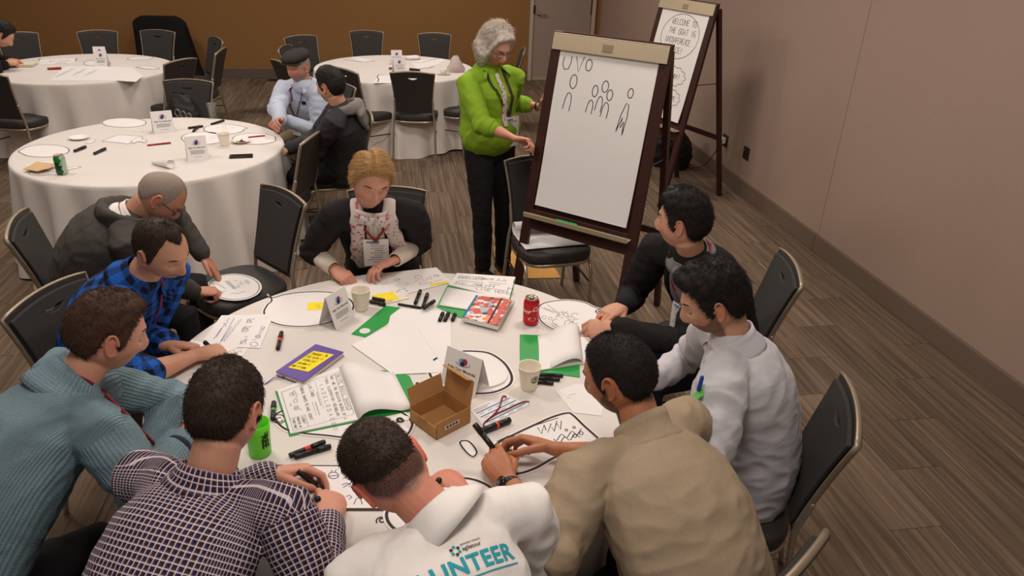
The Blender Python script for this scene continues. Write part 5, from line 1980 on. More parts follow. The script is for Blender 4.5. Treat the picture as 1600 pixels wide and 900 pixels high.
# ---------------------------------------------------------------- print on the white volunteer shirt
_nr = (CAM_C - V((.12, 1.05, .95))).normalized()
_o1 = p1['bvh'].ray_cast(CAM_C, (pix(803, 872, 1.0) - CAM_C).normalized())[0]
_o0 = p1['bvh'].ray_cast(CAM_C, (pix(700, 908, 1.0) - CAM_C).normalized())[0]
if _o0 is None or _o1 is None:
    _o1, _o0 = V((.24, 1.10, 1.0)), V((.1, 1.02, .98))
_xa = (_o1 - _o0).normalized()
_nn = (p1['bvh'].find_nearest((_o0 + _o1) / 2)[1])
_ya = _nn.cross(_xa).normalized()
_nn = _xa.cross(_ya)
v, f = flat_text('VOLUNTEER', .049, .0014, 'RIGHT', 1.08)
print_on(p1, v, f, _o1, _xa, _ya, _nn, M['teal'], 'lettering')
print_on(p1, [(-.30, -.013, 0), (.004, -.013, 0), (.004, -.010, 0), (-.30, -.010, 0)], [(0, 1, 2, 3)], _o1, _xa, _ya, _nn, M['teal'], 'lettering')
v, f = flat_text('agiletour', .0125, .0001, 'LEFT', 1.0)
print_on(p1, v, f, _o1 - _xa * .112 + _ya * .046, _xa, _ya, _nn, M['ink_brown'], 'lettering')
v, f = flat_text('gatineau-ottawa', .0074, 0, 'LEFT', 1.0)
print_on(p1, v, f, _o1 - _xa * .112 + _ya * .058, _xa, _ya, _nn, M['ink_brown'], 'lettering')
for k in range(6):
    a = PI / 6 + k * PI / 3
    cx, cy, s = -.126 + .0085 * math.cos(a), .051 + .0085 * math.sin(a), .003
    print_on(p1, [(cx - s, cy - s, 0), (cx + s, cy - s, 0), (cx + s, cy + s, 0), (cx - s, cy + s, 0)], [(0, 1, 2, 3)], _o1, _xa, _ya, _nn,
             M['teal'] if k % 2 else M['ink_brown'], 'emblem')

# ---------------------------------------------------------------- ink: hand lettering and drawings as flat strokes
FONT = {'A': '002640 1333', 'B': '00063645433303 3342413000', 'C': '4536160501103041', 'D': '00062645412000', 'E': '46060040 0333', 'F': '460600 0333',
        'G': '4536160501103041434323', 'H': '0006 4046 0343', 'I': '2026', 'J': '4641301001', 'K': '0006 460340', 'L': '060040', 'M': '0006234640', 'N': '00064046',
        'O': '160501103041453616', 'P': '00063645443303', 'Q': '160501103041453616 2240', 'R': '00063645443303 2340', 'S': '4536160504334241301001', 'T': '0646 2620',
        'U': '060110304146', 'V': '062046', 'W': '0610233046', 'X': '0046 0640', 'Y': '062346 2320', 'Z': '06460040', '0': '160501103041453616', '1': '152620',
        '2': '05163645440040', '3': '051636454433 33424130100 1'.replace(' 1', '1'), '4': '30360242', '5': '460603344341301001', '6': '46160501103041423303', '9': '4233140516364540',
        '!': '2622 2120', '.': '2021', '-': '1333', "'": '2625', '(': '362431', ')': '162411', '/': '0046', ',': '2110', '?': '0516364523 2221'}


def circle(cx, cy, rx, ry=None, n=18, a0=0, a1=360):
    ry = ry or rx
    return [(cx + rx * math.cos(math.radians(a0 + (a1 - a0) * k / n)), cy + ry * math.sin(math.radians(a0 + (a1 - a0) * k / n))) for k in range(n + 1)]


def words_at(txt, x, y, h, asp=.62, jit=.03, seed=1):
    rnd = random.Random(seed + len(txt))
    out = []
    for ch in txt:
        k = FONT.get(ch.upper())
        hh = h if ch.isupper() or not ch.isalpha() else h * .78
        w = hh * asp
        if k:
            for st in k.split():
                if len(st) % 2: st = st[:-1]
                out.append([(x + (int(st[i]) / 4 + rnd.uniform(-jit, jit)) * w, y + (int(st[i + 1]) / 6 + rnd.uniform(-jit, jit)) * hh) for i in range(0, len(st), 2)])
        x += w * 1.32
    return out


def width_of(txt, h, asp=.62):
    return sum((h if c.isupper() or not c.isalpha() else h * .78) * asp * 1.32 for c in txt)


def ink(name, strokes, mp, nrm, w, mt, parent, off=.0007):
    """flat ribbons along the strokes. mp maps (u, v) to a point in the world"""
    g = G()
    nrm = V(nrm)
    for st in strokes:
        P = [V(mp(*q)) + nrm * off for q in st]
        if len(P) < 2: continue
        vs = []
        for i in range(len(P)):
            t = P[min(i + 1, len(P) - 1)] - P[max(i - 1, 0)]
            if t.length < 1e-7: t = V((1, 0, 0))
            s = nrm.cross(t).normalized() * (w / 2)
            vs += [P[i] - s, P[i] + s]
        g.add(vs, [(2 * i, 2 * i + 2, 2 * i + 3, 2 * i + 1) for i in range(len(P) - 1)])
    return g.build(name, mt, parent, False)


def bil(c):
    """corners: top left, top right, bottom right, bottom left of the writing; u to the right, v up"""
    tl, tr, br, bl = [V(q) for q in c]
    return lambda u, v: (bl * (1 - u) + br * u) * (1 - v) + (tl * (1 - u) + tr * u) * v


def pxs(pts, z):
    return [pix(x, y, z) for x, y in pts]


def at_origin(o, c):
    """moves the object's origin to c while its shape stays where it is"""
    me = o.data
    a = arr(me) - np.array(c)
    setco(me, a)
    o.location = c
    return o


def sheet(name, corners, z, label, cat='paper', mt=None, th=.0008, group=None):
    """flat sheet lying on a surface; corners as pixels or points, in order round its edge"""
    P = [V(q) if len(q) == 3 else pix(q[0], q[1], z) for q in corners]
    c = sum(P, V()) / len(P); c.z = z
    o = G().prism([(p.x, p.y) for p in P], z, z + th).build(name, mt or M['paper'], None, False)
    at_origin(o, c)
    tag(o, label, cat, group)
    return o, [V((p.x, p.y, z + th)) for p in P]


def smooth_loop(pts, n=8):
    """closed Catmull-Rom curve through the points"""
    out = []
    N = len(pts)
    for i in range(N):
        p0, p1_, p2_, p3_ = (V(pts[(i + k - 1) % N]) for k in range(4))
        for j in range(n):
            t = j / n
            out.append(.5 * ((2 * p1_) + (p2_ - p0) * t + (2 * p0 - 5 * p1_ + 4 * p2_ - p3_) * t * t + (3 * p1_ - p0 - 3 * p2_ + p3_) * t ** 3))
    return out


def cutout(px, z, label, line=.007, inset=.006, th=.0012, group='speech bubble cards', pts=None, n=8, mt=None):
    """white card cut along a curve with a dark outline printed inside its edge"""
    P = [pix(x, y, z) for x, y in px] if pts is None else [V(q) for q in pts]
    L = smooth_loop(P, n)
    c = sum(L, V()) / len(L)
    area = sum(L[i].x * L[(i + 1) % len(L)].y - L[(i + 1) % len(L)].x * L[i].y for i in range(len(L)))
    sg = 1 if area > 0 else -1
    nor = []
    for i in range(len(L)):
        t = (L[(i + 1) % len(L)] - L[i - 1]).normalized()
        nor.append(V((-t.y, t.x, 0)) * sg)        # inward
    o = G().prism([(p.x, p.y) for p in L], z, z + th).build('drawing_card', mt or M['paper'], None, False)
    at_origin(o, V((c.x, c.y, z)))
    tag(o, label, 'card', group)
    g = G()
    vs = []
    for p, q in zip(L, nor):
        for d in (inset, inset + line):
            w = p + q * d
            vs.append((w.x, w.y, z + th + .0005))
    N = len(L)
    g.add(vs, [(2 * i, 2 * ((i + 1) % N), 2 * ((i + 1) % N) + 1, 2 * i + 1)[::sg] for i in range(N)])
    g.build('outline', M['ink_brown'], o, False)
    return o, z + th


Zt = TABLE_Z + .0008
UP = V((0, 0, 1))


def pm(z):
    """strokes given in photograph pixels on a level sheet at height z"""
    return lambda x, y: pix(x, y, z)


# ---- nearest table: speech bubbles and papers
b1, zt = cutout([(412, 497), (409, 487), (415, 476), (421, 470), (417, 459), (426, 464), (445, 459), (480, 455), (520, 456), (545, 464), (556, 478), (545, 494), (515, 506), (480, 512), (445, 511), (422, 505)],
                Zt, 'blank oval speech bubble card at upper left of the nearest table, behind the tent card')
st, _ = sheet('sticky_note', [(481, 473), (505, 472), (505, 484), (480, 485)], zt + .0002, 'small yellow sticky note lying on the blank oval card beside the tent card', 'note', M['yellow'])
ink('lettering', [[(493, 478), (497, 476), (499, 479), (494, 480)], [(497, 481), (501, 480)]], pm(zt + .0012), UP, .0012, M['ink'], st)
b2, z2 = cutout([(668, 588), (666, 570), (684, 556), (712, 548), (742, 547), (768, 551), (790, 565), (802, 582), (804, 596), (795, 607), (772, 616), (742, 618), (708, 614), (682, 604)],
                Zt, 'large blank oval card with thick outline behind the cardboard box', .010)
b2b, z2b = cutout([(690, 586), (692, 570), (714, 556), (742, 553), (766, 558), (784, 570), (793, 586), (786, 599), (762, 607), (735, 608), (706, 602)], z2 + .0003,
                  'smaller oval card stacked on the large card behind the box', .0001, .0002, .006)
b3, z3 = cutout([(424, 652), (440, 640), (470, 632), (520, 628), (580, 632), (628, 642), (646, 656), (648, 668), (636, 684), (605, 690), (560, 690), (510, 684), (470, 680), (440, 672)], Zt,
                'wide speech bubble card under the open booklet at lower left', .008)
# curl ornament at the left tip of that card
ink('ornament', [circle(436, 655, 9, 7, 20, 20, 330), circle(437, 656, 4.5, 3.5, 14, 0, 300)], pm(z3), UP, .004, M['ink_brown'], b3)
# loose cloud ornaments cut from card
oc, zc = cutout([(594, 660), (600, 652), (612, 650), (622, 652), (634, 650), (640, 654), (630, 660), (618, 664), (606, 668), (597, 667)], z3 + .0003,
                'little cut-out of black spiral ornaments near the cardboard box', .0002, .001)
ink('ornament', [[(603 + 7 * math.cos(a) * (1 - a / 16), 660 + 5.4 * math.sin(a) * (1 - a / 16)) for a in [k * .45 for k in range(30)]],
                 [(625 + 6.5 * math.cos(a) * (1 - a / 16), 656 + 4.4 * math.sin(a) * (1 - a / 16)) for a in [k * .45 for k in range(30)]], [(608, 663), (616, 660), (622, 660)]], pm(zc), UP, .005, M['ink'], oc)
b5, z5 = cutout([(598, 806), (612, 780), (645, 760), (690, 745), (735, 745), (768, 758), (786, 780), (780, 808), (750, 832), (700, 845), (650, 842), (612, 830)], Zt,
                'oval card under the arms of the person in white shirt', .009)
ink('ornament', [circle(597, 814, 9, 6, 16, 150, 400), circle(597, 813, 4, 3, 12, 0, 320)], pm(Zt), UP, .004, M['ink_brown'], b5)
b6, z6 = cutout([(762, 706), (775, 690), (800, 677), (832, 662), (862, 649), (886, 643), (898, 647), (916, 664), (934, 680), (948, 694), (930, 700), (900, 708), (870, 718), (842, 734), (812, 744), (786, 742), (768, 728)], Zt,
                'card with zigzag and face doodles under the hands of the person in beige', .009, n=4)
cp6 = pm(z6)
ink('drawing', [[(840, 668), (846, 678), (850, 664), (856, 676), (861, 662)], [(850, 664), (853, 672)], [(862, 668), (866, 674), (870, 658)], [(870, 662), (876, 671), (877, 658)],
                circle(788, 692, 8, 6.5), circle(804, 688, 8, 6.5), circle(788, 692, 3.5, 3), circle(804, 688, 3.5, 3), [(795, 697), (802, 703), (804, 695)],
                [(790 + i * 3.2, 716 - i * 1.1 + 4 * math.sin(i * 1.15)) for i in range(18)], [(793 + i * 3.2, 719 - i * 1.2 + 4 * math.sin(i * 1.15)) for i in range(16)],
                [(865 + i * 3.1, 686 - i * .9 + 4 * math.sin(i * 1.2)) for i in range(15)], [(870 + i * 3.1, 690 - i * .9 + 4 * math.sin(i * 1.2)) for i in range(13)],
                circle(898, 681, 3, 2.4), circle(908, 677, 3, 2.4), circle(885, 672, 2, 1.6), circle(897, 668, 2, 1.6), circle(826, 709, 1.8, 1.5), [(838, 664), (872, 653)], [(776, 690), (795, 681)]],
    cp6, UP, .0028, M['ink'], b6)
b6b, _ = cutout([(716, 694), (720, 688), (732, 688), (742, 696), (748, 708), (740, 716), (728, 710)], Zt, 'small tab shaped card left of the watch hand', .006, .003)
b7, z7 = cutout([(838, 488), (842, 476), (860, 470), (888, 468), (914, 472), (932, 480), (946, 484), (934, 487), (942, 496), (934, 512), (912, 522), (884, 522), (858, 514), (842, 502)], Zt + .0004,
                'oval card with small ink doodles overhanging the table edge by the red can', .006, n=5)
cp7 = pm(z7)
rnd = random.Random(3)
dood = [[(855, 476), (871, 488)]]
for k in range(5):
    x, y = 846 + k * 4, 480 + k * 1.6
    dood.append([(x, y), (x + 2, y + 3), (x + 5, y), (x + 7, y + 3)])
for cx, cy, r in ((850, 496, 3.5), (860, 498, 3), (868, 503, 5), (884, 492, 4), (890, 497, 3), (898, 493, 5), (888, 505, 6), (900, 502, 5), (876, 490, 3), (893, 506, 4)):
    dood.append(circle(cx, cy, r, r * .75, 12, rnd.uniform(0, 90), rnd.uniform(300, 400)))
dood += [[(870, 488), (874, 495), (880, 498)], [(872, 492), (868, 497)], [(878, 486), (884, 490), (886, 486)], [(862, 508), (870, 513)], [(866, 506), (874, 511)], [(880, 512), (886, 512)]]
ink('drawing', dood, cp7, UP, .0016, M['ink'], b7)

# centre sheets
sheet('paper_sheet', [(602, 500), (624, 482), (690, 486), (704, 535), (698, 572), (640, 575)], Zt, 'blank white sheet in the table centre, farthest of the overlapping three')
sheet('paper_sheet', [(652, 512), (704, 500), (706, 560), (688, 566)], Zt + .0010, 'narrow blank white sheet peeping out at right of the centre papers')
sheet('paper_sheet', [(549, 539), (622, 503), (642, 515), (672, 556), (690, 582), (614, 585)], Zt + .0020, 'blank white sheet in the table centre, nearest of the overlapping three')
# sheets of the blonde woman
s1, c1 = sheet('drawing_sheet', [(530, 436), (597, 425), (640, 461), (588, 470), (548, 462)], Zt, 'white sheet right in front of the blonde woman, nearly blank')
ink('drawing', [[(616, 450), (622, 447), (626, 451)], circle(624, 452, 3, 2), [(618, 455), (621, 453)]], pm(Zt + .0008), UP, .0014, M['ink_purple'], s1)
s2, c2 = sheet('drawing_sheet', [(598, 427), (682, 418), (706, 441), (640, 458), (618, 464)], Zt + .0010, 'white sheet with blue and red doodles, right of the blonde woman')
q = pm(Zt + .0018)
ink('drawing', [circle(620, 437, 4, 2.5), [(616, 438), (626, 436)], [(622, 443), (632, 441), (638, 443)], [(618, 446), (640, 444)], [(622, 448), (630, 449), (636, 446)]], q, UP, .0014, M['ink_blue'], s2)
ink('drawing', [circle(654, 433, 6, 2.5), circle(664, 437, 4, 2), circle(672, 434, 3, 2), circle(660, 443, 5, 2), circle(671, 442, 4, 1.8), [(648, 440), (656, 437)], [(676, 430), (686, 431)], [(678, 440), (690, 437)], circle(682, 431, 4, 1.5)], q, UP, .0016, M['ink_red'], s2)
ink('drawing', [[(622, 453), (627, 452)], [(629, 452), (634, 451)]], q, UP, .004, M['green_ink'], s2)
ink('drawing', [[(618, 456), (624, 455)], [(634, 455), (637, 454)]], q, UP, .004, M['red_plastic'], s2)
sy, _ = sheet('sticky_note', [(672, 444), (698, 440), (704, 442), (674, 447)], Zt + .0020, 'yellow sticky strip at the far edge of the doodled sheet', 'note', M['yellow'])
ink('lettering', [[(678, 444), (696, 441)]], pm(Zt + .0030), UP, .001, M['ink_red'], sy)
sheet('sticky_note', [(580, 461), (614, 456), (624, 467), (590, 471)], Zt + .0022, 'large yellow sticky note beside the paper cup', 'note', M['yellow'])
sn, _ = sheet('index_card', [(575, 472), (630, 462), (640, 466), (590, 478)], Zt + .0012, 'cream card strip with pens on it beside the cup', 'card', mat('cream_card', (232, 222, 190), .7))
ink('print', [[(602, 471), (614, 469)], [(604, 473), (612, 471)]], pm(Zt + .0020), UP, .0022, M['ink_red'], sn)
# sheets of the person in flannel
s3, c3 = sheet('drawing_sheet', [(346, 493), (428, 491), (406, 544), (372, 543), (330, 560), (306, 548)], Zt + .0010, 'sheet with rows of shapes and wavy lines under the flannel arms')
q = pm(Zt + .0018)
L3 = [[(366, 497), (343, 537)], [(352, 505), (338, 527)], [(346, 513), (334, 530)], [(362, 510), (346, 533)],
      [(353, 511), (352, 505), (348, 506)], [(354, 506), (356, 501), (351, 501)], [(357, 500), (358, 497)],
      [(415, 497), (418, 497)], [(386, 500), (391, 498), (396, 500), (398, 497)], [(385, 505), (390, 500), (394, 505)], circle(389, 502, 3, 2),
      circle(383, 515, 5, 3.5), circle(384, 514.5, 2, 1.5), [(378, 519), (384, 509), (389, 511)], [(389, 512), (393, 509)], [(382, 527), (388, 526)], [(381, 531), (387, 530)],
      [(376, 533), (384, 532), (383, 537), (377, 537), (376, 533)], [(374, 538), (386, 531)],
      circle(411, 512, 2.5, 2), [(408, 514), (412, 514), (410, 518), (406, 518), (408, 514)], [(404, 521), (408, 519), (407, 523), (404, 521)], circle(403, 526, 4, 2.5), circle(403, 526, 2, 1.2),
      circle(397, 538, 6, 3.5, 10), [(394, 531), (400, 531)]]
L3 += [[(376 - i * 2.1 + 2 * (i % 2), 499 + i * 2.6), (378 - i * 2.1, 500 + i * 2.6)] for i in range(14)]
L3 += [[(372 - i * 2.2, 501 + i * 2.8), (373.5 - i * 2.2 + 2, 501.5 + i * 2.8)] for i in range(12)]
ink('drawing', L3, q, UP, .0016, M['ink_purple'], s3)
s4, c4 = sheet('drawing_sheet', [(300, 530), (346, 545), (388, 544), (362, 580), (334, 606), (241, 603), (262, 582)], Zt, 'long white sheet with brackets and arrows below the flannel forearm')
q = pm(Zt + .0008)
ink('drawing', [[(351, 552), (354, 548), (362, 551), (365, 547), (368, 551), (376, 548), (378, 551)], [(352, 560), (362, 565), (366, 558), (358, 561)], [(338, 572), (344, 566), (358, 570), (352, 573)],
                [(322, 580), (326, 577), (334, 580), (340, 578)], circle(316, 585, 3, 2), circle(323, 585, 3, 2), [(314, 591), (330, 591)]], q, UP, .0018, M['ink_purple'], s4)
s5, _ = sheet('paper_sheet', [(242, 606), (336, 606), (312, 640), (272, 656), (256, 640)], Zt, 'blank white sheet between the flannel arm and the blue sweater')
ink('line', [[(270, 654), (282, 646)]], pm(Zt + .0008), UP, .002, M['ink'], s5)
# drawing sheet of the check shirt: framed card with purple doodles
b4, z4 = sheet('drawing_sheet', [(402, 796), (392, 756), (410, 728), (560, 728), (660, 740), (640, 795)], Zt, 'sheet full of purple doodles under the check shirt hands', th=.0010)
q = pm(Zt + .0010)
ink('frame_line', [[(402, 797), (480, 796), (560, 796), (640, 796)]], q, UP, .010, M['ink_brown'], b4)
ink('frame_line', [[(425, 727), (545, 728), (650, 738)]], q, UP, .004, M['ink_brown'], b4)
cl = [(430, 782), (434, 777), (440, 778), (444, 772), (452, 772), (456, 776), (462, 774), (467, 780), (463, 784), (468, 788), (460, 791), (452, 790), (444, 793), (436, 790), (432, 786)]
ink('drawing', [cl, [(478, 772), (480, 768), (485, 768), (487, 772), (491, 768), (495, 770), (492, 776), (484, 782), (478, 772)],
                circle(521, 743, 8, 5), [(514, 744), (528, 743)], [(517, 738), (519, 735)], [(523, 737), (526, 734)], [(470, 760), (476, 755), (482, 757), (487, 761), (492, 756), (497, 760), (503, 758), (508, 756)],
                [(470, 761), (508, 754)], [(449, 765), (456, 759), (458, 765), (449, 765)], circle(432, 763, 5, 4, 14, 0, 300), circle(432, 763, 2.5, 2), [(534, 758), (541, 755), (548, 757), (545, 761)], [(536, 762), (549, 754)],
                [(541, 776), (546, 774), (550, 777), (545, 780)], [(553, 788), (557, 779), (563, 778), (566, 788)], [(501, 744), (505, 740), (503, 748)], [(536, 748), (544, 743), (546, 748)]],
    q, UP, .0022, M['ink_purple'], b4)
s6, _ = sheet('paper_sheet', [(868, 612), (900, 600), (950, 604), (940, 650), (896, 645)], Zt, 'plain white sheet under the chin of the person in beige')
ink('print', [[(888, 618), (900, 615)], [(886, 622), (892, 621)]], pm(Zt + .0008), UP, .0012, M['ink_grey'], s6)


# ---- folders and booklets
gf, _ = sheet('green_folder', [(549, 522), (602, 478), (626, 481), (610, 493), (607, 505), (571, 527)], Zt + .0004, 'green card folder with a white oval sticker, left of the centre papers', 'folder', M['green_card'], .0014)
o, _ = sheet('x', [(0, 0, 0), (1, 0, 0), (1, 1, 0)], 0, None)
bpy.data.objects.remove(o)
c = pix(570, 517, Zt + .002)
G().lathe([(.0215, 0), (.0215, .0006)], tuple(c), n=28).build('oval_sticker', M['paper'], gf, False)
ink('print', [[(565, 516), (575, 515)], [(563, 518), (577, 517)]], pm(Zt + .0027), UP, .001, M['ink_grey'], gf)


def page_curl(A, B, C, D, h, n=10):
    """raised page: spine edge A-B, outer edge D-C; arches by h near the spine. returns grid"""
    A, B, C, D = V(A), V(B), V(C), V(D)
    vs = []
    for i in range(n + 1):
        t = i / n
        z = h * math.sin(PI * min(1, t * 1.25) ** .7) * (1 - .25 * t) + .004
        for k in range(5):
            s = k / 4
            p = (A * (1 - s) + B * s) * (1 - t) + (D * (1 - s) + C * s) * t
            vs.append((p.x, p.y, p.z + max(z, .003)))
    fs = [(i * 5 + k, i * 5 + k + 1, (i + 1) * 5 + k + 1, (i + 1) * 5 + k) for i in range(n) for k in range(4)]
    return vs, fs


def booklet(label, cover, page, curl, h, z=Zt):
    root = empty('open_booklet', sum(pxs(cover, z), V()) / len(cover))
    tag(root, label, 'booklet')
    G().prism([(p.x, p.y) for p in pxs(cover, z)], z, z + .0016).build('green_cover', M['green_card'], root, False)
    if page:
        pp = pxs(page, z + .0016)
        G().prism([(p.x, p.y) for p in pp], z + .0016, z + .0066).build('page_block', M['paper'], root, False)
    if curl:
        v, f = page_curl(*pxs(curl, z + .0016), h)
        o = G().add(v, f).build('turned_page', M['paper'], root)
        s = o.modifiers.new('solid', 'SOLIDIFY'); s.thickness = .0018; s.offset = 1
    return root


k1 = booklet('open green booklet with hand lettered page about shapes, at lower left of the table',
             [(452, 682), (430, 612), (530, 576), (618, 580), (640, 588), (657, 624), (646, 642), (560, 660)], [(433, 611), (531, 575), (560, 657), (454, 679)],
             [(530, 576), (560, 658), (644, 640), (616, 584)], .030)
tl, tr, br, bl = pxs([(532, 576), (557, 648), (456, 676), (436, 612)], Zt + .0082)
mp = bil((tl, tr, br, bl))
S = []
S += [[(.03, .03), (.97, .03), (.97, .97), (.03, .97), (.03, .03)]]
S += words_at('CREATE BASIC SHAPES', .06, .90, .055, .60, seed=3) + [[(.06, .885), (.86, .885)]]
S += words_at('They are the building blocks of a', .06, .80, .058, .46, seed=4)
S += words_at('visual illustration vocabulary', .06, .71, .058, .48, seed=5)
S += words_at('- I A D E L O D A O D O', .08, .60, .060, .60, seed=6)
S += [[(.08, .575), (.9, .575)]] if 0 else []
S += [[(.30, .53), (.62, .53)]] + [[(.08 + .045 * i, .555), (.10 + .045 * i, .555)] for i in range(14)]
S += words_at('Line Cards', .08, .44, .055, .50, seed=7) + [[(.50 + .02 * i, .46 + .012 * (i % 2)) for i in range(16)], [(.50, .42), (.52, .425)]] + [[(.50 + .03 * i, .42), (.515 + .03 * i, .42)] for i in range(10)]
S += words_at('Combine shapes to make icons!', .06, .31, .055, .46, seed=8)
S += [circle(.16, .20, .035, .03), [(.13, .14), (.2, .14), (.2, .19), (.13, .19), (.13, .14)], circle(.34, .19, .04, .03), [(.27, .2), (.24, .24)], circle(.5, .17, .045, .035), circle(.5, .17, .02, .016), [(.36, .10), (.42, .12), (.40, .08)],
      [(.54, .21), (.58, .24)], [(.09, .23), (.12, .2)], [(.22, .23), (.2, .25)]]
S += [[(.70, .03), (.70, .26), (.97, .26), (.97, .03)]] + words_at('Lesson!', .73, .20, .045, .46) + words_at('practice on', .72, .13, .045, .42) + words_at('(next page)', .72, .06, .045, .42)
ink('lettering', S, mp, UP, .0011, M['ink'], k1, 0)
k2 = booklet('open green booklet with a curled blank page, right of the red can',
             [(812, 523), (842, 524), (905, 520), (906, 590), (845, 582), (832, 578), (812, 577)], [(842, 530), (928, 528), (930, 566), (842, 580)],
             [(905, 512), (912, 568), (845, 580), (840, 526)], .030)
ink('lettering', [[(914, 534), (928, 534), (926, 545)], circle(920, 541, 2.5, 2)], pm(Zt + .0072), UP, .001, M['ink_grey'], k2)
k3 = booklet('open green booklet with lettering samples, under the red spiral notebook',
             [(682, 480), (698, 448), (712, 428), (806, 434), (797, 470), (790, 480), (726, 500)], [(700, 446), (714, 428), (805, 434), (795, 470)],
             [(700, 450), (792, 466), (742, 487), (686, 478)], .006)
tl, tr, br, bl = pxs([(716, 430), (803, 435), (796, 464), (704, 448)], Zt + .0083)
mp = bil((tl, tr, br, bl))
S = words_at('fancy lettering', .04, .82, .13, .30) + [[(.02, .78), (.45, .78), (.48, .86), (.44, .97), (.02, .97), (.02, .78)]]
S += words_at('AA BB', .70, .78, .14, .55) + [[(.58, .66), (.9, .66)], [(.04, .60), (.5, .60)], [(.6, .55), (.8, .55)]]
S += words_at('Kk Aa', .04, .36, .16, .50) + words_at('KyH  H', .42, .36, .16, .52) + words_at('LIVE HOVER', .42, .12, .13, .38) + [[(.02, .3), (.96, .3)]]
ink('lettering', S, mp, UP, .0016, M['ink'], k3, 0)

# spiral notebook
def notebook_art():
    m, nt, b, N, L = node_mat('red_comic_cover_print')
    tc = N.new('ShaderNodeTexCoord')
    vo = N.new('ShaderNodeTexVoronoi'); vo.inputs['Scale'].default_value = 52; vo.feature = 'F1'
    ns = N.new('ShaderNodeTexNoise'); ns.inputs['Scale'].default_value = 22
    L(tc.outputs['Object'], ns.inputs['Vector'])
    ad = N.new('ShaderNodeVectorMath'); ad.operation = 'MULTIPLY_ADD'; ad.inputs[1].default_value = (.03, .03, .03)
    L(ns.outputs['Color'], ad.inputs[0]); L(tc.outputs['Object'], ad.inputs[2])
    L(ad.outputs[0], vo.inputs['Vector'])
    cr = N.new('ShaderNodeValToRGB'); cr.color_ramp.interpolation = 'CONSTANT'
    el = cr.color_ramp.elements
    el[0].position = 0; el[0].color = srgb(190, 48, 44)
    el[1].position = .32; el[1].color = srgb(222, 214, 206)
    for p_, c_ in ((.48, (226, 130, 84)), (.62, (196, 52, 48)), (.78, (150, 178, 188)), (.88, (50, 40, 42))):
        e = el.new(p_); e.color = srgb(*c_)
    sp = N.new('ShaderNodeSeparateColor'); L(vo.outputs['Color'], sp.inputs[0]); L(sp.outputs[0], cr.inputs[0])
    L(cr.outputs[0], b.inputs['Base Color']); b.inputs['Roughness'].default_value = .3
    return m


zb = Zt + .010
nb = empty('spiral_notebook', sum(pxs([(745, 459), (797, 467), (776, 508), (721, 493)], zb), V()) / 4)
tag(nb, 'thick spiral notebook with a red and blue cover, lying on the far booklet', 'notebook')
cs = pxs([(744, 461), (800, 468), (778, 509), (722, 495)], zb + .02)
P4 = [V((p.x, p.y, 0)) for p in cs]
G().prism([(p.x, p.y) for p in P4], zb, zb + .018).build('page_block', M['paper'], nb, False)
G().prism([(p.x, p.y) for p in P4], zb + .018, zb + .0195).build('front_cover', notebook_art(), nb, False)
mpn = lambda u, v: (P4[0] * (1 - u) + P4[1] * u) * v + (P4[3] * (1 - u) + P4[2] * u) * (1 - v) + Z * (zb + .0197)
ink('cover_band', [[(.03, 0), (.03, 1)]], mpn, UP, .010, M['ink_blue'], nb)
ink('cover_band', [[(.72, 0), (.72, 1)]], mpn, UP, .008, M['ink_brown'], nb)
ink('cover_band', [[(.86, 0), (.86, 1)]], mpn, UP, .018, mat('coral_print', (206, 84, 70), .35), nb)
g = G()
d_ = (P4[1] - P4[2])
for k in range(18):
    c = P4[2] + d_ * ((k + .5) / 18) + Z * (zb + .009)
    ax = (P4[1] - P4[0]).normalized()
    ring = [c + ax * (.002 + .011 * math.cos(a)) + Z * (.012 * math.sin(a)) for a in [2 * PI * j / 12 for j in range(13)]]
    g.tube(ring, [.0011] * 13, n=5, caps=False)
g.build('wire_spiral', M['chrome'], nb)

# purple notebook with sticky note
zb = Zt
pb = empty('purple_notebook', sum(pxs([(493, 538), (537, 551), (476, 600), (432, 586)], zb), V()) / 4)
tag(pb, 'purple hardcover notebook with a yellow sticky note on its cover', 'notebook')
P4 = [V((p.x, p.y, 0)) for p in pxs([(493, 538), (536, 550), (475, 596), (432, 580)], zb + .018)]
G().prism([(p.x, p.y) for p in P4], zb + .0015, zb + .0155).build('page_block', mat('cream_pages', (222, 208, 176), .8), pb, False)
cen = sum(P4, V()) / 4
P4c = [cen + (p - cen) * 1.025 for p in P4]
mpurp = mat('purple_cover', (88, 58, 150), .38, noise_amt=.05)
G().prism([(p.x, p.y) for p in P4c], zb, zb + .0015).build('back_cover', mpurp, pb, False)
G().prism([(p.x, p.y) for p in P4c], zb + .0155, zb + .018).build('front_cover', mpurp, pb, False, .0008)
mpn = lambda u, v: (P4[0] * (1 - u) + P4[1] * u) * v + (P4[3] * (1 - u) + P4[2] * u) * (1 - v) + Z * (zb + .018)
G().tube([mpn(.3, 0) - Z * .010, pix(428, 590, Zt + .006), pix(414, 600, Zt + .002)], [(.003, .0006)] * 3, side=UP.cross(V((1, 0, 0))), n=6).build('ribbon_marker', mpurp, pb)
yn, yc = sheet('sticky_note', [mpn(.20, .80), mpn(.86, .86), mpn(.80, .24), mpn(.16, .18)], zb + .0183, 'yellow sticky note with handwriting on the purple notebook', 'note', M['yellow'])
mp = bil(yc)
ink('lettering', words_at('Thursday 9h', .08, .80, .13, .50) + words_at('Fun with it', .08, .62, .13, .50) + words_at('visualize!', .10, .44, .13, .5) + words_at('and draw it', .10, .26, .11, .46) + words_at('make it visual', .06, .08, .11, .42), mp, UP, .0012, M['ink'], yn)

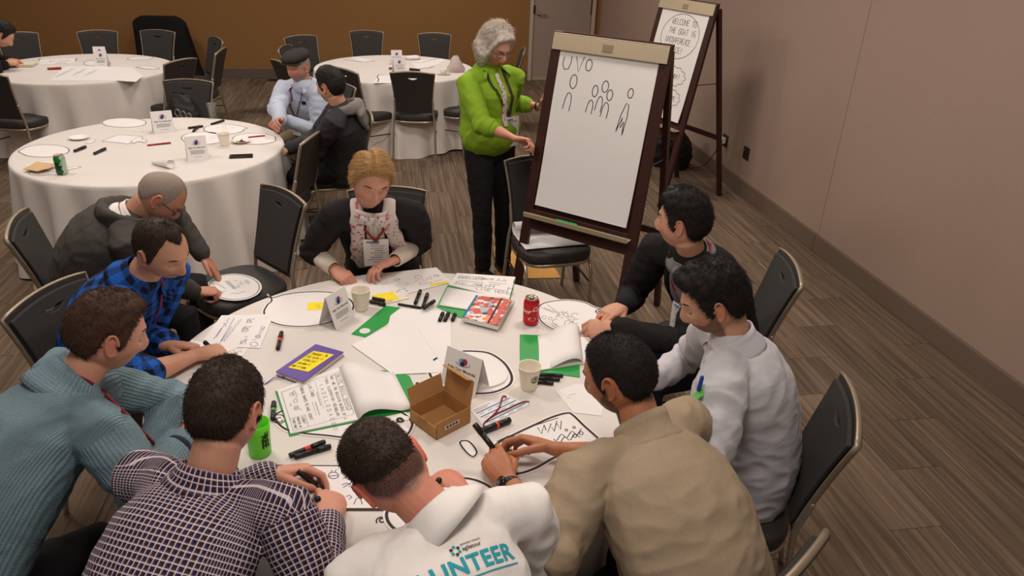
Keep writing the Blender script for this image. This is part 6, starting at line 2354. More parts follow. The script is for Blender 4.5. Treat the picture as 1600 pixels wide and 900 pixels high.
# badge sheet with red lanyard
bs, bc = sheet('badge_sheet', [(734, 640), (790, 616), (828, 632), (756, 668)], Zt + .0004, 'white printed badge sheet with blue bars, right of the cardboard box')
bs_m = bil(bc)
ink('print', [[(.06, .70), (.92, .72)], [(.08, .46), (.94, .48)], [(.10, .14), (.97, .14)]], bs_m, UP, .0045, M['ink_blue'], bs)
ink('print', [[(.10 + .2 * i, .60), (.22 + .2 * i, .605)] for i in range(4)] + [[(.12 + .2 * i, .36), (.24 + .2 * i, .365)] for i in range(4)] + [[(.14 + .2 * i, .05), (.26 + .2 * i, .05)] for i in range(4)] + [[(.06, .88), (.5, .90)], [(.05, .80), (.4, .81)]], bs_m, UP, .003, M['ink_grey'], bs)
lp = [bs_m(*q) for q in ((.0, .0), (.04, .12), (.16, .20), (.34, .30), (.55, .50), (.72, .74), (.86, .90), (.90, .84), (.87, .80))]
lp2 = [bs_m(*q) for q in ((.16, .20), (.36, .26), (.60, .24), (.84, .24), (.98, .20), (1.03, .10))]
lz = G()
for l_ in (lp, lp2):
    pp = [p + Z * .004 for p in smooth_loop(l_ + l_[::-1][1:-1], 5)[:len(l_) * 5 - 4]]
    lz.tube(pp, [.0026] * len(pp), n=7)
tag(at_origin(lz.build('lanyard_cord', LANYARD), bs_m(.5, .4)), 'dark red lanyard cord coiled over the badge sheet beside the box', 'lanyard')


# ---- tent cards
def tent(cx, cy, yaw, w, h, dep, label, front='Agile Tour Montréal', z=Zt, group='folded tent cards'):
    """folded card: printed face looks along local -y"""
    root = empty('tent_card', (cx, cy, z), yaw)
    tag(root, label, 'tent card', group)
    for s, nm in ((-1, 'front_panel'), (1, 'rear_panel')):
        vs = []
        for t_ in (0, .0012):
            for x, q in ((-w / 2, 0), (w / 2, 0), (w / 2, 1), (-w / 2, 1)):
                vs.append((x, s * (dep / 2) * (1 - q) + t_ * s, h * q))
        fs = [(0, 1, 2, 3), (7, 6, 5, 4), (0, 4, 5, 1), (1, 5, 6, 2), (2, 6, 7, 3), (3, 7, 4, 0)]
        p = G().add(vs, fs).build(nm, M['paper'], root, False, world=False)
        if s == -1:
            th = math.atan2(h, dep / 2)
            fx, fy_, fz = V((1, 0, 0)), V((0, math.cos(th), math.sin(th))), V((0, -math.sin(th), math.cos(th)))
            o0 = V((0, -dep / 2 - .0012, 0))
            sl = math.hypot(h, dep / 2)
            mpp = lambda u, v: o0 + fx * (u * w) + fy_ * (v * sl)
            def disc(cx_, cy_, rx, ry, mt, nm2, off):
                pts = [mpp(cx_ + rx * math.cos(2 * PI * k / 20), cy_ + ry * math.sin(2 * PI * k / 20)) + fz * off for k in range(20)]
                G().add(pts, [tuple(range(20))]).build(nm2, mt, p, False, world=False)
            disc(-.03, .74, .085, .095, TENT_BLUE, 'emblem', .0005)
            disc(.05, .76, .075, .085, TENT_RED, 'emblem', .0008)
            disc(.00, .70, .060, .055, TENT_NAVY, 'emblem', .0011)
            g = G()
            for sts, wd in (([circle(0, .73, .2, .09, 22, 200, 380)], .0018),):
                for st in sts:
                    P = [mpp(*q) + fz * .0012 for q in st]
                    vv = []
                    for i in range(len(P)):
                        t_ = (P[min(i + 1, len(P) - 1)] - P[max(i - 1, 0)])
                        sd = fz.cross(t_).normalized() * wd / 2
                        vv += [P[i] - sd, P[i] + sd]
                    g.add(vv, [(2 * i, 2 * i + 2, 2 * i + 3, 2 * i + 1) for i in range(len(P) - 1)])
            g.build('emblem', TENT_NAVY, p, False, world=False)
            tv, tf_ = TEXT_CARD
            G().add([o0 + fx * (q[0] * w) + fy_ * (sl * .50 + q[1] * w) + fz * .0006 for q in tv], tf_).build('lettering', M['ink_brown'], p, False, world=False)
            g = G()
            for k in range(5):
                a, b = mpp(-.32, .40 - .035 * k), mpp(.34 - (.06 if k == 4 else 0), .40 - .035 * k)
                g.add([a + fz * .0006, b + fz * .0006, b + fy_ * .0028 + fz * .0006, a + fy_ * .0028 + fz * .0006], [(0, 1, 2, 3)])
            a, b = mpp(-.18, .14), mpp(.2, .14)
            g.add([a + fz * .0006, b + fz * .0006, b + fy_ * .0024 + fz * .0006, a + fy_ * .0024 + fz * .0006], [(0, 1, 2, 3)])
            g.build('print', M['ink_grey'], p, False, world=False)
    return root


TENT_BLUE = mat('logo_sky_blue', (96, 168, 214), .6); TENT_RED = mat('logo_magenta', (160, 44, 92), .6); TENT_NAVY = mat('logo_navy', (28, 30, 66), .6)
TEXT_CARD = flat_text('Agile Tour Montréal', .096, .0015, 'CENTER')


def tent_px(a, b, h, dep, label, z=Zt, flip=0):
    """printed face standing along pixel a (viewer's left foot) to b"""
    A, B = pix(*a, z), pix(*b, z)
    d = B - A
    yaw = math.atan2(d.y, d.x)
    n = V((-d.y, d.x, 0)).normalized()
    c = (A + B) / 2 + n * dep / 2
    return tent(c.x, c.y, yaw, d.length, h, dep, label, z=z)


tent_px((525, 516), (554, 496), .135, .085, 'white folded tent card with round emblem, beside the paper cup on the nearest table')
tent_px((688, 598), (742, 622), .135, .085, 'white folded tent card standing behind the cardboard box')
tent_px((294, 252), (327, 249), .150, .10, 'front tent card on the middle table, left of the paper cup')
tent_px((241, 209), (274, 206), .150, .10, 'rear tent card on the middle table, below the black bag')
tent_px((149, 104.5), (168, 104.5), .150, .10, 'front tent card of the pair on the far left table')
tent_px((147, 97), (166, 97), .150, .10, 'rear tent card of the pair on the far left table')
tent_px((617, 115), (635, 114), .150, .10, 'front tent card of the pair on the far right table')
tent_px((612, 101), (629, 101), .150, .10, 'rear tent card of the pair on the far right table')


# ---- cups and cans
def cup(cx, cy, label, h=.094, r0=.0275, r1=.0415, logo=False, z=Zt, yaw=0, ring=False):
    root = empty('paper_cup', (cx, cy, z), yaw)
    tag(root, label, 'cup')
    g = G()
    R = lambda t: r0 + (r1 - r0) * t
    prof = [(r0 * .92, .004), (r0 * .97, 0), (r0, .002)] + [(R(t), h * t) for t in (.1, .4, .7, .96)] + [(r1 + .0015, h * .975), (r1 + .0022, h * .99), (r1 + .001, h), (r1 - .0016, h * .99)]
    prof += [(R(t) - .0016, h * t) for t in (.9, .5, .12)] + [(0.0005, h * .10)]
    g.lathe(prof, n=36)
    g.build('cup_wall', M['white_cup'], root, world=False)
    if logo:
        def onwall(a, zz, off=.0006):
            t = zz / h
            return V(((R(t) + off) * math.cos(a), (R(t) + off) * math.sin(a), zz))
        dk = mat('dark_green_cup_print', (30, 62, 48), .6)
        def wall_ring(ra, rb, nm):
            vs = []
            n = 28
            for k in range(n):
                q = 2 * PI * k / n
                for rr in (ra, rb):
                    vs.append(onwall(rr * math.cos(q) / .036, h * .56 + rr * math.sin(q)))
            G().add(vs, [(2 * k, 2 * ((k + 1) % n), 2 * ((k + 1) % n) + 1, 2 * k + 1) for k in range(n)]).build(nm, dk, root, False, world=False)
        wall_ring(.0125, .0150, 'emblem')
        # crowned head with long wavy hair, drawn as dark strokes in the disc
        for st, wd in (([(0, .009), (0, -.001)], .006), ([(-.004, .008), (-.008, .003), (-.006, -.003), (-.010, -.008)], .0022), ([(.004, .008), (.008, .003), (.006, -.003), (.010, -.008)], .0022),
                       ([(-.004, -.004), (-.005, -.011)], .0022), ([(.004, -.004), (.005, -.011)], .0022), ([(0, -.004), (0, -.012)], .0018), ([(-.004, .011), (0, .0125), (.004, .011)], .0018)):
            vs = []
            for x, zz in st:
                for s in (-1, 1):
                    vs.append(onwall((x + s * wd / 2) / .036, h * .56 + zz, .0008))
            G().add(vs, [(2 * k, 2 * k + 1, 2 * k + 3, 2 * k + 2) for k in range(len(st) - 1)]).build('emblem', dk, root, False, world=False)
    return root


c = pix(565, 483, Zt); cup(c.x, c.y, 'plain white paper cup beside the tent card on the nearest table')
c = pix(826, 606, Zt); cup(c.x, c.y, 'white paper coffee cup with round dark emblem, right of the large oval card', logo=True, yaw=-1.15)
c = pix(351, 227, Zt); cup(c.x, c.y, 'plain white paper cup on the middle table beside a plate', h=.088)


def can(cx, cy, label, kind, z=Zt, yaw=0):
    root = empty('drink_can', (cx, cy, z), yaw)
    tag(root, label, 'can')
    red = kind == 'red'
    wall = mat('red_can_paint', (196, 28, 40), .28, metal=.25) if red else can_green()
    R_, H_ = .033, .122
    G().lathe([(.024, .0), (.027, .003), (.0325, .010), (R_, .014), (R_, .098), (.0325, .102), (.028, .113), (.0265, .116)], n=40, closed=False).build('can_wall', wall, root, world=False)
    G().lathe([(.0268, .1155), (.0275, .120), (.0265, .122), (.025, .1205), (.0245, .117), (.0005, .1165)], n=36).build('can_lid', M['chrome'], root, world=False)
    G().lathe([(.0005, .002), (.02, .001), (.025, .0008), (.0255, .003)], n=32).build('can_base', M['chrome'], root, world=False)
    G().lathe([(.0095, 0), (.0095, .0008)], (.010, 0, .1172), n=16).build('can_opening', M['ink'], root, world=False)
    g = G(); g.tube([(-.014, 0, .1185), (-.004, 0, .119), (.004, 0, .1187)], [(.008, .001), (.007, .001), (.005, .001)], side=(0, 1, 0), n=8)
    g.build('ring_pull', M['chrome'], root, world=False)
    if red:
        tv, tf_ = flat_text('Coca-Cola', .0255, .0006, 'CENTER')
        tv, tf_ = subdiv(tv, tf_, 2)
        sh = lambda q: (q[0] + q[1] * .25, q[1] + .15 * q[0] + .0035 * math.sin(q[0] * 120))
        vv = []
        for q in tv:
            x, y = sh(q)
            a = x / R_
            vv.append(((R_ + .0005) * math.cos(a), (R_ + .0005) * math.sin(a), .066 + y))
        G().add(vv, tf_).build('lettering', M['white_plastic'], root, False, world=False)
        for zc, a0, rx, ry in ((.036, .2, .017, .009),):
            vs = [((R_ + .0005) * math.cos(a0 + rx * math.cos(q) / R_), (R_ + .0005) * math.sin(a0 + rx * math.cos(q) / R_), zc + ry * math.sin(q)) for q in [2 * PI * k / 24 for k in range(24)]]
            G().add(vs, [tuple(range(24))]).build('print', M['alu'], root, False, world=False)
    return root


def can_green():
    m, nt, b, N, L = node_mat('green_can_print')
    tc = N.new('ShaderNodeTexCoord'); sx = N.new('ShaderNodeSeparateXYZ'); L(tc.outputs['Object'], sx.inputs[0])
    n = N.new('ShaderNodeTexNoise'); n.inputs['Scale'].default_value = 40; L(tc.outputs['Object'], n.inputs['Vector'])
    f = op(N, L, 'GREATER_THAN', op(N, L, 'ADD', op(N, L, 'MULTIPLY', sx.outputs[1], 9), op(N, L, 'MULTIPLY', n.outputs['Fac'], .5)), .36)
    c = fmix(N, L, op(N, L, 'GREATER_THAN', sx.outputs[2], .08), srgb(26, 78, 44), srgb(38, 132, 60))
    L(fmix(N, L, f, c, srgb(168, 190, 164)), b.inputs['Base Color'])
    b.inputs['Roughness'].default_value = .25; b.inputs['Metallic'].default_value = .3
    return m


c = pix(829, 505, Zt); can(c.x, c.y, 'red soft drink can standing beside the doodled oval card', 'red', yaw=math.radians(-105))
c = pix(98, 272, Zt); gc = can(c.x, c.y, 'green drink can at the near left edge of the middle table', 'green', yaw=math.radians(-90))


# ---- markers
def marker(a, b, label, r=.0085, capc=None, band=None, cap=.36, group='black marker pens', nib=False, fat=1.0):
    """marker pen from its tail a to its cap end b"""
    A, B = V(a), V(b)
    d = (B - A); Ln = d.length; d.normalize()
    root = empty('marker_pen', (A + B) / 2)
    tag(root, label, 'marker', group)
    body = M['black_plastic']
    P = lambda t: A + d * (Ln * t)
    sd = d.cross(Z) if abs(d.z) < .9 else V((1, 0, 0))
    if nib:
        G().tube([P(0), P(.02), P(.80), P(.86)], [r * .8, r, r, r * .7], side=sd, n=12, caps=False).build('barrel', capc or body, root)
        G().tube([P(.86), P(.95), P(1.0)], [r * .55, r * .32, r * .14], side=sd, n=8).build('nib', M['ink'], root)
    else:
        G().tube([P(0), P(.015), P(1 - cap)], [r * .82, r * .95, r * .95], side=sd, n=14, caps=False).build('barrel', body, root)
        G().tube([P(1 - cap), P(1 - cap + .01), P(.97), P(1.0)], [r * .98, r * 1.08, r * 1.0, r * .8], side=sd, n=14, caps=False).build('cap', capc or body, root)
    if band:
        G().tube([P(.42), P(.43), P(.57), P(.58)], [r * .9, r * 1.0, r * 1.0, r * .9], side=sd, n=14, caps=False).build('colour_band', band, root)
    return root


def marker_px(a, b, label, z=Zt, r=.0085, **kw):
    return marker(pix(a[0], a[1], z + r), pix(b[0], b[1], z + r), label, r, **kw)


RB = mat('red_marker_band', (214, 62, 60), .4)
OB = mat('orange_marker_band', (232, 84, 58), .4)
marker_px((434, 545), (440, 519), 'black marker with red band lying alone left of the purple notebook', band=RB)
marker_px((452, 712), (508, 690), 'upper of two black markers below the open booklet, with red band', band=RB)
marker_px((460, 714), (517, 697), 'lower of two black markers below the open booklet, all black')
marker_px((649, 474), (657, 454), 'leftmost of three black markers near the red notebook')
marker_px((661, 480), (668, 459), 'middle of three black markers near the red notebook')
marker_px((662, 482), (679, 470), 'tilted rightmost of three black markers near the red notebook', z=Zt + .008)
marker_px((622, 475), (658, 481), 'thin black pen at the edge of the green folder', r=.0055)
marker_px((578, 471), (602, 476), 'black marker lying right of the plain paper cup')
marker_px((582, 466), (601, 470), 'second black marker half behind the plain paper cup', z=Zt + .002)
marker_px((687, 501), (692, 489), 'left one of three markers under the green booklet edge')
marker_px((695, 501), (701, 489), 'centre one of three markers under the green booklet edge')
marker_px((707, 500), (711, 491), 'right one of three markers under the green booklet edge')
marker_px((651, 600), (668, 609), 'black marker sticking out behind the cardboard box')
marker_px((838, 585), (880, 587), 'farthest of three black markers beside the coffee cup', r=.007)
marker_px((836, 591), (875, 593), 'middle of three black markers beside the coffee cup', r=.007)
marker_px((834, 596), (865, 599), 'nearest of three black markers beside the coffee cup', r=.007)
mk = marker_px((797, 656), (752, 674), 'big black marker with orange oval beside the badge sheet', r=.011, band=OB, cap=.5)
marker_px((426, 655), (428, 628), 'black marker standing out behind the check shirt face, by the booklet', band=M['green_ink'])


def held(p, i, label, ln=.14, r=.0085, out=.03, **kw):
    """pen held between thumb and fingers of hand i, its tip reaching the paper"""
    g_, w_ = p['grips'][i]
    d = (g_ - w_).normalized()
    tip = g_ + d * out
    return marker(tip - d * ln, tip, label, r, **kw)


held(p1, 0, 'black marker in the hand of the person in white', nib=True)
held(p2, 0, 'purple black marker in the right hand over the doodle sheet', nib=True)
held(p2, 1, 'black marker clasped in the left hand of the check shirt person', ln=.11, out=.02)
held(p4, 0, 'black marker in the hand of the person in flannel', nib=True)
held(p5, 0, 'pen in the hand of the bald person over the oval card', nib=True, r=.006)
held(p6, 0, 'dark pen in the right hand of the blonde woman', nib=True, r=.006)
held(p8, 1, 'red pen in the hand of the person in black cardigan', nib=True, r=.005, capc=M['red_plastic'])
held(p10, 0, 'pen between the fingers of the beige person right hand', nib=True, r=.004, ln=.06)
marker(pix(772, 702, .815), pix(741, 662, .875), 'black marker upright in the watch hand', .0095)
held(p7, 0, 'pen in the hand of the standing woman', r=.006, ln=.13)
held(p3, 0, 'pen in the hand of the blue sweater person', nib=True, r=.006)

# ---- lime tumbler beside the check shirt face
c = pix(407, 708, Zt)
tb = empty('plastic_tumbler', (c.x, c.y, Zt))
tag(tb, 'bright lime green tumbler with black lettering, hidden behind the check shirt face', 'tumbler')
mt_lime = mat('lime_plastic', (110, 220, 50), .35)
G().lathe([(.030, 0), (.033, .003), (.036, .08), (.039, .115), (.037, .115), (.034, .08), (.030, .006), (.0005, .005)], n=32).build('tumbler_wall', mt_lime, tb, world=False)
tv, tf_ = flat_text('FREE', .03, .001, 'CENTER')
tv, tf_ = subdiv(tv, tf_, 2)
G().add([((.0372) * math.cos(q[1] / .036 - 1.1), .0372 * math.sin(q[1] / .036 - 1.1), .07 - q[0]) for q in tv], tf_).build('lettering', M['ink'], tb, False, world=False)

# ---- open cardboard box
Wa, Wb, Wc = pix(682, 688, Zt), pix(735, 660, Zt), pix(647, 655, Zt)
u_ = (Wb - Wa); lu = u_.length; u_.normalize()
v_ = V((-u_.y, u_.x, 0)); lv = abs((Wc - Wa).dot(v_))
bx = empty('cardboard_box', Wa)
tag(bx, 'small open brown cardboard box with raised lid, on the nearest table', 'box')
hb = .062
cf = M['cardboard']
rotb = Matrix((u_, v_, Z)).transposed()
def bpan(c, s, nm, rx=None):
    R_ = rotb @ rx if rx else rotb
    return G().box(Wa + rotb @ V(c), s, R_).build(nm, cf, bx, False, .0006)
bpan((lu / 2, lv / 2, .0015), (lu, lv, .003), 'base_panel')
bpan((lu / 2, .0015, hb / 2), (lu, .003, hb), 'side_panel')
bpan((lu / 2, lv - .0015, hb / 2), (lu, .003, hb), 'side_panel')
bpan((.0015, lv / 2, hb / 2 - .008), (.003, lv, hb - .016), 'end_panel')
bpan((lu - .0015, lv / 2, hb / 2), (.003, lv, hb), 'end_panel')
a = math.radians(14)
bpan((lu / 2, lv + .030 * math.sin(a), hb + .030 * math.cos(a)), (lu * .98, .0025, .060), 'side_flap', Matrix.Rotation(-a, 3, 'X'))
a = math.radians(-10)
bpan((lu + .042 * math.sin(-a) , lv / 2, hb + .045 * math.cos(a)), (.0025, lv * .98, .092), 'lid_panel', Matrix.Rotation(-a, 3, 'Y'))
a2 = math.radians(62)
bpan((lu + .016 - .014, lv / 2, hb + .090 + .008), (.0025, lv * .9, .030), 'tuck_flap', Matrix.Rotation(-a2, 3, 'Y'))
bpan((-.004, lv / 2, hb - .010), (.0025, lv * .32, .026), 'lock_tab', Matrix.Rotation(math.radians(-35), 3, 'Y'))
lb = Wa + rotb @ V((lu * .45, -.0006, hb * .48))
e = G(); e.box(lb, (lu * .42, .0008, .015), rotb); e.build('label', M['paper_grey'], bx, False)
g = G()
for k in range(4):
    g.box(lb + rotb @ V((lu * (-.14 + .09 * k), -.0008, .001)), (lu * .06, .0006, .007), rotb)
g.build('print', M['ink'], bx, False)

# ---- near easel: flip chart paper with stick people, green marker on the tray
def easel_paper(E, fyf, name, label, z0, z1, w0, w1):
    """paper pad clipped to the easel's board; returns object and (u, v) map in easel space"""
    ux = lambda u: (-w0 + u * 2 * w0)
    n = 12
    vs, fs = [], []
    for lay, off in ((0, -.006), (1, -.001)):
        for i in range(n + 1):
            z = z0 + (z1 - z0) * i / n
            bow = .006 * math.sin(PI * i / n) + (.016 * (1 - i / n) ** 6)
            for k in range(5):
                u = k / 4
                vs.append((ux(u), fyf(z) + off - bow - .004, z))
    for i in range(n):
        for k in range(4):
            fs.append((i * 5 + k, i * 5 + k + 1, (i + 1) * 5 + k + 1, (i + 1) * 5 + k))
            o = (n + 1) * 5
            fs.append((o + i * 5 + k, o + (i + 1) * 5 + k, o + (i + 1) * 5 + k + 1, o + i * 5 + k + 1))
    o = G().add(vs, fs).build(name, M['paper'], world=False)
    o.matrix_basis = E.matrix_basis
    o.location = E.location; o.rotation_euler = E.rotation_euler
    tag(o, label, 'flip chart', 'flip chart pads')
    def mp(u, v):
        z = z0 + (z1 - z0) * v
        t = (z - z0) / (z1 - z0)
        return V((ux(u), fyf(z) - .010 - .006 * math.sin(PI * t) - .016 * (1 - t) ** 6 - .0008, z))
    return o, mp


fp, fm = easel_paper(E1, E_fy, 'flip_chart_pad', 'white flip chart pad with UVO and stick people on the near easel', .735, 1.615, .300, 0)


def ink_local(name, strokes, mp, w, mt, parent, nrm=(0, -1, .2)):
    g = G(); nrm = V(nrm).normalized()
    for st in strokes:
        P = [V(mp(*q)) for q in st]
        vs = []
        for i in range(len(P)):
            t = P[min(i + 1, len(P) - 1)] - P[max(i - 1, 0)]
            s = nrm.cross(t).normalized() * (w / 2)
            vs += [P[i] - s, P[i] + s]
        g.add(vs, [(2 * i, 2 * i + 2, 2 * i + 3, 2 * i + 1) for i in range(len(P) - 1)])
    return g.build(name, mt, parent, False, world=False)


def arch(cx, cy, w, h):
    return [(cx - w, cy - h), (cx - w * .75, cy - h * .35), (cx - w * .4, cy + .0), (cx, cy + h * .06), (cx + w * .45, cy - h * .1), (cx + w * .6, cy - h * .5), (cx + w * .45, cy - h * 1.05)]


S = [[(.055, .950), (.05, .905), (.075, .875), (.115, .88), (.135, .92), (.135, .960)], [(.185, .960), (.225, .870), (.265, .965)], circle(.325, .920, .032, .034, 18, 80, 440),
     circle(.195, .810, .036, .042, 18, 60, 420), arch(.175, .735, .050, .10),
     circle(.435, .775, .028, .034), circle(.530, .810, .032, .034), circle(.590, .765, .028, .032),
     arch(.415, .715, .042, .075), arch(.505, .745, .042, .085), arch(.575, .715, .045, .085),
     circle(.790, .795, .026, .028), [(.715, .560), (.735, .66), (.770, .735), (.795, .728), (.800, .66), (.782, .545)], [(.715, .560), (.758, .648), (.752, .585), (.775, .625), (.782, .545)]]
ink_local('drawing', S, fm, .0045, M['ink'], fp)
z_ = .68
gm_ = G()
mk = empty('marker_pen', (0, 0, 0)); mk.location = E1.matrix_basis @ V((-.09, E_fy(.69) - .045, .686)) if 0 else V((0, 0, 0))
R_ = Matrix.Rotation(math.radians(-42.9), 3, 'Z')
a = V((1.073, 3.982, 0)) + R_ @ V((-.13, E_fy(.69) - .045, .687)); b = V((1.073, 3.982, 0)) + R_ @ V((.01, E_fy(.69) - .045, .687))
bpy.data.objects.remove(mk)
mk = marker(a, b, 'green marker lying on the tray of the near easel', .0085, capc=M['green_ink'], group='green markers')
for ch in mk.children:
    ch.data.materials[0] = M['green_ink']

fp2, fm2 = easel_paper(E2, E_fy, 'flip_chart_pad', 'flip chart pad with a welcome bubble on the farther easel', .735, 1.615, .300, 0)
S = [circle(.52, .76, .40, .205, 28, 80, 440)]
for i, (t, x) in enumerate((('WELCOME TO', .29), ('THE GOAT 16', .27), ('UNCONFERENCE', .25), ('SPACE!', .36))):
    S += words_at(t, x, .865 - i * .085, .050, .80 if i != 2 else .68, seed=i)
def cloud(cx, cy, rx, ry, n=11):
    out = []
    for k in range(n):
        a = 2 * PI * k / n
        out += circle(cx + rx * math.cos(a), cy + ry * math.sin(a), rx * .24, ry * .24, 6, math.degrees(a) - 80, math.degrees(a) + 80)
    return out
S += [cloud(.62, .40, .22, .075), cloud(.66, .20, .2, .07)] + words_at('enjoy!', .52, .38, .05, .8) + words_at('invite', .56, .18, .05, .8)
ink_local('lettering', S, fm2, .0042, M['ink'], fp2)
a = V((2.364, 6.43, 0)) + Matrix.Rotation(math.radians(-70.2), 3, 'Z') @ V((-.05, E_fy(.69) - .045, .687)); b = V((2.364, 6.43, 0)) + Matrix.Rotation(math.radians(-70.2), 3, 'Z') @ V((.06, E_fy(.69) - .045, .687))
mk = marker(a, b, 'green marker on the tray of the farther easel', .009, group='green markers')
for ch in mk.children: ch.data.materials[0] = M['green_ink']

# ---- chair by the easel: rolled flip chart sheet; yellow sheet on the carpet below
q0 = pix(842, 362, .48)
ch = CH_LIST[21]; an = math.radians(ch[2]); fdir = V((math.cos(an), math.sin(an), 0)); rdir = V((math.sin(an), -math.cos(an), 0))
sc = V((ch[0], ch[1], .482)) + fdir * .33
n = 20
pts_ = []
for k in range(n + 1):
    a = 1.5 * PI * k / n
    pts_.append((-.06 + .045 * math.sin(a) * (1 - .2 * k / n), .045 + .042 * -math.cos(a) * (1 - .1 * k / n)))
prof = [(.16, .002), (.10, .002), (.02, .003)] + [(-.02 - p_[0] - .12, p_[1]) for p_ in pts_]
vs, fs = [], []
for u in (-.21, 0, .21):
    for q_ in prof:
        w = sc + rdir * u + fdir * q_[0] + Z * q_[1]
        vs.append(w)
m_ = len(prof)
for i in range(2):
    for k in range(m_ - 1):
        fs.append((i * m_ + k, (i + 1) * m_ + k, (i + 1) * m_ + k + 1, i * m_ + k + 1))
rs_ = G().add(vs, fs).build('rolled_sheet', M['paper'])
s_ = rs_.modifiers.new('solid', 'SOLIDIFY'); s_.thickness = .0015
at_origin(rs_, sc)
tag(rs_, 'curled white flip chart sheet lying on the chair behind the near easel', 'paper')
def roll_mp(u, v):
    t = v * (m_ - 4) + 3
    i = int(t); fr_ = t - i
    a_, b_ = prof[min(i, m_ - 1)], prof[min(i + 1, m_ - 1)]
    q_ = (a_[0] * (1 - fr_) + b_[0] * fr_, a_[1] * (1 - fr_) + b_[1] * fr_)
    return sc + rdir * (u - .5) * .42 + fdir * (q_[0] + .002) + Z * (q_[1] + .001)
ink('drawing', [circle(.33, .28, .03, .05), [(.35, .34), (.30, .2)], [(.62, .34), (.56, .3), (.62, .27), (.55, .23)], [(.04, .34), (.08, .3), (.03, .25)], [(.14, .10), (.17, .10)], [(.75, .3), (.8, .24)]], roll_mp, fdir, .004, M['ink'], rs_, .001)
sheet('floor_sheet', [(772, 384), (846, 384), (876, 434), (776, 436)], .003, 'ochre yellow paper sheet on the carpet under the chair by the easel', 'paper', mat('ochre_paper', (206, 152, 76), .7), .0012)

# ---- oval card on the turned chair
zc_ = .4835
oc_, zo = cutout(None, zc_, 'oval white drawing card lying on the turned chair seat, under the bald person hands', .004, .010, pts=[pix(366 + 43 * math.cos(a), 449 + 21 * math.sin(a), zc_) for a in [2 * PI * k / 20 for k in range(20)]], n=3)
q = pm(zo)
S = [[(352, 440), (366, 452), (369, 451), (357, 439), (352, 440)], [(354, 439), (367, 451)], [(336, 437), (344, 440)], [(338, 443), (346, 447), (352, 451)], [(334, 455), (340, 453), (346, 456), (354, 455)], [(360, 459), (366, 458), (372, 459), (378, 456), (384, 456)],
     [(366, 439), (371, 439)], [(370, 444), (376, 444)], [(376, 440), (378, 445), (383, 441)], [(382, 438), (389, 444)], [(384, 437), (391, 442)], circle(343, 457, 4, 2), circle(372, 448, 2, 1.4), [(340, 458), (350, 459)]]
ink('drawing', S, q, UP, .002, M['ink'], oc_)

# ---- middle table things
def oval_px(cx, cy, rx, ry, label, z=Zt, tail=None, line=.006, rot=0):
    pts = []
    for k in range(18):
        a = 2 * PI * k / 18
        x, y = rx * math.cos(a), ry * math.sin(a)
        pts.append(pix(cx + x * math.cos(rot) - y * math.sin(rot), cy + x * math.sin(rot) + y * math.cos(rot), z))
    if tail:
        best = min(range(18), key=lambda i: (pts[i] - pix(*tail, z)).length)
        pts[best] = pix(*tail, z)
    return cutout(None, z, label, line, .004, pts=pts, n=3)


oval_px(70, 236, 40, 10, 'blank oval card at the left side of the middle table', tail=(27, 237), rot=-.03)
oval_px(194, 192, 36, 7.5, 'blank oval card at the far edge of the middle table')
d1, dz = oval_px(350, 202, 33, 8, 'oval card with faint doodles near the man in flat cap, farthest of three', tail=(388, 200))
ink('drawing', [[(338, 200), (343, 199)], [(346, 204), (352, 201), (356, 203)], [(360, 199), (366, 200)], circle(350, 198, 3, 1.2)], pm(dz), UP, .003, M['ink_grey'], d1)
d2, dz = oval_px(318, 216, 36, 10, 'oval card behind the front tent card on the middle table')
ink('drawing', [[(326, 218), (340, 214)], [(328, 214), (338, 212)]], pm(dz), UP, .003, M['ink_grey'], d2)
oval_px(398, 217, 36, 9, 'oval card with a red pen and plate of nuts near the hooded man', z=Zt + .0006, tail=(432, 216))
zz = Zt
n1, _ = cutout([(159, 221), (168, 217), (184, 211), (200, 211.5), (222, 213), (214, 217), (202, 225), (190, 224), (170, 222)], zz, 'folded rectangular card with dark outline in the middle table centre', .004, .003, n=3)
n2, _ = cutout([(204, 221), (214, 215), (224, 214), (222, 218), (230, 219), (226, 223), (216, 221), (210, 224)], zz + .0016, 'small curly cut-out beside the outlined card on the middle table', .003, .002, n=3)
n3, _ = cutout([(132, 224), (140, 220), (150, 217), (148, 221), (142, 224)], zz, 'tiny scrap card with scribbles near the white plate', .002, .002, n=2)
c_, cz = cutout([(45, 273), (52, 268), (88, 268), (106, 262), (118, 260), (128, 261), (118, 264), (110, 265), (102, 272), (70, 274)], zz, 'curly speech bubble card beneath the green can and napkin', .004, .003, n=3)


def plate_px(x, y, r, label, z=Zt):
    c = pix(x, y, z)
    o = G().lathe([(r * .55, 0), (r * .62, .002), (r * .9, .010), (r, .014), (r * .985, .015), (r * .88, .0115), (r * .6, .0045), (.0005, .004)], n=40).build('plate', M['white_plastic'], world=False)
    o.location = c
    tag(o, label, 'plate', 'white paper plates')
    return o


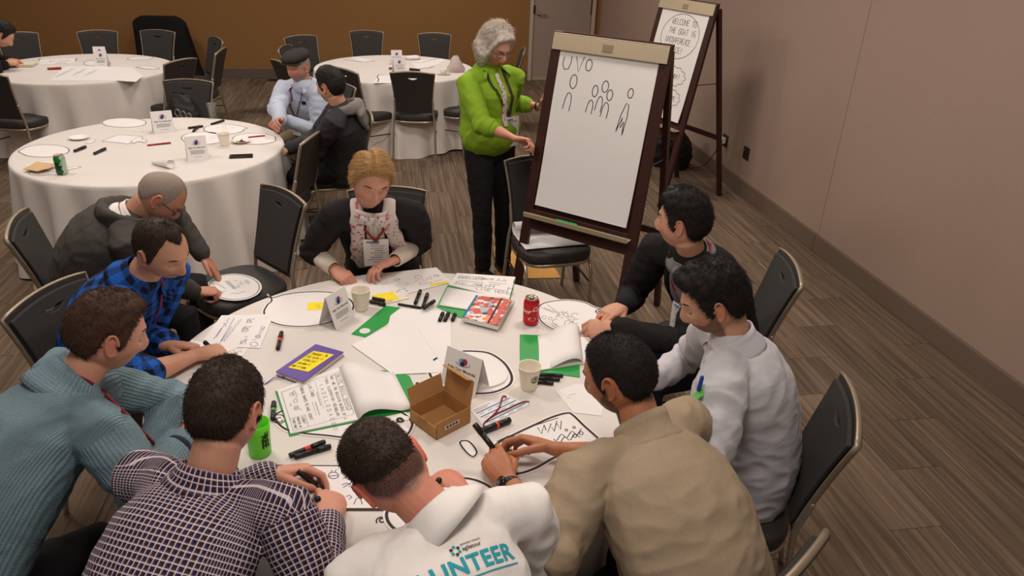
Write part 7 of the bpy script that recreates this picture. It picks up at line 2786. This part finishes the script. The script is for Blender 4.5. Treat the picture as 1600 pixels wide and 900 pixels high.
plate_px(124, 217, .068, 'empty white plate on the left half of the middle table')
plate_px(377, 222, .066, 'white plate holding a few brown nuts on the middle table', z=Zt + .003)
plate_px(66, 262, .085, 'white plate with a brown napkin on it at the left edge of the middle table', z=Zt + .002)
c = pix(377, 220, Zt + .018)
NUT = mat('brown_sweet', (120, 58, 40), .5)
rnd = random.Random(11)
gz = [(0, 0, 0), (.014, .004, 0), (-.012, .006, 0), (.004, -.012, 0), (.0, .014, 0), (.002, .002, .011), (-.028, -.006, 0), (.024, -.004, 0)]
for i, (dx, dy, dz_) in enumerate(gz):
    o = G().box((0, 0, 0), (.0105, .0105, .0105)).build('chocolate_piece', NUT, world=False, bevel=.002)
    o.location = c + V((dx, dy, dz_ - .006)); o.rotation_euler = (0, 0, rnd.uniform(0, 1.5))
    tag(o, 'small brown chocolate piece in the heap on the plate', 'sweet', 'chocolate pieces on the plate')
nk = G()
P_ = pxs([(36, 264), (58, 256), (84, 258), (78, 263), (58, 268)], Zt + .02)
nk.add([p for p in P_] + [V((p.x, p.y, p.z + .002 + .012 * (i == 1) + .010 * (i == 2))) for i, p in enumerate(P_)],
       [(4, 3, 2, 1, 0), (5, 6, 7, 8, 9)] + [(i, (i + 1) % 5, 5 + (i + 1) % 5, 5 + i) for i in range(5)])
P2 = pxs([(58, 266), (84, 259), (76, 264)], Zt + .034)
nk.add(P2 + [p + Z * .0015 for p in P2], [(2, 1, 0), (3, 4, 5), (0, 1, 4, 3), (1, 2, 5, 4), (2, 0, 3, 5)])
tag(at_origin(nk.build('paper_napkin', mat('kraft_napkin', (206, 172, 128), .85), None, False), sum(P_, V()) / 5), 'folded brown paper napkin on the plate beside the green can', 'napkin')
marker_px((116, 236), (134, 229), 'left one of two black markers lying apart on the middle table', r=.010)
marker_px((147, 240), (165, 232), 'right one of two black markers lying apart on the middle table', r=.010)
marker_px((294, 200), (317, 197), 'black marker crossing another one near the oval card, middle table', r=.009)
marker_px((302, 205), (311, 197), 'short looking black marker crossed under its neighbour, middle table', r=.009)
marker_px((330, 194), (350, 188), 'black marker with red end beside the farthest oval card, middle table', r=.009, capc=None)
pen = marker_px((388, 214.5), (414, 212), 'red pen lying on the oval card by the plate', r=.006, group='red pens')
pen2 = marker_px((230, 227), (267, 223), 'red pen alone in the centre of the middle table', r=.006, group='red pens')
pen3 = marker_px((74, 107.5), (96, 106.5), 'red marker on the far left table', r=.012, group='red pens')
pen4 = marker_px((608, 107), (618, 106), 'red marker peeking from behind the far right tent card', r=.012, group='red pens')
for p_ in (pen, pen2, pen3, pen4):
    for ch in p_.children: ch.data.materials[0] = mat('crimson_pen_plastic', (150, 36, 46), .4)
ph = pix(377, 245, Zt)
o = G().box((0, 0, .005), (.15, .075, .009)).build('phone', M['black_plastic'], world=False, bevel=.003); o.location = ph; o.rotation_euler = (0, 0, .12)
tag(o, 'black phone lying near the right edge of the middle table', 'phone')
G().box((0, 0, .0098), (.138, .066, .0006)).build('phone_screen', mat('dark_screen_glass', (26, 25, 26), .15), o, False, world=False)
# rolled paper with open end
c = pix(266, 264, Zt)
g = G()
vs, fs = [], []
for i in range(9):
    t = i / 8
    for k in range(17):
        a = -2.6 + 5.0 * k / 16
        rr = .030 * (.35 + .65 * t)
        vs.append((t * .17 - .17, rr * math.sin(a) + .01 * t, rr * (1 - math.cos(a)) + .001))
for i in range(8):
    for k in range(16):
        fs.append((i * 17 + k, i * 17 + k + 1, (i + 1) * 17 + k + 1, (i + 1) * 17 + k))
o = g.add(vs, fs).build('rolled_paper', M['paper'], world=False); o.location = c; o.rotation_euler = (0, 0, math.radians(-40))
s_ = o.modifiers.new('solid', 'SOLIDIFY'); s_.thickness = .001
tag(o, 'white sheet rolled into a cone at the near edge of the middle table', 'paper')
# clear plastic cup on the floor side chair area -> stands on the table's far rim
c = pix(333, 183.5, Zt)
o = G().lathe([(.026, 0), (.028, .002), (.038, .11), (.0395, .112), (.0365, .11), (.0265, .004), (.0005, .003)], n=32).build('plastic_cup', mat('clear_plastic', (225, 225, 222), .08, trans=.9, ior=1.2), world=False)
o.location = c
tag(o, 'clear plastic cup at the far rim of the middle table', 'cup')

# ---- far tables
bk = pix(30, 103, Zt)
fb = empty('notebook', bk, .05)
tag(fb, 'pale closed notebook in front of the half hidden person', 'notebook')
G().box((0, 0, .012), (.30, .17, .022)).build('page_block', mat('pale_pages', (214, 206, 180), .8), fb, False, .002, world=False)
G().box((0, 0, .025), (.305, .175, .003)).build('front_cover', mat('pale_cover', (224, 214, 186), .6), fb, False, .001, world=False)
sheet('paper_sheet', [(100, 104), (150, 103), (206, 105), (224, 119), (212, 128), (180, 126), (78, 126)], Zt, 'large white sheet drooping towards the near edge of the far left table')
bsh = [o for o in bpy.data.objects if o.get('label', '').startswith('large white sheet drooping')][0]
ink('lettering', [[(86 + 9 * k + 3 * j, 121 - 4 * k % 9 - 2 * j), (90 + 9 * k + 3 * j, 119 - 4 * k % 9 - 2 * j), (93 + 9 * k + 3 * j, 120 - 4 * k % 9 - 2 * j)] for k in range(7) for j in range(3)], pm(Zt + .001), UP, .006, M['ink_grey'], bsh)
ws, _ = sheet('drawing_sheet', [(60, 93), (120, 91), (116, 99), (62, 101)], Zt, 'white sheet with dark scribbles at the back of the far left table')
ink('drawing', [[(60, 95), (63, 91)], [(78, 97), (80, 95), (86, 96)], [(90, 96), (110, 95)], [(118, 95), (120, 91)], [(86, 99), (104, 98)]], pm(Zt + .001), UP, .008, M['ink_brown'], ws)
oval_px(152, 99, 22, 5, 'oval card around the tent cards on the far left table')
cutout([(198, 92), (206, 89.5), (230, 88), (240, 90), (232, 93), (206, 94)], Zt, 'outlined banner card at the far right of the far left table', .007, .003, n=3)
cutout([(212, 105), (226, 103), (238, 104), (250, 107), (244, 108), (230, 108)], Zt + .0014, 'small outlined card near the right rim of the far left table', .006, .003, n=3)
a_, _ = sheet('paper_sheet', [(548, 91), (560, 89), (585, 95), (568, 98)], Zt, 'outlined white sheet at the left of the far right table')
ink('outline', [[(536, 93), (568, 97), (585, 95)]], pm(Zt + .001), UP, .008, M['ink_brown'], a_)
a_, _ = sheet('paper_sheet', [(590, 118), (612, 117), (684, 120), (680, 128), (640, 130), (584, 130)], Zt, 'white sheet with a curved ink line at the near edge of the far right table')
ink('outline', [[(590, 128), (592, 124), (589, 120), (592, 117), (600, 117)]], pm(Zt + .001), UP, .010, M['ink_brown'], a_)
a_, _ = sheet('paper_sheet', [(640, 97), (672, 92), (700, 93), (676, 104), (652, 108)], Zt, 'white sheet with wavy ink line right of the tent cards, far right table')
ink('outline', [[(640, 97), (660, 98), (672, 94), (686, 92)], [(655, 107), (672, 106), (678, 103)]], pm(Zt + .001), UP, .009, M['ink_brown'], a_)
marker_px((640, 108), (656, 110), 'black marker right of the front tent card, far right table', r=.014)
c = pix(641, 93, Zt)
o = G()
for i in range(3):
    o.lathe([(.001, 0), (.05, .004), (.06, .02), (.04, .04), (.001, .045)], (0.03 * i, .012 * i, 0), n=14)
o = o.build('crumpled_napkin', M['paper'], world=False); o.location = c
tag(o, 'crumpled white napkin behind the tent cards on the far right table', 'napkin')
c = pix(693, 116, Zt)
cc = empty('tea_cup', c); tag(cc, 'white china cup on a saucer on the far right table', 'cup')
G().lathe([(.025, .006), (.036, .02), (.040, .06), (.038, .06), (.033, .02), (.0005, .012)], n=28).build('cup_bowl', M['white_plastic'], cc, world=False)
G().tube([(.038, 0, .05), (.058, 0, .048), (.06, 0, .03), (.038, 0, .022)], [.004] * 4, n=8).build('cup_handle', M['white_plastic'], cc, world=False)
G().lathe([(.03, 0), (.06, .004), (.075, .010), (.073, .011), (.03, .005)], n=28).build('saucer', M['white_plastic'], cc, world=False)
c = pix(712, 112, Zt)
bgm = empty('plastic_bag', c); tag(bgm, 'clear plastic bag of buns beside the woman in green, far right table', 'bag')
clear = mat('clear_bag_film', (226, 214, 214), .2, trans=.55, ior=1.1)
vs, fs = [], []
rnd = random.Random(4)
for i in range(8):
    t = i / 7
    rr = .075 * (1 - t) ** .5 * (1 - .2 * t) + .022
    for k in range(16):
        a = 2 * PI * k / 16
        j = 1 + rnd.uniform(-.22, .22)
        vs.append((rr * j * math.cos(a), rr * j * math.sin(a) * .8, .17 * t))
for i in range(7):
    for k in range(16):
        fs.append((i * 16 + k, i * 16 + (k + 1) % 16, (i + 1) * 16 + (k + 1) % 16, (i + 1) * 16 + k))
G().add(vs, fs).build('bag_film', clear, bgm, world=False)
bun = mat('pink_bun', (206, 140, 120), .6)
for dx, dy in ((-.03, 0), (.028, .012), (0, -.028)):
    G().lathe([(.001, .003), (.026, .008), (.03, .022), (.02, .036), (.001, .04)], (dx, dy, 0), n=16).build('bun', bun, bgm, world=False)

# ---- bag on the chair
ch = CH_LIST[15]; an = math.radians(ch[2]); fdir = V((math.cos(an), math.sin(an), 0)); rdir = V((math.sin(an), -math.cos(an), 0))
sb = V((ch[0], ch[1], .484)) + fdir * .20 + rdir * .03
BAGM = mat('black_nylon', (26, 25, 26), .6, noise_amt=.15, noise_scale=30)


def soft_bag(base, rd, fd, w, d, h, name, label, mt, lean=.0, seed=1, straps=True, slump=.6):
    root = empty(name, base)
    tag(root, label, 'bag')
    g = G()
    g.tube([base + Z * .02, base + Z * h * .3, base + Z * h * .65 - fd * lean * .6, base + Z * h - fd * lean], [(w * .5, d * .5), (w * .55, d * .6), (w * .48, d * .5), (w * .3, d * .25)], side=rd, n=24)
    me = evaluated(g, 'bag_body', .012, 4)
    P = arr(me)
    setco(me, P + normals(me) * (.018 * vnoise(P, 9, seed) + .010 * vnoise(P, 22, seed + 2))[:, None])
    P = arr(me); P[:, 2] = np.maximum(P[:, 2], base.z + .001); setco(me, P)
    me.name = 'bag_body'; me.materials.append(mt)
    me.polygons.foreach_set('use_smooth', [True] * len(me.polygons))
    link('bag_body', me, root, world=True)
    tp = base + Z * h - fd * lean
    G().tube([tp + rd * .06, tp + rd * .05 + Z * .05, tp - rd * .03 + Z * .055, tp - rd * .06], [(.012, .004)] * 4, side=fd, n=8).build('handle', mt, root)
    return root


bg = soft_bag(sb, rdir, fdir, .30, .17, .30, 'shoulder_bag', 'black shoulder bag with metal buckles sitting on the chair behind the middle table', BAGM, .05)
for k in range(3):
    c = sb + fdir * .10 + rdir * (-.02 - .045 * k) + Z * (.21 - .015 * k) + fdir * .02
    ring = [c + rdir * (.020 * math.cos(a)) + Z * (.030 * math.sin(a)) for a in [2 * PI * j / 14 for j in range(15)]]
    G().tube(ring, [.004] * 15, n=6, caps=False).build('buckle', M['chrome'], bg)
G().box(sb + fdir * .105 + rdir * -.11 + Z * .07, (.03, .004, .05), Matrix.Rotation(an + PI / 2, 3, 'Z')).build('luggage_tag', M['white_plastic'], bg, False)
# tall thing under black cloth at the brown wall
c0 = (pix(205, 105, .2) + pix(280, 105, .2)) / 2
cx_, cy_ = -3.02, 11.45
g = G()
hw2 = lambda t: .40 - .10 * max(0, t - .86) / .14
vs, fs = [], []
HS = .90
zs = [0.003] + [HS * q for q in (.25, .5, .75, .84, .92, .967, .99, 1.0)]
for i, z in enumerate(zs):
    t = z / HS
    wl, wr_ = .36 - .10 * max(0, (t - .9) / .1) ** 2, .46 - .16 * t - .10 * max(0, (t - .9) / .1) ** 2
    dp = .16 - .06 * t
    for k in range(40):
        a = 2 * PI * k / 40
        c, s = math.cos(a), math.sin(a)
        x = math.copysign(abs(c) ** .4, c) * (wr_ if c > 0 else wl)
        y = math.copysign(abs(s) ** .4, s) * dp
        fo = 1 + .05 * (1 - t) * math.sin(9 * a)
        vs.append((cx_ + x * fo, cy_ + y * fo, z))
for i in range(len(zs) - 1):
    for k in range(40):
        fs.append((i * 40 + k, i * 40 + (k + 1) % 40, (i + 1) * 40 + (k + 1) % 40, (i + 1) * 40 + k))
fs.append(tuple(range((len(zs) - 1) * 40, len(zs) * 40)))
o = g.add(vs, fs).build('covered_stand', plain_fabric('black_drape', (22, 21, 21), (30, 28, 28), 100, .2), world=True)
o.data.uv_layers.new(name='cloth')
at_origin(o, V((cx_, cy_, 0)))
tag(o, 'tall stand draped in black cloth against the brown wall behind a chair', 'stand')

# ---- right wall: outlet, charger and bags on the floor
for yy, zz, lab, ch_ in ((6.42, .385, 'metal wall outlet with two sockets low on the right wall', 0), (6.90, .375, 'wall outlet with a white plug in it, behind the farther easel leg', 1)):
    e = empty('wall_outlet', (WX, yy, zz)); tag(e, lab, 'outlet')
    G().box((-.004, 0, 0), (.008, .115, .115)).build('face_plate', M['dark_metal'], e, False, .002, world=False)
    for dy in (-.024, .024):
        G().box((-.009, dy, 0), (.004, .034, .07)).build('socket', M['black_plastic'], e, False, .002, world=False)
        for dz in (-.018, .018):
            G().box((-.012, dy, dz), (.002, .014, .006)).build('slot', M['chrome'], e, False, world=False)
    if ch_:
        w_ = G().box((0, 0, 0), (.05, .06, .06)).build('power_adapter', M['white_plastic'], world=False, bevel=.008)
        w_.location = (WX - .038, yy - .012, zz + .005)
        tag(w_, 'white power adapter plugged in low on the right wall', 'adapter')
        pts = smooth_loop([V((WX - .06, yy, zz - .03)), V((WX - .09, yy + .05, .20)), V((WX - .14, yy + .16, .06)), V((WX - .30, yy + .30, .012)), V((WX - .16, yy + .40, .012)), V((WX - .1, yy + .2, .1))], 6)[:26]
        cb = G().tube(pts, [.004] * len(pts), n=7).build('power_cable', M['black_plastic'])
        tag(at_origin(cb, pts[0]), 'thin black cable hanging from the wall adapter to the floor', 'cable')
soft_bag(V((2.86, 7.35, .006)), V((.6, -.8, 0)), V((-.8, -.6, 0)), .52, .34, .42, 'backpack', 'black backpack slumped on the floor behind the farther easel', BAGM, -.04, 3)
# purple crate
cr = empty('storage_crate', (2.36, 7.55, .006), math.radians(-20))
tag(cr, 'purple plastic lattice crate on the floor behind the easels', 'crate')
pur = mat('purple_plastic', (44, 32, 66), .45)
for s in (-1, 1):
    for ax_ in (0, 1):
        g = G()
        for k in range(6):
            z = .02 + .05 * k
            g.box((0, s * .16, z) if ax_ == 0 else (s * .21, 0, z), (.42, .012, .022) if ax_ == 0 else (.012, .32, .022))
        for k in range(5):
            t = -1 + .5 * k
            g.box((t * .20, s * .16, .14) if ax_ == 0 else (s * .21, t * .15, .14), (.022, .010, .28) if ax_ == 0 else (.010, .022, .28))
        g.build('lattice_wall', pur, cr, False, world=False)
G().box((0, 0, .006), (.42, .32, .010)).build('base_panel', pur, cr, False, world=False)
